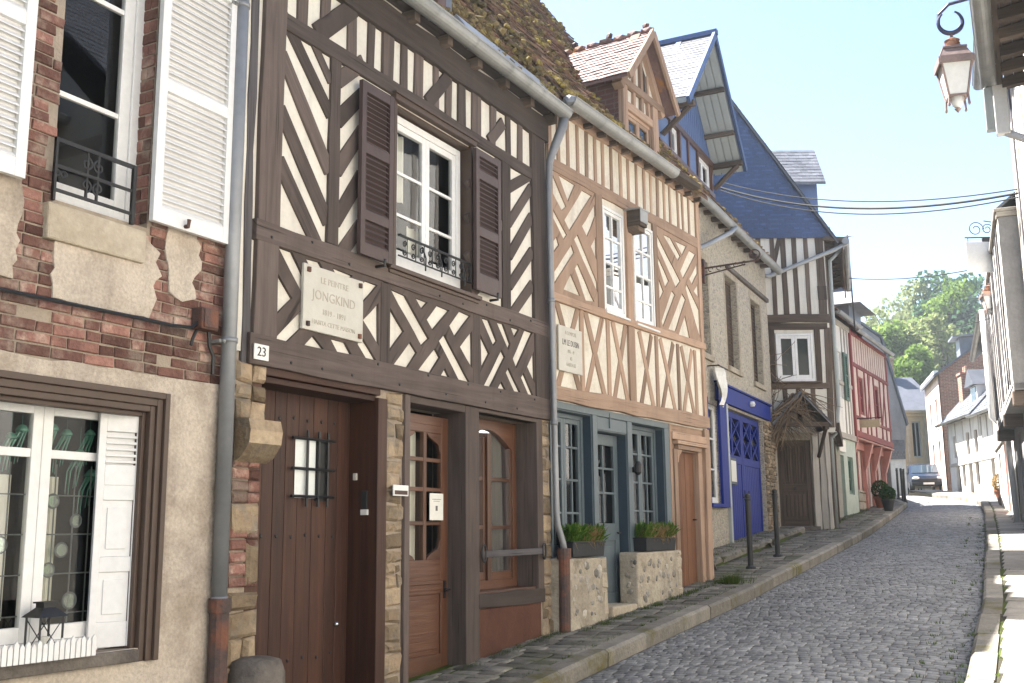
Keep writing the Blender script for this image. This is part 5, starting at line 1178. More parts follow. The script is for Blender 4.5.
for k, (a, b) in enumerate(((.01, 1.395), (1.405, 2.79))):
    m = H.mb(); va, vb = -.14, -.08
    m.box(a, a + .10, va, vb, 1.33, 3.69); m.box(b - .10, b, va, vb, 1.33, 3.69); m.box(a + .1, b - .1, va, vb, 3.58, 3.69); m.box(a + .1, b - .1, va, vb, 2.78, 2.92); m.box(a + .1, b - .1, va, vb, 1.33, 1.48)
    n = 9
    for i in range(n): u0_ = a + .1 + (b - a - .2) * i / n; m.box(u0_ + .004, u0_ + (b - a - .2) / n - .004, va + .01, vb - .012, 1.48, 2.78)
    mid = (a + b) / 2; m.box(mid - .04, mid + .04, va + .002, vb - .003, 2.92, 3.58)
    for c0, c1 in ((a + .1, mid - .04), (mid + .04, b - .1)):
        cm = (c0 + c1) / 2
        for p, q in (((c0, 2.92), (c1, 3.25)), ((c1, 2.92), (c0, 3.25)), ((c0, 3.25), (c1, 3.58)), ((c1, 3.25), (c0, 3.58))): m.bar(p, q, .035, va + .006, vb - .006 - .002 * (p[0] > cm), 0)
    d = H.part('door', m, 'blue', .004)
    g = H.mb(); g.face([(a + .1, va + .02, 2.9), (b - .1, va + .02, 2.9), (b - .1, va + .02, 3.6), (a + .1, va + .02, 3.6)]); g.build('pane', 'glass', d)
    g = H.mb(); g.tube([(b - .14 if k == 0 else a + .14, vb, 2.2), (b - .14 if k == 0 else a + .14, vb + .05, 2.2), (b - .14 if k == 0 else a + .14, vb + .05, 2.32)], .012, 6); g.build('handle', 'iron', d)
m = H.mb(); courses(m, 2.82, 3.74, 1.1, 3.74, -.04, .03, (.06, .09), (.1, .24), rd=.012); H.part('brick_pier', m, 'stone')
# roof, gutters
house_body(H, -4.3, 3.78, 6.5, .3, 7.0, -2.9, 10.6, 'greyrender', 'browntile', .25, True, .17, .12, .012)
m = H.mb(); Lr = Vector((0, -3.15, 3.6)).normalized(); Nn = Vector((0, 3.6, 3.15)).normalized()
for i in range(1600):
    u = random.uniform(-4.2, 3.7); b = 4.6 * random.random(); p = Vector((u, .25, 7.0)) + Lr * b + Nn * random.uniform(.01, .04)
    if math.sin(u * 3.1 + b * 2.2) + random.uniform(-1.2, 1.2) < .2: continue
    r_ = random.uniform(.02, .05); m.blob(tuple(p), (r_ * 1.3, r_, r_ * .7), .35)
o = H.part('roof_moss', m, 'moss'); o['kind'] = 'stuff'
gutter(H, -3.7, 3.70, .30, 6.80, .08, 6.86)
m = H.mb(); m.tube([(-.15, .36, 6.78), (-.3, .32, 6.66), (-1.3, .12, 6.20), (-1.6, .09, 6.10), (-2.4, .09, 5.9), (-2.4, .09, 1.2)], .045, 10); H.part('drainpipe', m, 'zinc', smooth=True)
for i in range(16): H.box('rafter_end', 'oldwood', -3.6 + i * .46, -3.52 + i * .46, -.02, .18, 6.88, 6.95)
# the blue dormer: gable wall, window band, overhanging slate roof
u0, u1, um, zb, zw, za = -3.12, -.06, -1.60, 7.46, 8.0, 9.70
m = H.mb(); m.prism([(u0, 8.02), (u1, 8.02), (um, 9.72)], -.12, -.03)
for i in range(26): u = u0 + (u1 - u0) * (i + .5) / 26; hh = 8.02 + (9.72 - 8.02) * (1 - abs(u - um) / ((u1 - u0) / 2)); m.box(u - .006, u + .006, -.03, -.018, 8.02, max(8.05, hh - .04))
dm = H.part('dormer', m, 'bluesiding')
m = H.mb(); m.box(u0, u0 + .55, -.12, -.02, zb, 7.92); m.box(u0 + 1.05, u1 - 1.0, -.12, -.02, zb, 7.92); m.box(u1 - .12, u1, -.12, -.02, zb, 7.92); H.parts('dormer_panel', m, 'bluesiding', 0, dm)
m = H.mb(); m.box(u0 - .03, u1 + .03, -.13, .02, 7.92, 8.02); m.box(u0 - .03, u1 + .03, -.13, .01, zb - .08, zb)
for u in (u0 + .55, u0 + 1.05, u1 - 1.0, u1 - .12, um): m.box(u - .04, u + .04, -.13, .012, zb, 7.92)
m.build('dormer_frame', 'orangewood', dm)
for a, b in ((u0 + .59, u0 + 1.01), (u1 - .96, u1 - .16)):
    w = window(H, a, b, zb, 7.92, -.04, 'white', 1 if b - a < .6 else 2, 1, (), fw=.04, lw=.04); w.parent = dm; w.name = 'dormer_window'
interior(H, u0 + .05, u1 - .05, zb - .05, 8.0, -1.2, -.125).parent = dm
m = H.mb(); m.box(u0, u0 + .05, -3, -.12, 7.0, 8.2); m.box(u1 - .05, u1, -3, -.12, 7.0, 8.2); H.parts('dormer_cheek', m, 'bluesiding', 0, dm)
OV = .52
m = H.mb(); mt = H.mb(); ms = H.mb()
for sgn, ue in ((-1, -3.32), (1, .12)):
    up = Vector((um - ue, 0, za - 7.97)); L = up.length
    deck = [(ue, OV, 7.94), (um, OV, za - .03), (um, -4.2, za - .03), (ue, -4.2, 7.94)]
    m.hexa([(p[0], p[1], p[2] - .05) for p in deck] + deck, r=.4)
    tiles(mt, (ue, OV + .03, 7.945), (0, -1, 0), up, 4.7, L, .16, .11, .008, .003, lift=.006)
    n = 4                                                    # boards under the overhang, running up the slope
    p0 = Vector((ue, 0, 7.88))
    for i in range(n):
        a, b = p0, p0 + up * .985; va, vb = -.03 + (OV - .0) * i / n + .008, -.03 + (OV - .0) * (i + 1) / n - .008
        ms.hexa([(a.x, va, a.z - .02), (b.x, va, b.z - .02), (b.x, vb, b.z - .02), (a.x, vb, a.z - .02), (a.x, va, a.z), (b.x, va, b.z), (b.x, vb, b.z), (a.x, vb, a.z)], r=.5)
m.build('dormer_deck', 'palegrey', dm); mt.build('dormer_roof', 'slatepale', dm); ms.build('soffit', 'palegrey', dm)
m = H.mb()
for ue in (-3.35, .15): m.bar((ue, 7.88), (um, za - .02), .11, OV - .02, OV + .03, 0)
H.parts('bargeboard', m, 'slateblue', 0, dm)
m = H.mb(); m.box(um - .05, um + .05, -4.2, OV + .05, za - .02, za + .06); m.build('ridge_cap', 'slateblue', dm)
m = H.mb()
for ue, s_ in ((-3.0, 1), (-.06, -1)):
    m.box(ue - .05, ue + .05, -.1, OV, 7.92, 8.0); m.tube([(ue, .0, 7.55), (ue, OV - .08, 7.92)], .045, 6)
for t in (.33, .66):
    for ue in (-3.32, .12):
        x, z = ue + (um - ue) * t, 7.81 + (za - 7.97) * t; m.box(x - .04, x + .04, -.05, OV - .03, z - .03, z + .035)
H.parts('bracket', m, 'oldwood', 0, dm)
m = H.mb(); m.tube([(-4.28, .06, 4.2), (-4.28, .06, 4.9)], .02, 6)
T = Thing('sign_bracket', 'wrought iron sign bracket with a scroll end high on the flint wall', 'bracket', P3, -3, -1.0, 5.95)
m = T.mb(); m.tube([(-1.0, 0, 5.90), (-1.0, .85, 5.93)], .016, 6); m.tube([(-1.0, 0, 5.78), (-1.0, .7, 5.89)], .012, 6)
m.tube([(-1.0, (.85 + .11 * (1 - t * .7) * math.sin(t * 8)), 6.03 - .11 * (1 - t * .6) * math.cos(t * 8)) for t in [i / 24 for i in range(25)]], .013, 6)
for i in range(5): m.tube([(-1.0, (.12 + i * .14 + .035 * math.cos(a)), 5.87 + i * .01 + .035 * math.sin(a)) for a in [k * math.pi / 5 for k in range(9)]], .008, 5)
m.box(-1.04, -.96, -.02, .02, 5.65, 6.05); T.part('arm', m, 'castiron')
T = Thing('notice_box', 'pale framed notice box on the blue double doors', 'notice box', P3, -3, .50, 2.4, vb=-.06)
T.box('case', 'bluegreydark', .30, .72, -.085, -.03, 2.40, 2.86, .006); T.box('sheet', 'paper', .34, .68, -.0295, -.026, 2.45, 2.81, 0)
T = Thing('hanging_banner', 'white cloth banner hanging at the left edge of the blue shop front', 'banner', P3, -3, -.85, 3.65, vb=.3)
m = T.mb(); n = 10
for i in range(n):
    for k in range(4):
        f = lambda a, b: (-.98 + .42 * a / 4 + .03 * math.sin(b * .9), .16 + .05 * math.sin(a * 1.3 + b * .5), 3.62 + .62 * b / n)
        m.face([f(k, i), f(k + 1, i), f(k + 1, i + 1), f(k, i + 1)], r=.5)
T.part('cloth', m, 'enamel', smooth=True)
m = T.mb(); m.tube([(-1.02, .0, 4.26), (-1.02, .2, 4.26)], .012, 6); m.tube([(-1.05, .2, 4.25), (-.5, .2, 4.25)], .012, 6); T.part('pole', m, 'iron')

# ------------------------------------------------------------------ 5: slate hung gable house that stands out into the street
cx4 = (-5.322, 22.040)
H = Thing('slate_house', 'narrow timbered house with a blue slate hung gable and a hooded old door', 'house', cx4, 61, 0, 1.7)
UW = [(-.45, .34, 4.65, 5.69)]
wall(H, 'wall', 'plaster', -3.3, .72, 3.6, 7.85, UW, 0, .2)
wall(H, 'ground_wall', 'limewall', -3.3, .52, .6, 3.75, [(-.52, .17, 1.2, 3.45)], -.05, .25)
m = H.mb()
def slate_ok(a, b): return True
g0, g1, gz_, gt = -3.72, .92, 7.74, 11.2
um4 = (g0 + g1) / 2
mm = H.mb(); mm.prism([(g0 + .12, gz_ + .02), (g1 - .12, gz_ + .02), (um4, gt - .2)], -.2, .05); H.part('gable', mm, 'slateblue')
hw = (g1 - g0) / 2
tiles(m, (g0, .055, gz_), (1, 0, 0), (0, 0, 1), g1 - g0, gt - gz_, .11, .10, .012, .005, test=lambda a, b: abs(a - hw) < hw * (1 - b / (gt - gz_)) - .02)
H.part('slate_hanging', m, 'slateblue')
m = H.mb()
for ue in (g0 - .05, g1 + .05):
    dk = [(ue, .14, gz_ - .1), (um4, .14, gt + .02), (um4, -7, gt + .02), (ue, -7, gz_ - .1)]
    m.hexa([(p[0], p[1], p[2] - .07) for p in dk] + dk, r=.4)
    tiles(m, (ue, .16, gz_ - .1), (0, -1, 0), (um4 - ue, 0, gt - gz_ + .12), 7, math.hypot(um4 - ue, gt - gz_), .2, .14, .010, .003, lift=.005)
H.part('roof', m, 'slate')
TB = lambda n, p, q, w, v=.018, j=.006, mat='oldwood': H.timber(n, mat, p, q, w, v, j)
for u, w in ((-.405, .09), (-.175, .11), (.06, .10), (.31, .09), (.60, .17), (-.70, .10), (-.95, .09), (-1.2, .09)): TB('stud', (u, 6.05), (u, 7.78), w)
TB('brace', (-.42, 7.05), (-.25, 7.75), .09, .014); TB('stud', (.60, 6.4), (.60, 6.7), .18, .03)
TB('beam', (-.72, 6.0), (.70, 6.0), .17, .06, .01); TB('beam', (-.66, 5.83), (.66, 5.83), .13, .03, .01); TB('post', (-.52, 4.5), (-.52, 5.78), .11, .03); TB('post', (.43, 4.5), (.44, 5.78), .12, .03); TB('post', (.62, 3.7), (.66, 5.8), .13, .02); TB('beam', (-.6, 4.56), (.62, 4.56), .12, .04, .01)
for u in (-.30, -.02, .28, -.62): TB('stud', (u, 3.75), (u, 4.52), .10)
for u, w in ((.245, .12), (.39, .13), (-.60, .11)): H.timber('post', 'palewood', (u, 1.2), (u + .01, 3.66), w, .0, .012, -.08)
H.timber('post', 'palewood', (.50, 1.2), (.50, 3.66), .08, .03, .014, -.08)
window(H, -.445, .335, 4.66, 5.68, .03, 'white', 2, 1, (), fw=.05, lw=.06, mw=.03, bottom=.06, glass='darkglass')
m = H.mb()
for a, b in ((-.32, -.10), (.0, .22)):
    for i in range(1, 4): u = a + (b - a) * i / 4; m.tube([(u, -.02, 4.78), (u, -.02, 5.6)], .006, 4)
    for i in range(1, 9): z = 4.78 + .82 * i / 9; m.tube([(a, -.02, z), (b, -.02, z)], .006, 4)
H.part('lead_came', m, 'lead'); interior(H, -.6, .5, 4.4, 5.8, -1.8, -.21)
m = H.mb(); m.box(-.56, .45, -.05, .12, 4.62, 4.655); H.part('window_sill', m, 'oldwood', .008)
m = H.mb(); va, vb = -.16, -.11
m.box(-.52, -.42, va, vb, 1.70, 3.44); m.box(.07, .17, va, vb, 1.70, 3.44); m.box(-.42, .07, va, vb, 3.34, 3.44); m.box(-.42, .07, va, vb, 2.40, 2.54); m.box(-.42, .07, va, vb, 1.70, 1.84); m.box(-.42, .07, va + .01, vb - .02, 1.84, 3.34)
for i in range(5): u = -.37 + i * .085; m.box(u, u + .055, va, vb - .006, 1.90, 2.34)
for i in range(9): u = -.41 + i * .055; m.box(u, u + .02, va, vb - .005, 2.58, 3.32)
d = H.part('carved_door', m, 'oldwood', .004)
m = H.mb(); m.box(-.20, -.16, vb, vb + .03, 2.43, 2.49); m.build('handle', 'iron', d)
m = H.mb(); m.box(-.60, .24, -.2, .12, 1.1, 1.69); m.box(-.22, -.12, .12, .125, 1.58, 1.66); H.part('door_step', m, 'greystone', .02)
m = H.mb()
for sg, ue in ((-1, -.78), (1, .40)):
    dk = [(ue, .75, 3.72), (-.18, .75, 4.36), (-.18, -.03, 4.36), (ue, -.03, 3.72)]; m.hexa([(p[0], p[1], p[2] - .05) for p in dk] + dk, r=.4)
    tiles(m, (ue, .77, 3.72), (0, -1, 0), (-.18 - ue, 0, .64), .8, math.hypot(.6, .64), .14, .1, .012, .006, lift=.004)
hd = H.part('door_hood', m, 'slate')
m = H.mb(); m.bar((-.74, 3.70), (.36, 3.70), .09, .66, .73, .005); m.box(-.72, -.64, -.03, .7, 3.6, 3.7); m.box(.28, .36, -.03, .7, 3.6, 3.7); m.tube([(-.68, -.0, 3.1), (-.68, .6, 3.62)], .04, 6); m.tube([(.32, 0, 3.1), (.32, .6, 3.62)], .04, 6); m.build('hood_frame', 'oldwood', hd)
# the flank along the street, with weathered posts
t61 = (math.sin(R(61)), math.cos(R(61))); n61 = (t61[1], -t61[0])
c0 = (cx4[0] + t61[0] * .70, cx4[1] + t61[1] * .70)
F4yaw = -11
def w4(a, o, z):                                           # along the flank from the corner, outwards, up -> house frame
    wx = c0[0] + math.sin(R(F4yaw)) * a + math.cos(R(F4yaw)) * o; wy = c0[1] + math.cos(R(F4yaw)) * a - math.sin(R(F4yaw)) * o
    dx, dy = wx - cx4[0], wy - cx4[1]; return (dx * t61[0] + dy * t61[1], dx * n61[0] + dy * n61[1], z)
m = MB(lambda p: H.xf(w4(*p)))
m.face([(0, 0, 3.7), (4.4, 0, 3.7), (4.4, 0, 7.8), (0, 0, 7.8)], r=.5); m.face([(0, -.2, .6), (4.4, -.2, .6), (4.4, -.2, 3.75), (0, -.2, 3.75)], r=.5); m.face([(0, 0, 3.72), (4.4, 0, 3.72), (4.4, -.25, 3.72), (0, -.25, 3.72)]); m.face([(4.4, 0, .6), (4.4, -4, .6), (4.4, -4, 7.8), (4.4, 0, 7.8)], r=.5)
m.build('side_wall', 'plaster', H.e, recalc=False)
for a in (.06, .5, .95, 1.4, 1.9, 2.4, 2.9, 3.4, 3.9, 4.3):
    m = MB(lambda p: H.xf(w4(*p))); m.box(a - .06, a + .06, -.04, .03, 3.7, 7.75, j=.008); m.build('stud', 'oldwood', H.e)
    m = MB(lambda p: H.xf(w4(*p))); m.box(a - .07, a + .07, -.24, -.14 + random.uniform(0, .12), 1.5, 3.68, j=.02); m.build('post', 'oldwood', H.e)
m = MB(lambda p: H.xf(w4(*p))); m.box(0, 4.4, -.05, .08, 3.62, 3.80, j=.01); m.box(0, 4.4, -.05, .05, 5.9, 6.05, j=.01); m.build('beam', 'oldwood', H.e)
m = MB(lambda p: H.xf(w4(*p)))
for i in range(8): a = .15 + i * .6; m.hexa([(a, -.05, 7.45), (a + .08, -.05, 7.45), (a + .08, .06, 7.55), (a, .06, 7.55), (a, -.05, 7.72), (a + .08, -.05, 7.72), (a + .08, .42, 7.68), (a, .42, 7.68)])
m.build('eaves_bracket', 'oldwood', H.e)
m = MB(lambda p: H.xf(w4(*p))); m.hexa([(-.05, -.05, 7.70), (4.5, -.05, 7.70), (4.5, .42, 7.62), (-.05, .42, 7.62), (-.05, -.05, 7.78), (4.5, -.05, 7.78), (4.5, .45, 7.72), (-.05, .45, 7.72)]); m.hexa([(-.05, .36, 7.36), (4.5, .36, 7.36), (4.5, .39, 7.36), (-.05, .39, 7.36), (-.05, .36, 7.63), (4.5, .36, 7.63), (4.5, .39, 7.63), (-.05, .39, 7.63)]); m.build('eaves_board', 'oldwood', H.e)
m = MB(lambda p: H.xf(w4(*p)))
m.tube([(-.1, .45, 7.62), (4.5, .45, 7.62)], .075, 10); m.build('gutter', 'zinc', H.e)
m = H.mb(); q = w4(.0, .45, 7.58); m.tube([q, (q[0] - .25, .14, 7.45), (-.52, .10, 6.90), (-.66, .3, 6.86)], .045, 10); H.part('drainpipe', m, 'zinc', smooth=True)
m = MB(lambda p: H.xf(w4(*p))); m.tube([(.25, .42, 7.6), (.25, .1, 7.3), (.25, .09, 6.0), (.3, .09, 4.2), (.3, .0, 3.6), (.3, -.1, 3.5), (.3, -.1, 1.6)], .04, 10); m.build('drainpipe', 'palegrey', H.e, smooth=True)
# slate dormer on its street side roof slope
m = H.mb(); m.prism([(-.15, 8.3), (.80, 8.3), (.80, 9.3), (-.15, 9.3)], -1.5, -.55); dm = H.part('dormer', m, 'bluesiding')
m = H.mb()
for vv, sg in ((-.35, 1), (-1.7, -1)):
    dk = [(-.9, vv, 9.12), (.94, vv, 9.12), (.94, -1.03, 10.1), (-.9, -1.03, 10.1)]; m.hexa([(p[0], p[1], p[2] - .05) for p in dk] + dk, r=.4)
    tiles(m, (-.9, vv, 9.12), (1, 0, 0), (0, -1.03 - vv, .98), 1.84, 1.19, .16, .11, .008, .003, lift=.005)
m.build('dormer_roof', 'slatepale', dm)
m = H.mb(); m.prism([(.80, 8.3), (.815, 8.3), (.815, 9.1), (.80, 9.1)], -1.35, -.65); m.build('dormer_window', 'orangewood', dm)
# dry climbing plant over the hood
T = Thing('climbing_vine', 'leafless dry climbing plant tangled over the hood of the carved door', 'climbing plant', cx4, 61, -.7, 1.6, vb=.1)
m = T.mb()
for i in range(190):
    t = random.random(); s_ = Vector((-.12 - .55 * t + random.gauss(0, .05), random.uniform(.15, .85), 4.40 - .62 * t + random.gauss(0, .06))); p = [s_]; d_ = Vector((random.uniform(-1.0, -.15), random.uniform(-.2, .4), random.uniform(-1.1, -.35))).normalized()
    if i % 3 == 0: d_ = Vector((random.uniform(.2, 1), random.uniform(-.2, .3), random.uniform(-.7, .1))).normalized()
    for k in range(7): d_ = (d_ + Vector((random.uniform(-.22, .22), random.uniform(-.2, .2), random.uniform(-.25, .12)))).normalized(); p.append(p[-1] + d_ * random.uniform(.06, .15))
    m.tube(p, [.013 - .0014 * k for k in range(8)], 4, caps=False)
for i in range(4): m.tube([(-.78 + .03 * i, .06, 1.5), (-.80 + .05 * math.sin(i), .09, 2.4), (-.72 + .04 * i, .1, 3.2), (-.6 + .05 * i, .3, 3.8), (-.35, .6, 4.3)], .022, 5)
for i in range(40):
    p = [Vector((random.uniform(-.9, -.5), random.uniform(.05, .3), random.uniform(3.7, 5.2)))]; d_ = Vector((random.uniform(-.5, .5), .1, random.uniform(-1, 1))).normalized()
    for k in range(6): d_ = (d_ + Vector((random.uniform(-.3, .3), random.uniform(-.2, .2), random.uniform(-.3, .3)))).normalized(); p.append(p[-1] + d_ * .1)
    m.tube(p, .006, 4, caps=False)
T.part('twig', m, 'vine')
# ------------------------------------------------------------------ 6, 7: green and red fronted timber houses farther up on the left
P5 = (-5.6, 25.6)
H = Thing('timber_house', 'narrow weathered timber house with green shutters and a pale green shop front', 'house', P5, 1, 2.0, 2.0)
wall(H, 'wall', 'whitewash', .6, 3.15, 3.9, 6.9, [(1.4, 2.05, 4.9, 6.1)], 0, .2); wall(H, 'ground_wall', 'palegreen', .6, 3.15, 1.0, 3.9, [(.9, 1.75, 1.9, 3.45), (2.15, 2.75, 2.5, 3.45)], -.03, .2)
interior(H, .7, 3, 1.2, 6.5, -1.5, -.23)
TB = lambda n, p, q, w, v=.02, mat='palewood': H.timber(n, mat, p, q, w, v, .006)
for u in (.68, 1.0, 1.3, 2.15, 2.5, 2.8): TB('stud', (u, 4.0), (u, 6.85), .09)
TB('beam', (.6, 3.95), (3.15, 3.95), .14, .05); TB('beam', (.6, 5.3), (3.15, 5.3), .10, .03); TB('beam', (.6, 6.85), (3.15, 6.85), .14, .04); TB('post', (3.09, 3.9), (3.09, 6.9), .14, .06, 'redwood')
for a, b in ((.98, 1.38), (2.07, 2.47)): louvre(H, a, b, .03, [(4.95, 5.5), (5.55, 6.05)], 4.88, 6.12, 'greenpaint')
window(H, 1.4, 2.05, 4.9, 6.1, -.05, 'white', 2, 1, (5.3, 5.7)); window(H, 2.15, 2.75, 2.5, 3.45, -.08, 'greenpaint', 2, 1, (2.9,))
m = H.mb(); m.box(.9, 1.75, -.16, -.12, 1.9, 3.45); m.box(.98, 1.28, -.12, -.10, 2.0, 2.7); m.box(1.36, 1.67, -.12, -.10, 2.0, 2.7); H.part('door', m, 'greenpaint', .004)
b = H.box('sign_board', 'paper', 1.05, 1.75, .01, .04, 3.52, 3.82, .004)
house_body(H, .6, 3.15, 6, .8, 6.95, -2.6, 9.9, 'greyrender', 'browntile', .25, True, .2, .15, .012); gutter(H, .6, 3.15, .32, 6.92, .06)

H = Thing('timber_house', 'pink plastered timber house with dark red beams and a red bracketed shop front', 'house', (-5.68, 25.6), 1, 5.7, 2.2)
UP = [(4.0, 4.7, 4.7, 5.75), (6.1, 6.8, 4.7, 5.75)]
wall(H, 'wall', 'pinkplaster', 3.17, 8.2, 4.0, 6.9, UP, .06, .2); wall(H, 'ground_wall', 'pinkplaster', 3.17, 8.2, 1.0, 4.0, [(3.7, 4.9, 2.7, 3.75), (5.4, 6.2, 2.0, 3.75), (6.6, 7.6, 2.8, 3.75)], -.26, .2)
interior(H, 3.2, 8.1, 1.2, 6.5, -1.6, -.43)
TB = lambda n, p, q, w, v=.085, mat='redwood', v0=.02: H.timber(n, mat, p, q, w, v, .006, v0)
for u in (3.24, 8.12): TB('post', (u, 4.0), (u, 6.9), .15)
for u in (3.9, 4.8, 5.3, 6.0, 6.9, 7.5): TB('stud', (u, 4.2), (u, 5.95), .11)
for i in range(16): TB('stud', (3.45 + i * .3, 6.05), (3.45 + i * .3, 6.85), .04, .07, 'tanwood')
TB('beam', (3.17, 6.0), (8.2, 6.0), .10, .10); TB('beam', (3.17, 4.12), (8.2, 4.12), .16, .12); TB('beam', (3.17, 4.58), (8.2, 4.58), .08, .10); TB('beam', (3.17, 6.86), (8.2, 6.86), .10, .10)
for a, b, c, d in UP: window(H, a, b, c, d, .03, 'redwood', 2, 1, (5.2,), fw=.05)
for a, b in ((5.0, 5.25), (7.0, 7.35)): TB('brace', (a - .2, 4.2), (b + .3, 5.95), .08, .075)
window(H, 3.7, 4.9, 2.7, 3.75, -.28, 'redwood', 3, 1, ()); window(H, 6.6, 7.6, 2.8, 3.75, -.28, 'redwood', 2, 1, ())
m = H.mb(); m.box(5.4, 6.2, -.40, -.36, 2.0, 3.75); m.box(5.5, 6.1, -.36, -.345, 2.2, 2.9); H.part('door', m, 'redwood', .004)
m = H.mb(); m.box(3.17, 8.2, -.24, -.14, 3.78, 3.99)
for u in (3.3, 5.15, 6.4, 7.9): m.box(u, u + .16, -.24, -.12, 2.0, 3.78); m.hexa([(u, -.2, 3.2), (u + .16, -.2, 3.2), (u + .16, -.1, 3.3), (u, -.1, 3.3), (u, -.2, 3.98), (u + .16, -.2, 3.98), (u + .16, .10, 3.96), (u, .10, 3.96)])
m.hexa([(3.17, -.2, 4.0), (8.2, -.2, 4.0), (8.2, .12, 3.97), (3.17, .12, 3.97), (3.17, -.2, 4.04), (8.2, -.2, 4.04), (8.2, .14, 4.0), (3.17, .14, 4.0)]); H.part('shop_front', m, 'redpaint', .006)
m = H.mb(); courses(m, 3.2, 5.35, 1.4, 2.68, -.3, -.19, (.18, .3), (.3, .6)); H.part('stonework', m, 'sillstone')
house_body(H, 3.17, 8.2, 6, .8, 6.92, -2.6, 9.6, 'greyrender', 'browntile', .22, True, .2, .15, .012); gutter(H, 3.2, 8.15, .29, 6.90, .06)
m = H.mb(); m.prism([(5.9, 7.0), (7.5, 7.0), (7.5, 8.15), (5.9, 8.15)], -1.7, -.45); tw = H.part('dormer', m, 'slate')
m = H.mb(); m.hexa([(5.55, -.05, 8.12), (7.85, -.05, 8.12), (7.85, -2.2, 8.12), (5.55, -2.2, 8.12), (6.25, -.8, 8.85), (7.15, -.8, 8.85), (7.15, -1.4, 8.85), (6.25, -1.4, 8.85)]); m.build('dormer_roof', 'slatepale', tw)
m = H.mb(); m.hexa([(6.0, -.6, 8.86), (7.4, -.6, 8.86), (7.4, -1.6, 8.86), (6.0, -1.6, 8.86), (6.35, -.9, 9.1), (7.05, -.9, 9.1), (7.05, -1.3, 9.1), (6.35, -1.3, 9.1)]); m.build('dormer_cap', 'slate', tw)
m = H.mb(); m.box(7.55, 7.85, -1.2, -.85, 7.0, 8.1); H.part('chimney', m, 'brickwall', .01)
T = Thing('shop_sign', 'pale projecting shop sign at the corner of the red beamed house', 'sign', P5, 1, 3.25, 4.2, vb=.4)
T.box('board', 'creamstone', 3.22, 3.28, .10, .62, 4.26, 4.46, .01); m = T.mb(); m.tube([(3.25, .0, 4.50), (3.25, .66, 4.50)], .015, 6); T.part('arm', m, 'iron')

# ------------------------------------------------------------------ 8, 9: grey gable and cream stone house where the street bends
H = Thing('garden_wall', 'whitewashed garden wall under the ivy between the red beamed house and the grey gable', 'wall', (-6.05, 33.9), -12, 3.5, 2.2)
wall(H, 'wall', 'whitewash', 0, 7.6, 1.2, 4.3, (), 0, .3); m = H.mb(); m.box(-.02, 7.62, -.34, .05, 4.3, 4.38); H.part('coping', m, 'browntile', .02)
H = Thing('grey_house', 'plain grey rendered house end with a slate band beyond the garden wall', 'house', (-7.55, 43), 61, 0, 2.8)
wall(H, 'wall', 'whitewash', -3.2, 1.1, 1.5, 4.7, (), 0, .2)
G = [(-3.4, 4.7), (1.13, 4.7), (1.2, 5.6), (.42, 9.1), (-1.2, 10.3), (-3.4, 7.2)]
m = H.mb(); m.prism(G, -.2, .05); H.part('gable', m, 'greyrender'); m = H.mb(); m.box(-3.2, 1.1, -.02, .07, 4.6, 4.8); tiles(m, (-3.2, .06, 4.3), (1, 0, 0), (0, 0, 1), 4.3, .75, .12, .1, .01, .003); H.part('slate_band', m, 'slate')
m = H.mb()
for (a0, b0), (a1, b1) in zip(G[2:], G[3:]): dk = [(a0 + .04, .12, b0), (a1 + .04, .12, b1), (a1 + .04, -3.5, b1), (a0 + .04, -3.5, b0)]; m.hexa([(p[0], p[1], p[2]) for p in dk] + [(p[0] + .05, p[1], p[2] + .07) for p in dk], r=.4)
H.part('roof', m, 'slate'); m = H.mb(); m.box(.9, 1.1, -3.4, -.21, 1.5, 5.5); H.part('side_wall', m, 'whitewash')
H = Thing('stone_house', 'cream stone house with a cornice and tall windows where the street bends left', 'house', (-9.2, 56.1), 61, 0, 3.1)
OPS = [(1.2, 1.65, 5.2, 7.0), (2.05, 2.45, 5.2, 7.0), (.1, .6, 5.2, 7.0), (1.25, 1.6, 3.5, 4.4)]
wall(H, 'wall', 'creamstone', -1.2, 2.75, 1.5, 7.4, OPS, 0, .3); interior(H, -1, 2.6, 2, 7.3, -2, -.31)
for a, b, c, d in OPS: window(H, a, b, c, d, -.12, 'palegrey', 2, 1, (), fw=.03, lw=.03)
m = H.mb(); m.box(-1.25, 2.8, -.02, .12, 7.25, 7.4); m.box(-1.25, 2.82, -.02, .2, 7.405, 7.55); m.box(-1.2, 2.76, -.01, .05, 4.75, 4.9); H.part('cornice', m, 'creamstone', .015)
for a in (.9, 1.82, 2.6): H.box('pilaster', 'sillstone', a, a + .14, -.01, .06, 4.91, 7.24, .01)
m = H.mb(); m.face([(-1.2, 0, 1.5), (-1.2, -6, 1.5), (-1.2, -6, 7.4), (-1.2, 0, 7.4)]); m.face([(2.75, 0, 1.5), (2.75, -6, 1.5), (2.75, -6, 7.4), (2.75, 0, 7.4)]); H.part('side_wall', m, 'greyrender')
m = H.mb(); m.hexa([(-1.4, .2, 7.55), (2.9, .2, 7.55), (2.9, -6, 7.55), (-1.4, -6, 7.55), (-.9, -2.4, 9.6), (2.3, -2.4, 9.6), (2.3, -3.6, 9.6), (-.9, -3.6, 9.6)]); H.part('roof', m, 'slate')
m = H.mb(); m.box(.7, 1.3, -2.6, -2.1, 8.5, 10.5); m.box(.66, 1.34, -2.64, -2.06, 10.5, 10.64); H.part('chimney', m, 'brickpale', .01)

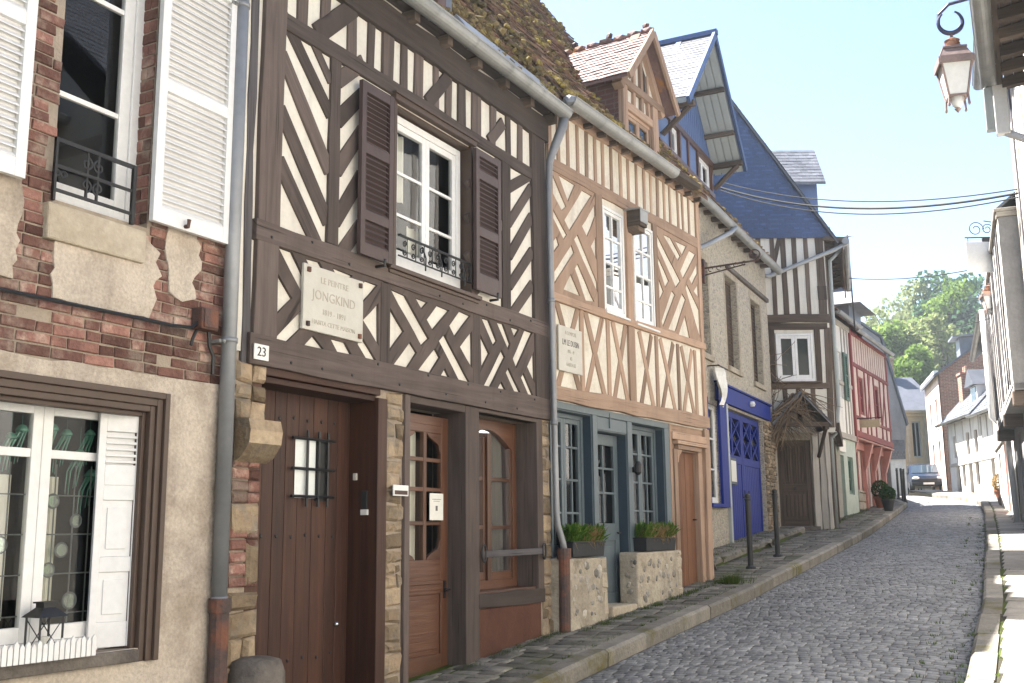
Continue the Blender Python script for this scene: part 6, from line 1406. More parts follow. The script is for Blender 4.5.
# ------------------------------------------------------------------ right side of the street
# frames on this side run towards the camera, so that v still points at the street
def RThing(name, label, cat, far, yaw, ub, zb): return Thing(name, label, cat, far, yaw + 180, ub, zb)
H = RThing('white_house', 'white house on the right whose deep timber eaves and gutter hang over the pavement', 'house', (.065, 12.0), -3.2, 2, .6)
LA = 4.0
wall(H, 'wall', 'whitewash', 0, LA, -.6, 6.4, [(.8, 1.6, 1.6, 3.0), (2.4, 3.3, .6, 2.9), (.8, 1.6, 4.2, 5.5), (2.4, 3.3, 4.2, 5.5)], 0, .25)
for a, b, c, d in [(.8, 1.6, 1.6, 3.0), (.8, 1.6, 4.2, 5.5), (2.4, 3.3, 4.2, 5.5)]: window(H, a, b, c, d, -.1, 'white', 2, 1, (c + .5, c + 1.0))
m = H.mb(); m.box(2.4, 3.3, -.14, -.1, .6, 2.9); H.part('door', m, 'bluegrey', .004); interior(H, .3, LA - .3, .2, 6.2, -2.5, -.26)
for u in (.1, 2.0, 3.9): H.timber('stud', 'palewood', (u, 3.4), (u, 6.3), .14)
H.timber('beam', 'palewood', (0, 3.3), (LA, 3.3), .16, .04)
for i in range(10):
    u = .05 + i * .42; m = H.mb(); m.hexa([(u, -.05, 6.28), (u + .09, -.05, 6.28), (u + .09, .60, 6.22), (u, .60, 6.22), (u, -.05, 6.42), (u + .09, -.05, 6.42), (u + .09, .60, 6.33), (u, .60, 6.33)], axis=(0, 1, 0)); H.part('rafter', m, 'oldwood', .006)
m = H.mb()
for k in range(7): v = -.02 + k * .1; m.hexa([(-.1, v + .004, 6.435 - k * .015), (LA, v + .004, 6.435 - k * .015), (LA, v + .096, 6.42 - k * .015), (-.1, v + .096, 6.42 - k * .015), (-.1, v + .004, 6.46 - k * .015), (LA, v + .004, 6.46 - k * .015), (LA, v + .096, 6.445 - k * .015), (-.1, v + .096, 6.445 - k * .015)], axis=(1, 0, 0))
H.part('eaves_board', m, 'oldwood')
gutter(H, -.02, LA, .73, 6.36, .085)
H.box('gutter_end', 'white', .02, .12, .56, .70, 5.72, 6.27, .01); H.box('gutter_end', 'palegrey', .02, .10, .70, .79, 5.78, 6.27, .01)
m = H.mb(); m.tube([(.07, .60, 5.74), (.07, .2, 5.5), (.07, .07, 5.3), (.07, .07, .8)], .04, 10); H.part('drainpipe', m, 'white', .0, smooth=True)
for za, zb_ in ((1.5, 2.9), (4.0, 5.3)):
    m = H.mb(); m.box(LA - .02, LA + .03, -2.15, -2.05, za, zb_); m.box(LA - .02, LA + .03, -1.25, -1.15, za, zb_); m.box(LA - .02, LA + .03, -2.05, -1.25, zb_ - .1, zb_); m.box(LA - .02, LA + .05, -2.2, -1.1, za - .08, za); m.box(LA - .02, LA + .02, -1.67, -1.63, za, zb_ - .1); m.box(LA - .02, LA + .02, -2.05, -1.25, za + .6, za + .63); w = H.part('window', m, 'white', .004)
    m = H.mb(); m.face([(LA + .008, -2.05, za), (LA + .008, -1.25, za), (LA + .008, -1.25, zb_ - .1), (LA + .008, -2.05, zb_ - .1)]); m.build('pane', 'darkglass', w)
for z in (.4, 3.3, 6.1): m = H.mb(); m.box(LA - .02, LA + .018, -6.9, -.06, z, z + .16, j=.006); H.part('beam', m, 'palewood')
for v in (-.16, -.95, -2.4, -3.3, -4.6, -6.0): m = H.mb(); m.box(LA - .02, LA + .014, v - .07, v + .07, 3.46, 6.1, j=.006); H.part('stud', m, 'palewood')
house_body(H, 0, LA, 7, -.6, 6.42, -3.2, 9.8, 'whitewash', 'slate', .64, True, .3, .22, .006)
H = RThing('white_house', 'white house set back from the pavement on the right beside the camera', 'house', (1.45, 8.1), 0, 6, .2)
wall(H, 'wall', 'whitewash', 0, 12, -1.2, 6.6, [(1.2, 2.1, 1.4, 2.8), (1.2, 2.1, 3.9, 5.3), (4.5, 5.4, 1.4, 2.8), (4.5, 5.4, 3.9, 5.3), (7.4, 8.3, .1, 2.3)], 0, .25)
for a, b, c, d in [(1.2, 2.1, 1.4, 2.8), (1.2, 2.1, 3.9, 5.3), (4.5, 5.4, 1.4, 2.8), (4.5, 5.4, 3.9, 5.3)]: window(H, a, b, c, d, -.1, 'white', 2, 1, (c + .5, c + 1.0))
m = H.mb(); m.box(7.4, 8.3, -.14, -.1, .1, 2.3); H.part('door', m, 'greenpaint', .004); interior(H, .3, 11.7, 0, 6.3, -2.5, -.26)
house_body(H, 0, 12, 7, -1.2, 6.65, -3.2, 9.8, 'whitewash', 'slate', .35, True, .3, .22, .006); gutter(H, 0, 12, .42, 6.6, .08)

H = RThing('timber_house', 'white timber framed house on the right behind the far end of the deep eaves', 'house', (-.70, 16.9), -6.4, 2, 1.0)
wall(H, 'wall', 'whitewash', 0, 4.2, .3, 8.3, [(1.3, 2.1, 4.4, 5.8), (1.3, 2.1, 2.0, 3.3), (2.7, 3.5, 1.1, 3.2)], 0, .22)
for a, b, c, d in [(1.3, 2.1, 4.4, 5.8), (1.3, 2.1, 2.0, 3.3)]: window(H, a, b, c, d, -.08, 'white', 2, 1, (c + .5,))
m = H.mb(); m.box(2.7, 3.5, -.12, -.08, 1.1, 3.2); H.part('door', m, 'framebrown', .004); interior(H, .3, 3.9, .6, 8, -1.8, -.23)
for u in (.07, .6, 1.15, 2.3, 2.9, 3.5, 4.1): H.timber('stud', 'palewood' if u != .6 else 'greywood', (u, 3.75), (u, 8.25), .12, .02)
H.timber('beam', 'palewood', (0, 3.65), (4.2, 3.65), .16, .05)
house_body(H, 0, 4.2, 7, .3, 8.35, -3, 10.9, 'whitewash', 'slate', .3, False); gutter(H, 0, 4.2, .38, 8.3, .08)

H = RThing('timber_house', 'house greyed with painted shade on the right, its upper floor jutting over the pavement', 'house', (-1.52, 24.2), -6.4, 3.5, 1.6)
wall(H, 'wall', 'whitewash', 0, 7.2, 3.7, 6.2, [(1.5, 2.3, 4.3, 5.4), (4.4, 5.2, 4.3, 5.4)], .28, .2); wall(H, 'ground_wall', 'greyrender', 0, 7.2, .6, 3.7, [(1.5, 2.4, 2.2, 3.4), (4.2, 5.0, 1.2, 3.3)], -.02, .2)  # ground floor shade is put into its grey colour
for a, b, c, d in [(1.5, 2.3, 4.3, 5.4), (4.4, 5.2, 4.3, 5.4)]: window(H, a, b, c, d, .2, 'white', 2, 1, (c + .5,))
window(H, 1.5, 2.4, 2.2, 3.4, -.1, 'white', 2, 1, ()); m = H.mb(); m.box(4.2, 5.0, -.14, -.1, 1.2, 3.3); H.part('door', m, 'bluegreydark', .004); interior(H, .3, 6.9, .9, 6, -1.8, -.23)
m = H.mb(); m.box(6.98, 7.2, -3, .275, 3.62, 6.22); m.box(0, 7.2, -.1, .27, 3.6, 3.7); H.part('side_wall', m, 'greyrender')  # end wall greyed in colour for the shade on that side
m = H.mb(); m.box(7.02, 7.22, -.2, .30, 6.225, 6.30); m.box(0, 7.22, -.2, .33, 6.305, 6.36); H.part('eaves_board', m, 'palewood', .008)
m = H.mb(); m.box(6.9, 7.15, -.05, .30, 3.38, 3.6); m.box(.1, .3, -.05, .30, 3.38, 3.6); m.box(3.4, 3.6, -.05, .3, 3.38, 3.6); H.parts('jetty_bracket', m, 'oldwood', .02)
for u in (.1, .8, 1.4, 2.4, 3.1, 3.8, 4.3, 5.3, 6.0, 6.6): H.timber('stud', 'greywood', (u, 3.75), (u, 6.2), .12, .3, v0=.25)
m = H.mb(); m.tube([(-.06, .36, 6.2), (-.06, .36, 3.9), (-.06, .1, 3.6), (-.06, .06, 1.6)], .06, 10); H.part('drainpipe', m, 'white', smooth=True)
house_body(H, 0, 7.2, 7, .6, 6.36, -3, 9.0, 'greyrender', 'slate', .3, False)

H = RThing('timber_house', 'low whitewashed house on the right between the jutting house and the bend', 'house', (-2.42, 31.4), -7.2, 3.5, 2.0)
wall(H, 'wall', 'whitewash', 0, 7.1, .9, 6.2, [(1, 1.7, 4.2, 5.3), (3, 3.7, 4.2, 5.3), (5.2, 5.9, 4.2, 5.3), (1.2, 2.0, 2.4, 3.5), (3.6, 4.4, 1.8, 3.6)], 0, .2); interior(H, .3, 6.8, 1.2, 6, -1.8, -.21)
for a, b, c, d in [(1, 1.7, 4.2, 5.3), (3, 3.7, 4.2, 5.3), (5.2, 5.9, 4.2, 5.3), (1.2, 2.0, 2.4, 3.5)]: window(H, a, b, c, d, -.08, 'white', 2, 1, ())
m = H.mb(); m.box(3.6, 4.4, -.14, -.1, 1.8, 3.6); H.part('door', m, 'redpaint', .004)
for i in range(12): H.timber('stud', 'palewood', (.1 + i * .62, 3.8), (.1 + i * .62, 6.15), .1)
H.timber('beam', 'palewood', (0, 3.72), (7.1, 3.72), .15, .04)
house_body(H, 0, 7.1, 7, .9, 6.25, -2.8, 9.0, 'whitewash', 'slate', .3, True, .3, .2, .006); gutter(H, 0, 7.1, .38, 6.2, .07)

# the sunlit row at the bend
PR = (-2.73, 37.4)
def rowhouse(u0, u1, ze, lab, ops, doors, studs, roof, dorm, z0=1.6, wm='whitewash'):
    far = (PR[0] + math.sin(R(-21)) * u1, PR[1] + math.cos(R(-21)) * u1); L = u1 - u0
    H = RThing('row_house', lab, 'house', far, -21, L / 2, 2.6)
    wall(H, 'wall', wm, 0, L, z0, ze, [(L - b + u0 if False else u1 - b, u1 - a, c, d) for a, b, c, d in ops + doors], 0, .2); interior(H, .1, L - .1, z0 + .3, ze - .1, -1.6, -.21)
    for a, b, c, d in ops: window(H, u1 - b, u1 - a, c, d, -.08, 'framebrown' if studs else 'white', 2, 1, (), fw=.04, lw=.04)
    for a, b, c, d in doors: m = H.mb(); m.box(u1 - b, u1 - a, -.14, -.1, c, d); H.part('door', m, 'framebrown', .004)
    for i in range(studs): u = .12 + (L - .24) * i / max(1, studs - 1); H.timber('stud', 'palewood', (u, 4.0), (u, ze - .05), .09, .016)
    if studs: H.timber('beam', 'palewood', (0, 3.95), (L, 3.95), .12, .03)
    house_body(H, 0, L, 6, z0, ze, -2.2, ze + 2.6, 'whitewash', roof, .3, True, .25, .16, .006); gutter(H, 0, L, .38, ze - .03, .065)
    if dorm:
        for c in dorm:
            u = u1 - c; m = H.mb(); m.box(u - .4, u + .4, -1.3, -.25, ze + .3, ze + 1.15); dm = H.part('dormer', m, 'white', .01)
            m = H.mb(); m.prism([(u - .55, ze + 1.1), (u + .55, ze + 1.1), (u, ze + 1.7)], -1.9, -.1); m.build('dormer_roof', 'slate', dm)
            m = H.mb(); m.box(u - .28, u + .28, -.26, -.235, ze + .4, ze + 1.05); m.build('dormer_window', 'carglass', dm)
    return H
H = rowhouse(-2.1, 2.0, 5.42, 'sunlit whitewashed row house with pale timbers, nearest the bend on the right', [(.0, .45, 3.05, 3.9), (-1.0, -.5, 3.05, 3.9), (.3, .7, 4.25, 5.05), (-.9, -.5, 4.25, 5.05)], [(.75, 1.15, 2.5, 3.9)], 7, 'slate', [-.2])
m = H.mb(); m.box(.1, .5, -.95, -.5, 5.6, 7.3); m.box(.06, .54, -.99, -.46, 7.3, 7.4); m.lathe([(.1, 7.4), (.08, 7.65)], (.3, -.7), 8); H.part('chimney', m, 'brickpale', .01)
H = rowhouse(2.03, 6.2, 5.5, 'plain sunlit whitewashed row house in the middle of the bend', [(5.1, 5.5, 4.2, 5.0), (3.4, 3.8, 4.2, 5.0), (2.4, 2.8, 4.2, 5.0), (4.2, 4.6, 3.1, 3.9), (2.5, 2.95, 3.1, 3.9)], [(4.9, 5.4, 2.8, 3.9), (3.3, 3.75, 2.7, 3.9)], 5, 'slate', [3.3])
m = H.mb(); m.box(.3, .8, -.95, -.45, 5.6, 7.3); m.box(.26, .84, -.99, -.41, 7.3, 7.4); m.lathe([(.1, 7.4), (.08, 7.65)], (.45, -.7), 8); m.lathe([(.1, 7.4), (.08, 7.65)], (.68, -.7), 8); H.part('chimney', m, 'brickwall', .01)
far = (-7.09, 55.04)
H = RThing('brick_house', 'tall pink and white house with a big brown brick gable above the whitewashed row', 'house', far, -14, 2.6, 3.0)
OPS = [(3.6, 4.2, 6.2, 7.4), (3.6, 4.2, 4.3, 5.5), (1.4, 2.0, 6.2, 7.4), (1.4, 2.0, 4.3, 5.5)]
wall(H, 'wall', 'pinkplaster', 0, 5.2, 1.8, 8.5, OPS, .1, .25); interior(H, .3, 4.9, 2, 8, -1.6, -.16)
for a, b, c, d in OPS: window(H, a, b, c, d, 0, 'white', 2, 1, ()); H.box('window_surround', 'white', a - .12, b + .12, .08, .13, c - .14, c - .01); H.box('window_surround', 'white', a - .12, b + .12, .08, .13, d + .01, d + .14)
m = H.mb(); m.box(2.5, 3.1, -.02, .115, 1.8, 4.2); H.part('door', m, 'redpaint'); H.box('cornice', 'white', -.05, 5.25, .08, .28, 8.4, 8.55, .01)
mm = MB(lambda p: H.xf((5.2 - p[1] + .0, p[0] + .05, p[2]))); mm.prism([(-9.0, 1.8), (.0, 1.8), (.0, 8.5), (-5.2, 12.1), (-9.0, 9.6)], 0, .2); mm.build('gable_wall', 'brickwall', H.e)
mm = MB(lambda p: H.xf((5.2 - p[1], p[0] + .05, p[2])))
for (a, b), (c, d) in (((.25, 8.35), (-5.2, 12.15)), ((-9.2, 9.45), (-5.2, 12.15))): dk = [(a, -.15, b), (c, -.15, d), (c, 5.2, d), (a, 5.2, b)]; mm.hexa([(p[0], p[1], p[2] - .1) for p in dk] + dk)
mm.build('roof', 'slate', H.e)
m = H.mb(); m.box(3.5, 4.6, -2.2, -1.0, 9.1, 10.2); dm = H.part('dormer', m, 'slate'); m = H.mb(); m.hexa([(3.3, -2.6, 10.2), (4.8, -2.6, 10.2), (4.8, -.7, 10.1), (3.3, -.7, 10.1), (3.3, -2.6, 10.28), (4.8, -2.6, 10.28), (4.8, -.7, 10.18), (3.3, -.7, 10.18)]); m.build('dormer_roof', 'slatepale', dm)
m = H.mb(); m.box(4.6, 5.0, -3.1, -2.6, 9.5, 11.2); m.lathe([(.12, 11.2), (.1, 11.5)], (4.8, -2.85), 8); H.part('chimney', m, 'brickwall', .01)
# ------------------------------------------------------------------ street furniture and small things
def bollard(p, lab):
    T = Thing('bollard', lab, 'bollard', p, 0, 0, pave_z(*p), 'black metal bollards on the left pavement'); T.vb = 0
    z = pave_z(*p); m = T.mb(); m.lathe([(.038, z - .1), (.038, z + .92), (.046, z + .925), (.046, z + .945), (.036, z + .95), (.036, z + .965), (.044, z + .97), (.040, z + 1.0), (.02, z + 1.015)], (0, 0), 14); T.part('post', m, 'iron', smooth=False)
    m = T.mb(); m.lathe([(.07, z - .05), (.07, z + .03), (.05, z + .05)], (0, 0), 12); T.part('base', m, 'iron'); return T.e
b = bollard((-4.27, 14.4), 'nearest black bollard, on the pavement in front of the blue double doors')
def copy_bollard(p, lab):
    c = copy_tree(b); c.location = (p[0], p[1], pave_z(*p)); c['label'] = lab
copy_bollard((-4.38, 16.2), 'second black bollard, in front of the old carved door')
for i, (x, y) in enumerate(((-5.33, 34.6), (-5.55, 35.6), (-5.85, 36.7))):
    copy_bollard((x, y), ('distant black bollard by the clipped pot plant', 'distant black bollard between two others beside the parked car', 'farthest black bollard, at the nose of the parked car')[i])
def pot_plant(p, lab, potm, r_, h, ph, rot=0, kind='boxwood', wide=1.):
    z = sw_z(p[1]); T = Thing('potted_plant', lab, 'potted plant', p, 0, 0, z)
    m = T.mb(); m.lathe([(r_ * .62, z), (r_ * .95, z + h), (r_ * 1.08, z + h), (r_ * 1.08, z + h + .05), (r_ * .9, z + h + .05), (r_ * .85, z + h - .02)], (0, 0), 16); T.part('pot', m, potm, smooth=False)
    L = T.mb(); c = Vector((0, 0, z + h + ph * .5))
    for i in range(900):
        d = Vector((random.gauss(0, 1), random.gauss(0, 1), random.gauss(0, 1))).normalized() * (1 - abs(random.gauss(0, .1))); q = c + Vector((d.x * r_ * 1.25 * wide, d.y * r_ * 1.25 * wide, d.z * ph * .55))
        a, e = Vector((random.uniform(-1, 1), random.uniform(-1, 1), random.uniform(-1, 1))).normalized() * .035, Vector((random.uniform(-1, 1), random.uniform(-1, 1), random.uniform(-1, 1))).normalized() * .022
        L.face([tuple(q - a), tuple(q + e), tuple(q + a), tuple(q - e)])
    L.build('foliage', kind, T.e, recalc=False)
pot_plant((-4.93, 29.2), 'clipped round evergreen in a black pot standing near the kerb', 'planterblack', .17, .26, .36)
pot_plant((-5.42, 31.0), 'dark leafy shrub in a clay pot by the door of the red beamed house', 'terracotta', .19, .26, .48)
pot_plant((-2.62, 34.2), 'small potted plant against the wall at the far right of the street', 'terracotta', .16, .25, .5, kind='strawleaf')
T = Thing('guard_stone', 'dark round guard stone at the wall foot on the far right', 'guard stone', (-2.28, 31.0), 0, 0, sw_z(31))
m = T.mb(); m.blob((0, 0, sw_z(31) + .12), (.2, .17, .22), .08, lev=2); T.part('stone', m, 'greystone')
# ivy column on the wall beyond the red house
T = Thing('wall_ivy', 'green ivy climbing the whitewashed garden wall beyond the red beamed house', 'climbing plant', (-6.36, 35.6), 0, 0, sw_z(35))
m = T.mb()
for i in range(2600):
    z = sw_z(35) + 2.6 * random.random() ** 1.2; w = .45 * (1 - (z - sw_z(35)) / 3.4); q = Vector((random.gauss(0, w * .5), random.gauss(0, .12), z))
    a, e = Vector((random.uniform(-1, 1), random.uniform(-1, 1), random.uniform(-1, 1))).normalized() * .06, Vector((random.uniform(-1, 1), random.uniform(-1, 1), random.uniform(-1, 1))).normalized() * .04
    m.face([tuple(q - a), tuple(q + e), tuple(q + a), tuple(q - e)])
m.build('foliage', 'boxwood', T.e, recalc=False)
# grass along the wall feet and kerb
m = MB()
def tuft(x, y, z, n, h, sp):
    for i in range(n):
        a = random.uniform(0, 6.28); r_ = abs(random.gauss(0, sp)); bx, by = x + r_ * math.cos(a), y + r_ * math.sin(a); l = h * random.uniform(.5, 1.1); t = (bx + math.cos(a) * l * random.uniform(.1, .7), by + math.sin(a) * l * random.uniform(.1, .7), z + l); w = .004
        m.face([(bx - w, by + w, z - .01), (bx + w, by - w, z - .01), t])
tuft(-4.02, 12.75, sw_z(12.75), 420, .13, .10)
for i in range(150):
    y = random.uniform(7.3, 13); 
    if random.random() < .55: tuft(-4.55 + random.uniform(0, .06) + max(0, y - 9.2) * .045 + (.18 if y > 9.2 else 0), y, sw_z(y), 14, .05, .035)
    else: tuft(interp(XL, y) - .19 + random.uniform(-.02, .01), y, sw_z(y), 10, .03, .03)
for i in range(110):
    y = random.uniform(13.5, 30); tuft(-4.9 - (y - 13.2) * .055 + random.uniform(-.5, .1) if y < 20 else interp(FL, y) + .1, y, pave_z(-4.95 - (y - 13.2) * .055, y) if y < 20 else sw_z(y), 14, .05, .06)
for i in range(260):
    y = random.uniform(5, 26); tuft(interp(XR, y) + random.choice((-.03, -.12, -.3, .2)) + random.uniform(-.02, .02), y, rd_z(y) + .0 if random.random() < .7 else sw_z(y), 8, .025, .03)
o = m.build('weeds', 'grass', recalc=False); o['kind'] = 'stuff'
# lanterns
def lantern(name, lab, p, top, h, w, capm, group='copper street lanterns'):
    T = Thing(name, lab, 'street lamp', (p[0], p[1]), -16, 0, p[2], group); z0 = p[2]; zt = z0 + h
    def frus(m, w0, z0_, w1, z1_): m.hexa([(-w0, -w0, z0_), (w0, -w0, z0_), (w0, w0, z0_), (-w0, w0, z0_), (-w1, -w1, z1_), (w1, -w1, z1_), (w1, w1, z1_), (-w1, w1, z1_)], r=.5)
    W_, wb = w / 2, w * .29
    m = T.mb(); frus(m, wb * .96, z0 + h * .19, W_ * .92, z0 + h * .60); T.part('glass', m, 'opal')
    m = T.mb(); m.lathe([(.005, z0 + h * .04), (wb * .55, z0 + h * .09), (wb * .8, z0 + h * .185)], (0, 0), 12); T.part('bowl', m, 'opal', smooth=True)
    m = T.mb()
    for a in (-1, 1):
        for c in (-1, 1): m.tube([(a * wb * 1.05, c * wb * 1.05, z0 + h * .08), (a * wb, c * wb, z0 + h * .19), (a * W_ * .96, c * W_ * .96, z0 + h * .61)], .010, 6); m.blob((a * wb * 1.05, c * wb * 1.05, z0 + h * .07), (.014, .014, .022), 0)
    frus(m, wb * 1.08, z0 + h * .178, wb * 1.08, z0 + h * .196); frus(m, W_ * 1.04, z0 + h * .60, W_ * 1.06, z0 + h * .63)
    for a in (-1, 1): m.box(a * W_ * 1.04 - .008, a * W_ * 1.04 + .008, -W_, W_, z0 + h * .56, z0 + h * .645); m.box(-W_, W_, a * W_ * 1.04 - .008, a * W_ * 1.04 + .008, z0 + h * .56, z0 + h * .645)
    m.lathe([(.004, z0), (.018, z0 + .02), (.03, z0 + h * .045), (.012, z0 + h * .06)], (0, 0), 10); T.part('frame', m, 'copper')
    m = T.mb(); frus(m, W_ * 1.02, z0 + h * .632, W_ * .70, z0 + h * .76); frus(m, W_ * .76, z0 + h * .761, W_ * .74, z0 + h * .785); frus(m, W_ * .5, z0 + h * .786, W_ * .42, z0 + h * .82); T.part('roof', m, capm[0])
    m = T.mb(); m.lathe([(W_ * .46, z0 + h * .82), (W_ * .5, z0 + h * .86), (W_ * .42, z0 + h * .87), (W_ * .5, z0 + h * .9), (W_ * .25, z0 + h * .93), (.012, z0 + h * .94), (.012, zt)], (0, 0), 14); T.part('finial', m, capm[1])
    return T
PL_ = (-.785, 9.5, 5.16)
T = lantern('street_lantern', 'copper street lantern hanging from a dark blue hooked bracket at the top right', PL_, 0, .74, .265, ('copper', 'copperorange'))
m = T.mb(); z = PL_[2] + .74
pts = [(0, .10 * math.sin(a), z + .105 - .105 * math.cos(a)) for a in [i * math.pi / 14 for i in range(-11, 13)]]
m.tube(pts, [.008 + .014 * math.sin(math.pi * i / 23) for i in range(24)], 8)
m.tube([(.0, 0, z - .02), (.0, 0, z + .01)], .012, 8); T.part('hook', m, 'bracketblue')
T = Thing('wall_bracket', 'dark blue iron wall bracket that carries the hanging copper lantern', 'bracket', (-.785, 9.5), 91, 0, 6.0)
m = T.mb(); z = PL_[2] + .74; m.tube([(-.10, 0, z + .11), (-.09, 0, z + .20), (.0, 0, z + .275), (.3, 0, z + .29), (.95, 0, z + .25)], .016, 8); m.tube([(.95, 0, z - .35), (.75, 0, z + .05), (.5, 0, z + .26)], .012, 8); m.box(.945, .975, -.03, .03, z - .45, z + .36); T.part('arm', m, 'bracketblue')
p2 = (-1.50, 21.2, 5.5)
T = lantern('street_lantern', 'distant copper topped wall lantern above the jutting house on the right', p2, 0, .62, .30, ('copperorange', 'copperorange'))
m = T.mb(); m.tube([(0, 0, 6.08), (.0, .1, 6.2), (.25, .2, 6.22), (.45, .2, 6.15)], .016, 6); T.part('bracket', m, 'iron')
# white hanging sign
T = Thing('hanging_sign', 'blank white board sign hanging from a curled iron bracket on the right', 'sign', (-1.42, 19.6), 62, 0, 6.0)
m = T.mb(); m.box(-.30, .30, -.015, .015, 5.98, 6.52); T.part('board', m, 'enamel', .006)
m = T.mb(); m.tube([(-.30, 0, 6.60), (.55, 0, 6.60)], .012, 6); m.tube([(-.25, 0, 6.6), (-.25, 0, 6.5)], .006, 5); m.tube([(.25, 0, 6.6), (.25, 0, 6.5)], .006, 5)
for a, r_ in ((0, .14), (.2, .10)): m.tube([(-.1 + a + r_ * (1 - t * .7) * math.cos(t * 9), 0, 6.75 + r_ * (1 - t * .7) * math.sin(t * 9)) for t in [i / 26 for i in range(27)]], .008, 5)
m.tube([(.05, 0, 6.9), (.35, 0, 6.85), (.55, 0, 6.62)], .009, 5); m.box(.0, .28, -.03, .03, 6.53, 6.585); T.part('bracket', m, 'iron')
# overhead cables
def cable(lab, a, b_, sag, r_, n=24):
    m = MB(); a, b_ = Vector(a), Vector(b_); P = [tuple(a.lerp(b_, i / n) - Vector((0, 0, sag * 4 * (i / n) * (1 - i / n)))) for i in range(n + 1)]; m.tube(P, r_, 5, caps=False)
    return tag(m.build('overhead_cable', 'rubber', smooth=True), lab, 'cable', 'overhead cables across the street')
cable('thickest overhead cable of the bundle crossing from the slate gable to the white house', (-6.30, 20.4, 8.58), (-.62, 16.5, 6.40), .34, .018)
cable('thin upper overhead cable of the bundle crossing from the slate gable', (-6.30, 20.4, 8.70), (-.62, 16.5, 6.46), .30, .010)
cable('thin lower overhead cable of the bundle crossing from the slate gable', (-6.30, 20.4, 8.52), (-.62, 16.5, 6.34), .38, .011)
cable('single overhead cable across the street beyond the aerial', (-4.95, 25.8, 7.62), (-1.44, 21.0, 6.40), .12, .010)
cable('low overhead cable in front of the wooded hill', (-5.5, 33.0, 7.42), (-1.5, 22.0, 5.62), .15, .009)
T = Thing('tv_aerial', 'thin tall television aerial on the roof of the weathered timber house', 'aerial', (-5.1, 27.2), 20, 0, 7.2)
m = T.mb(); m.tube([(.02, 0, 6.6), (-.03, 0, 9.05)], .022, 6); m.tube([(-.2, 0, 8.98), (.12, 0, 9.04)], .008, 5)
for i in range(6): u = -.2 + i * .06; m.tube([(u, -.1, 8.98 + i * .011), (u, .1, 8.98 + i * .011)], .004, 4)
T.part('mast', m, 'iron')
# parked car
def car(p, yaw, lab, paint):
    T = Thing('parked_car', lab, 'car', p, yaw, 0, rd_z(p[1]), None); z = rd_z(p[1]) + .02; Lh, Wd = 2.0, .80
    prof = [(-2.0, .35), (-2.02, .62), (-1.92, .80), (-1.0, .96), (-.35, 1.42), (.2, 1.50), (1.15, 1.46), (1.75, 1.02), (1.98, .92), (2.02, .45), (1.95, .30), (-1.9, .28)]
    secs = [(-1, .90), (-.97, .985), (-.75, 1.0), (.75, 1.0), (.97, .985), (1, .90)]
    m = T.mb()
    rings = [[(x * (1 if abs(k) < .9 else .985), k * Wd * (1 - .16 * max(0, (h - .95) / .55)), z + h * s_ if h > .5 else z + h) for x, h in prof] for k, s_ in secs]
    for A, Bq in zip(rings, rings[1:]):
        n = len(A)
        for i in range(n): k = (i + 1) % n; m.face([A[i], A[k], Bq[k], Bq[i]], r=.5)
    m.face(rings[0], r=.5); m.face(rings[-1], r=.5); T.part('body', m, paint, .02, smooth=False)
    m = T.mb(); m.face([(-.96, -.66, z + .985), (-.96, .66, z + .985), (-.40, .58, z + 1.40), (-.40, -.58, z + 1.40)]); o = T.part('windscreen', m, 'carglass'); o.location = o.location
    for v in o.data.vertices: v.co.z += .02; v.co.x -= .02
    m = T.mb()
    for s_ in (-1, 1): m.face([(-.75, s_ * .80, z + 1.0), (1.3, s_ * .80, z + 1.02), (1.0, s_ * .735, z + 1.36), (-.30, s_ * .735, z + 1.36)])
    o = T.part('side_window', m, 'carglass')
    for v in o.data.vertices: v.co.y += .03 if v.co.y > 0 else -.03
    for s_ in (-1, 1): m = T.mb(); m.blob((-1.95, s_ * .58, z + .68), (.09, .19, .09), 0, lev=2); T.part('headlight', m, 'lampglass', smooth=True)
    m = T.mb(); m.box(-2.04, -1.99, -.42, .42, z + .52, z + .66); T.part('grille', m, 'ink', .01); m = T.mb(); m.box(-2.06, -1.9, -.78, .78, z + .32, z + .48); T.part('bumper', m, 'rubber', .03)
    m = T.mb(); m.box(-2.065, -2.058, -.26, .26, z + .36, z + .46); T.part('number_plate', m, 'enamel')
    for s_ in (-1, 1): m = T.mb(); m.blob((-.62, s_ * .93, z + 1.02), (.06, .10, .07), 0, lev=2); T.part('mirror', m, paint, smooth=True)
    for x in (-1.25, 1.25):
        for s_ in (-1, 1):
            m = T.mb(); m.tube([(x, s_ * .62, z + .29), (x, s_ * .84, z + .29)], .30, 18); w = T.part('wheel', m, 'rubber'); m = T.mb(); m.tube([(x, s_ * .845, z + .29), (x, s_ * .852, z + .29)], .18, 14); m.build('rim', 'chrome', w)
    return T
car((-7.3, 53.), -15, 'dark blue car parked facing the camera where the street bends', 'carblue').e.scale = (.9, .9, .9)
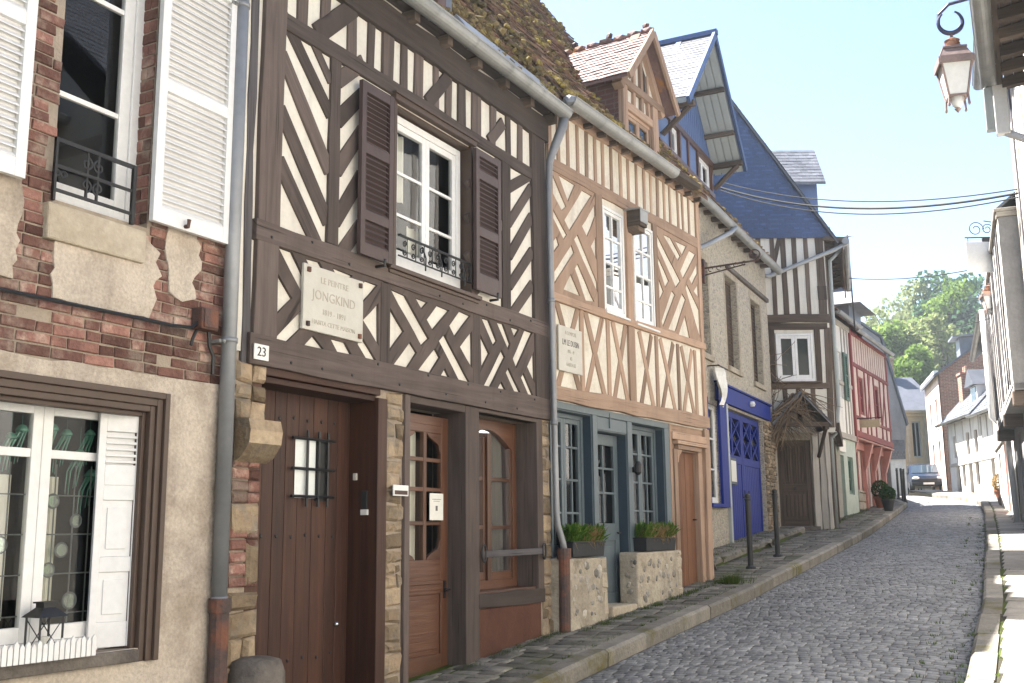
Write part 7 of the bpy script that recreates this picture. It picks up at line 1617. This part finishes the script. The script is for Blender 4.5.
# ------------------------------------------------------------------ trees on the hill
MAT['spring'] = leafmat('spring green leaves', (.08, .14, .03), (.21, .29, .07), .4); MAT['springpale'] = leafmat('pale budding leaves', (.14, .17, .07), (.28, .31, .14), .4); MAT['deepgreen'] = leafmat('dark evergreen leaves', (.035, .08, .04), (.08, .15, .075), .3); MAT['budding'] = leafmat('bare budding twigs', (.14, .12, .10), (.22, .19, .15), .3)  # leaf colours lightened, so part of the distance haze is in them
def tree(x, y, h, w, leaf, lab, dens=1.0, size=.3, zb=None, bare=False):
    z = hill_z(x, y) if zb is None else zb; e = empty('hill_tree', (x, y, z)); tag(e, lab, 'tree', 'trees on the wooded hill')
    rs = np.random.default_rng(int(abs(x * 131 + y * 17)) + 5); m = MB(lambda p: p)
    m.tube([(0, 0, -1), (.1, 0, h * .25), (0, .1, h * .5), (.1, 0, h * .85)], [.028 * h, .022 * h, .014 * h, .004 * h], 7); cl = []
    nl = 26 if bare else 15
    for i in range(nl):
        t = rs.uniform(.28, .9); a = rs.uniform(0, 6.28); l = w * .5 * (1.05 - abs(t - .5) * .9) * rs.uniform(.6, 1.05); tip = Vector((math.cos(a) * l, math.sin(a) * l, h * min(1.02, t + rs.uniform(.05, .22))))
        m.tube([(0, 0, h * t * .85), tuple(Vector((0, 0, h * t * .85)).lerp(tip, .55) + Vector((0, 0, h * .02))), tuple(tip)], [.010 * h, .006 * h, .002 * h], 5, caps=False); cl.append(tip); cl.append(Vector((0, 0, h * t)).lerp(tip, .6))
        if bare:
            for k in range(3): q = Vector((0, 0, h * t * .85)).lerp(tip, rs.uniform(.4, .9)); m.tube([tuple(q), tuple(q + Vector((rs.uniform(-1, 1), rs.uniform(-1, 1), rs.uniform(.4, 1.6))) * h * .07)], [.003 * h, .001 * h], 4, caps=False)
    m.build('trunk', 'bark', e); cl.append(Vector((0, 0, h * .95)))
    N = int(5200 * dens); C = np.array([tuple(c) for c in cl]); idx = rs.integers(0, len(C), N); rad = rs.uniform(.10, .22, len(C)) * w
    d = rs.normal(size=(N, 3)); d /= np.linalg.norm(d, axis=1, keepdims=True); rr = rad[idx][:, None] * rs.uniform(.45, 1.05, (N, 1)); P = C[idx] + d * rr * np.array([1, 1, .75])
    a = rs.normal(size=(N, 3)); a /= np.linalg.norm(a, axis=1, keepdims=True); b_ = np.cross(a, rs.normal(size=(N, 3))); b_ /= np.linalg.norm(b_, axis=1, keepdims=True); s_ = size * .78 * rs.uniform(.5, 1.2, (N, 1))
    V = np.stack([P - a * s_, P + b_ * s_ * .7, P + a * s_, P - b_ * s_ * .7], 1).reshape(-1, 3); F = np.arange(N * 4).reshape(-1, 4)
    o = build_arrays('crown', V, F, np.clip(rs.normal(.5, .25, N) + .25 * (rs.random(len(C))[idx] - .5), 0, 1), leaf, None); o.parent = e
TR = [(-8.0, 92, 21.5, 9, 'deepgreen', 'tall dark evergreen crown at the top right of the wooded hill', 1.5, .36), (-5.6, 90, 18.5, 9, 'deepgreen', 'second dark evergreen behind the house roofs on the hill right', 1.3, .36), (-9.6, 84, 18.8, 6, 'spring', 'bright green tree left of the dark evergreens on the hill', 1.3, .26),
      (-12.4, 95, 21.3, 9, 'springpale', 'tall pale budding tree in the middle of the hill skyline', 1.2, .26), (-14.6, 95, 19.5, 8, 'springpale', 'pale budding tree left of the middle of the hill', .9, .25), (-13.0, 80, 15.0, 6.5, 'spring', 'light green tree low on the left of the hill', 1.3, .25), (-17.0, 95, 18.6, 8, 'budding', 'nearly bare grey tree at the left end of the hill', .30, .2),
      (-11.0, 78, 15.2, 7, 'spring', 'light green tree in the hollow above the stone house', 1.4, .26), (-10.2, 70, 12.4, 5.5, 'spring', 'lowest bright green tree, just above the slate roofs', 1.6, .24), (-8.4, 76, 15.0, 6, 'springpale', 'yellowish budding tree under the dark evergreens', 1.1, .25), (-12.2, 68, 9.8, 5, 'spring', 'small green tree behind the grey house end', 1.2, .24),
      (-10.8, 104, 23.2, 8, 'budding', 'bare grey tree on the hill skyline beside the evergreens', .35, .2), (-19.5, 92, 16.5, 8, 'budding', 'bare grey tree at the far left edge of the hill', .3, .2), (-2.5, 90, 17, 9, 'deepgreen', 'dark evergreen on the hill hidden mostly by the right hand roofs', 1.0, .36),
      (-16.0, 84, 14.5, 7, 'springpale', 'pale tree on the left slope of the hill', 1.0, .25), (-24, 90, 16, 9, 'spring', 'green tree on the hill behind the red beamed house', .8, .3), (4, 95, 17, 10, 'spring', 'green tree on the hill behind the right hand houses', .8, .3)]
TR = [(x, y, h - hill_z(x, y), w, lf, lab, dn, sz) for x, y, h, w, lf, lab, dn, sz in TR]   # h above is the height of the tree top
for x, y, h, w, lf, lab, dn, sz in TR: tree(x, y, h, w, lf, lab, dn, sz, bare=lf in ('budding',))
# ------------------------------------------------------------------ the slightly hazy spring air
hm = bpy.data.materials.new('haze'); hm.use_nodes = True; hn = hm.node_tree; hn.nodes.remove(hn.nodes['Principled BSDF'])
pv = hn.nodes.new('ShaderNodeVolumePrincipled'); pv.inputs['Color'].default_value = (.86, .94, 1, 1); pv.inputs['Density'].default_value = .0009; pv.inputs['Anisotropy'].default_value = .2
hn.links.new(pv.outputs[0], hn.nodes['Material Output'].inputs['Volume'])
me = bpy.data.meshes.new('haze'); b = bmesh.new(); bmesh.ops.create_cube(b, size=1); b.to_mesh(me); b.free(); me.materials.append(hm)
hz = bpy.data.objects.new('haze', me); COL.objects.link(hz); hz['kind'] = 'stuff'; hz.scale = (900, 900, 33.5); hz.location = (0, 100, 33.5 / 2 - 5.5)
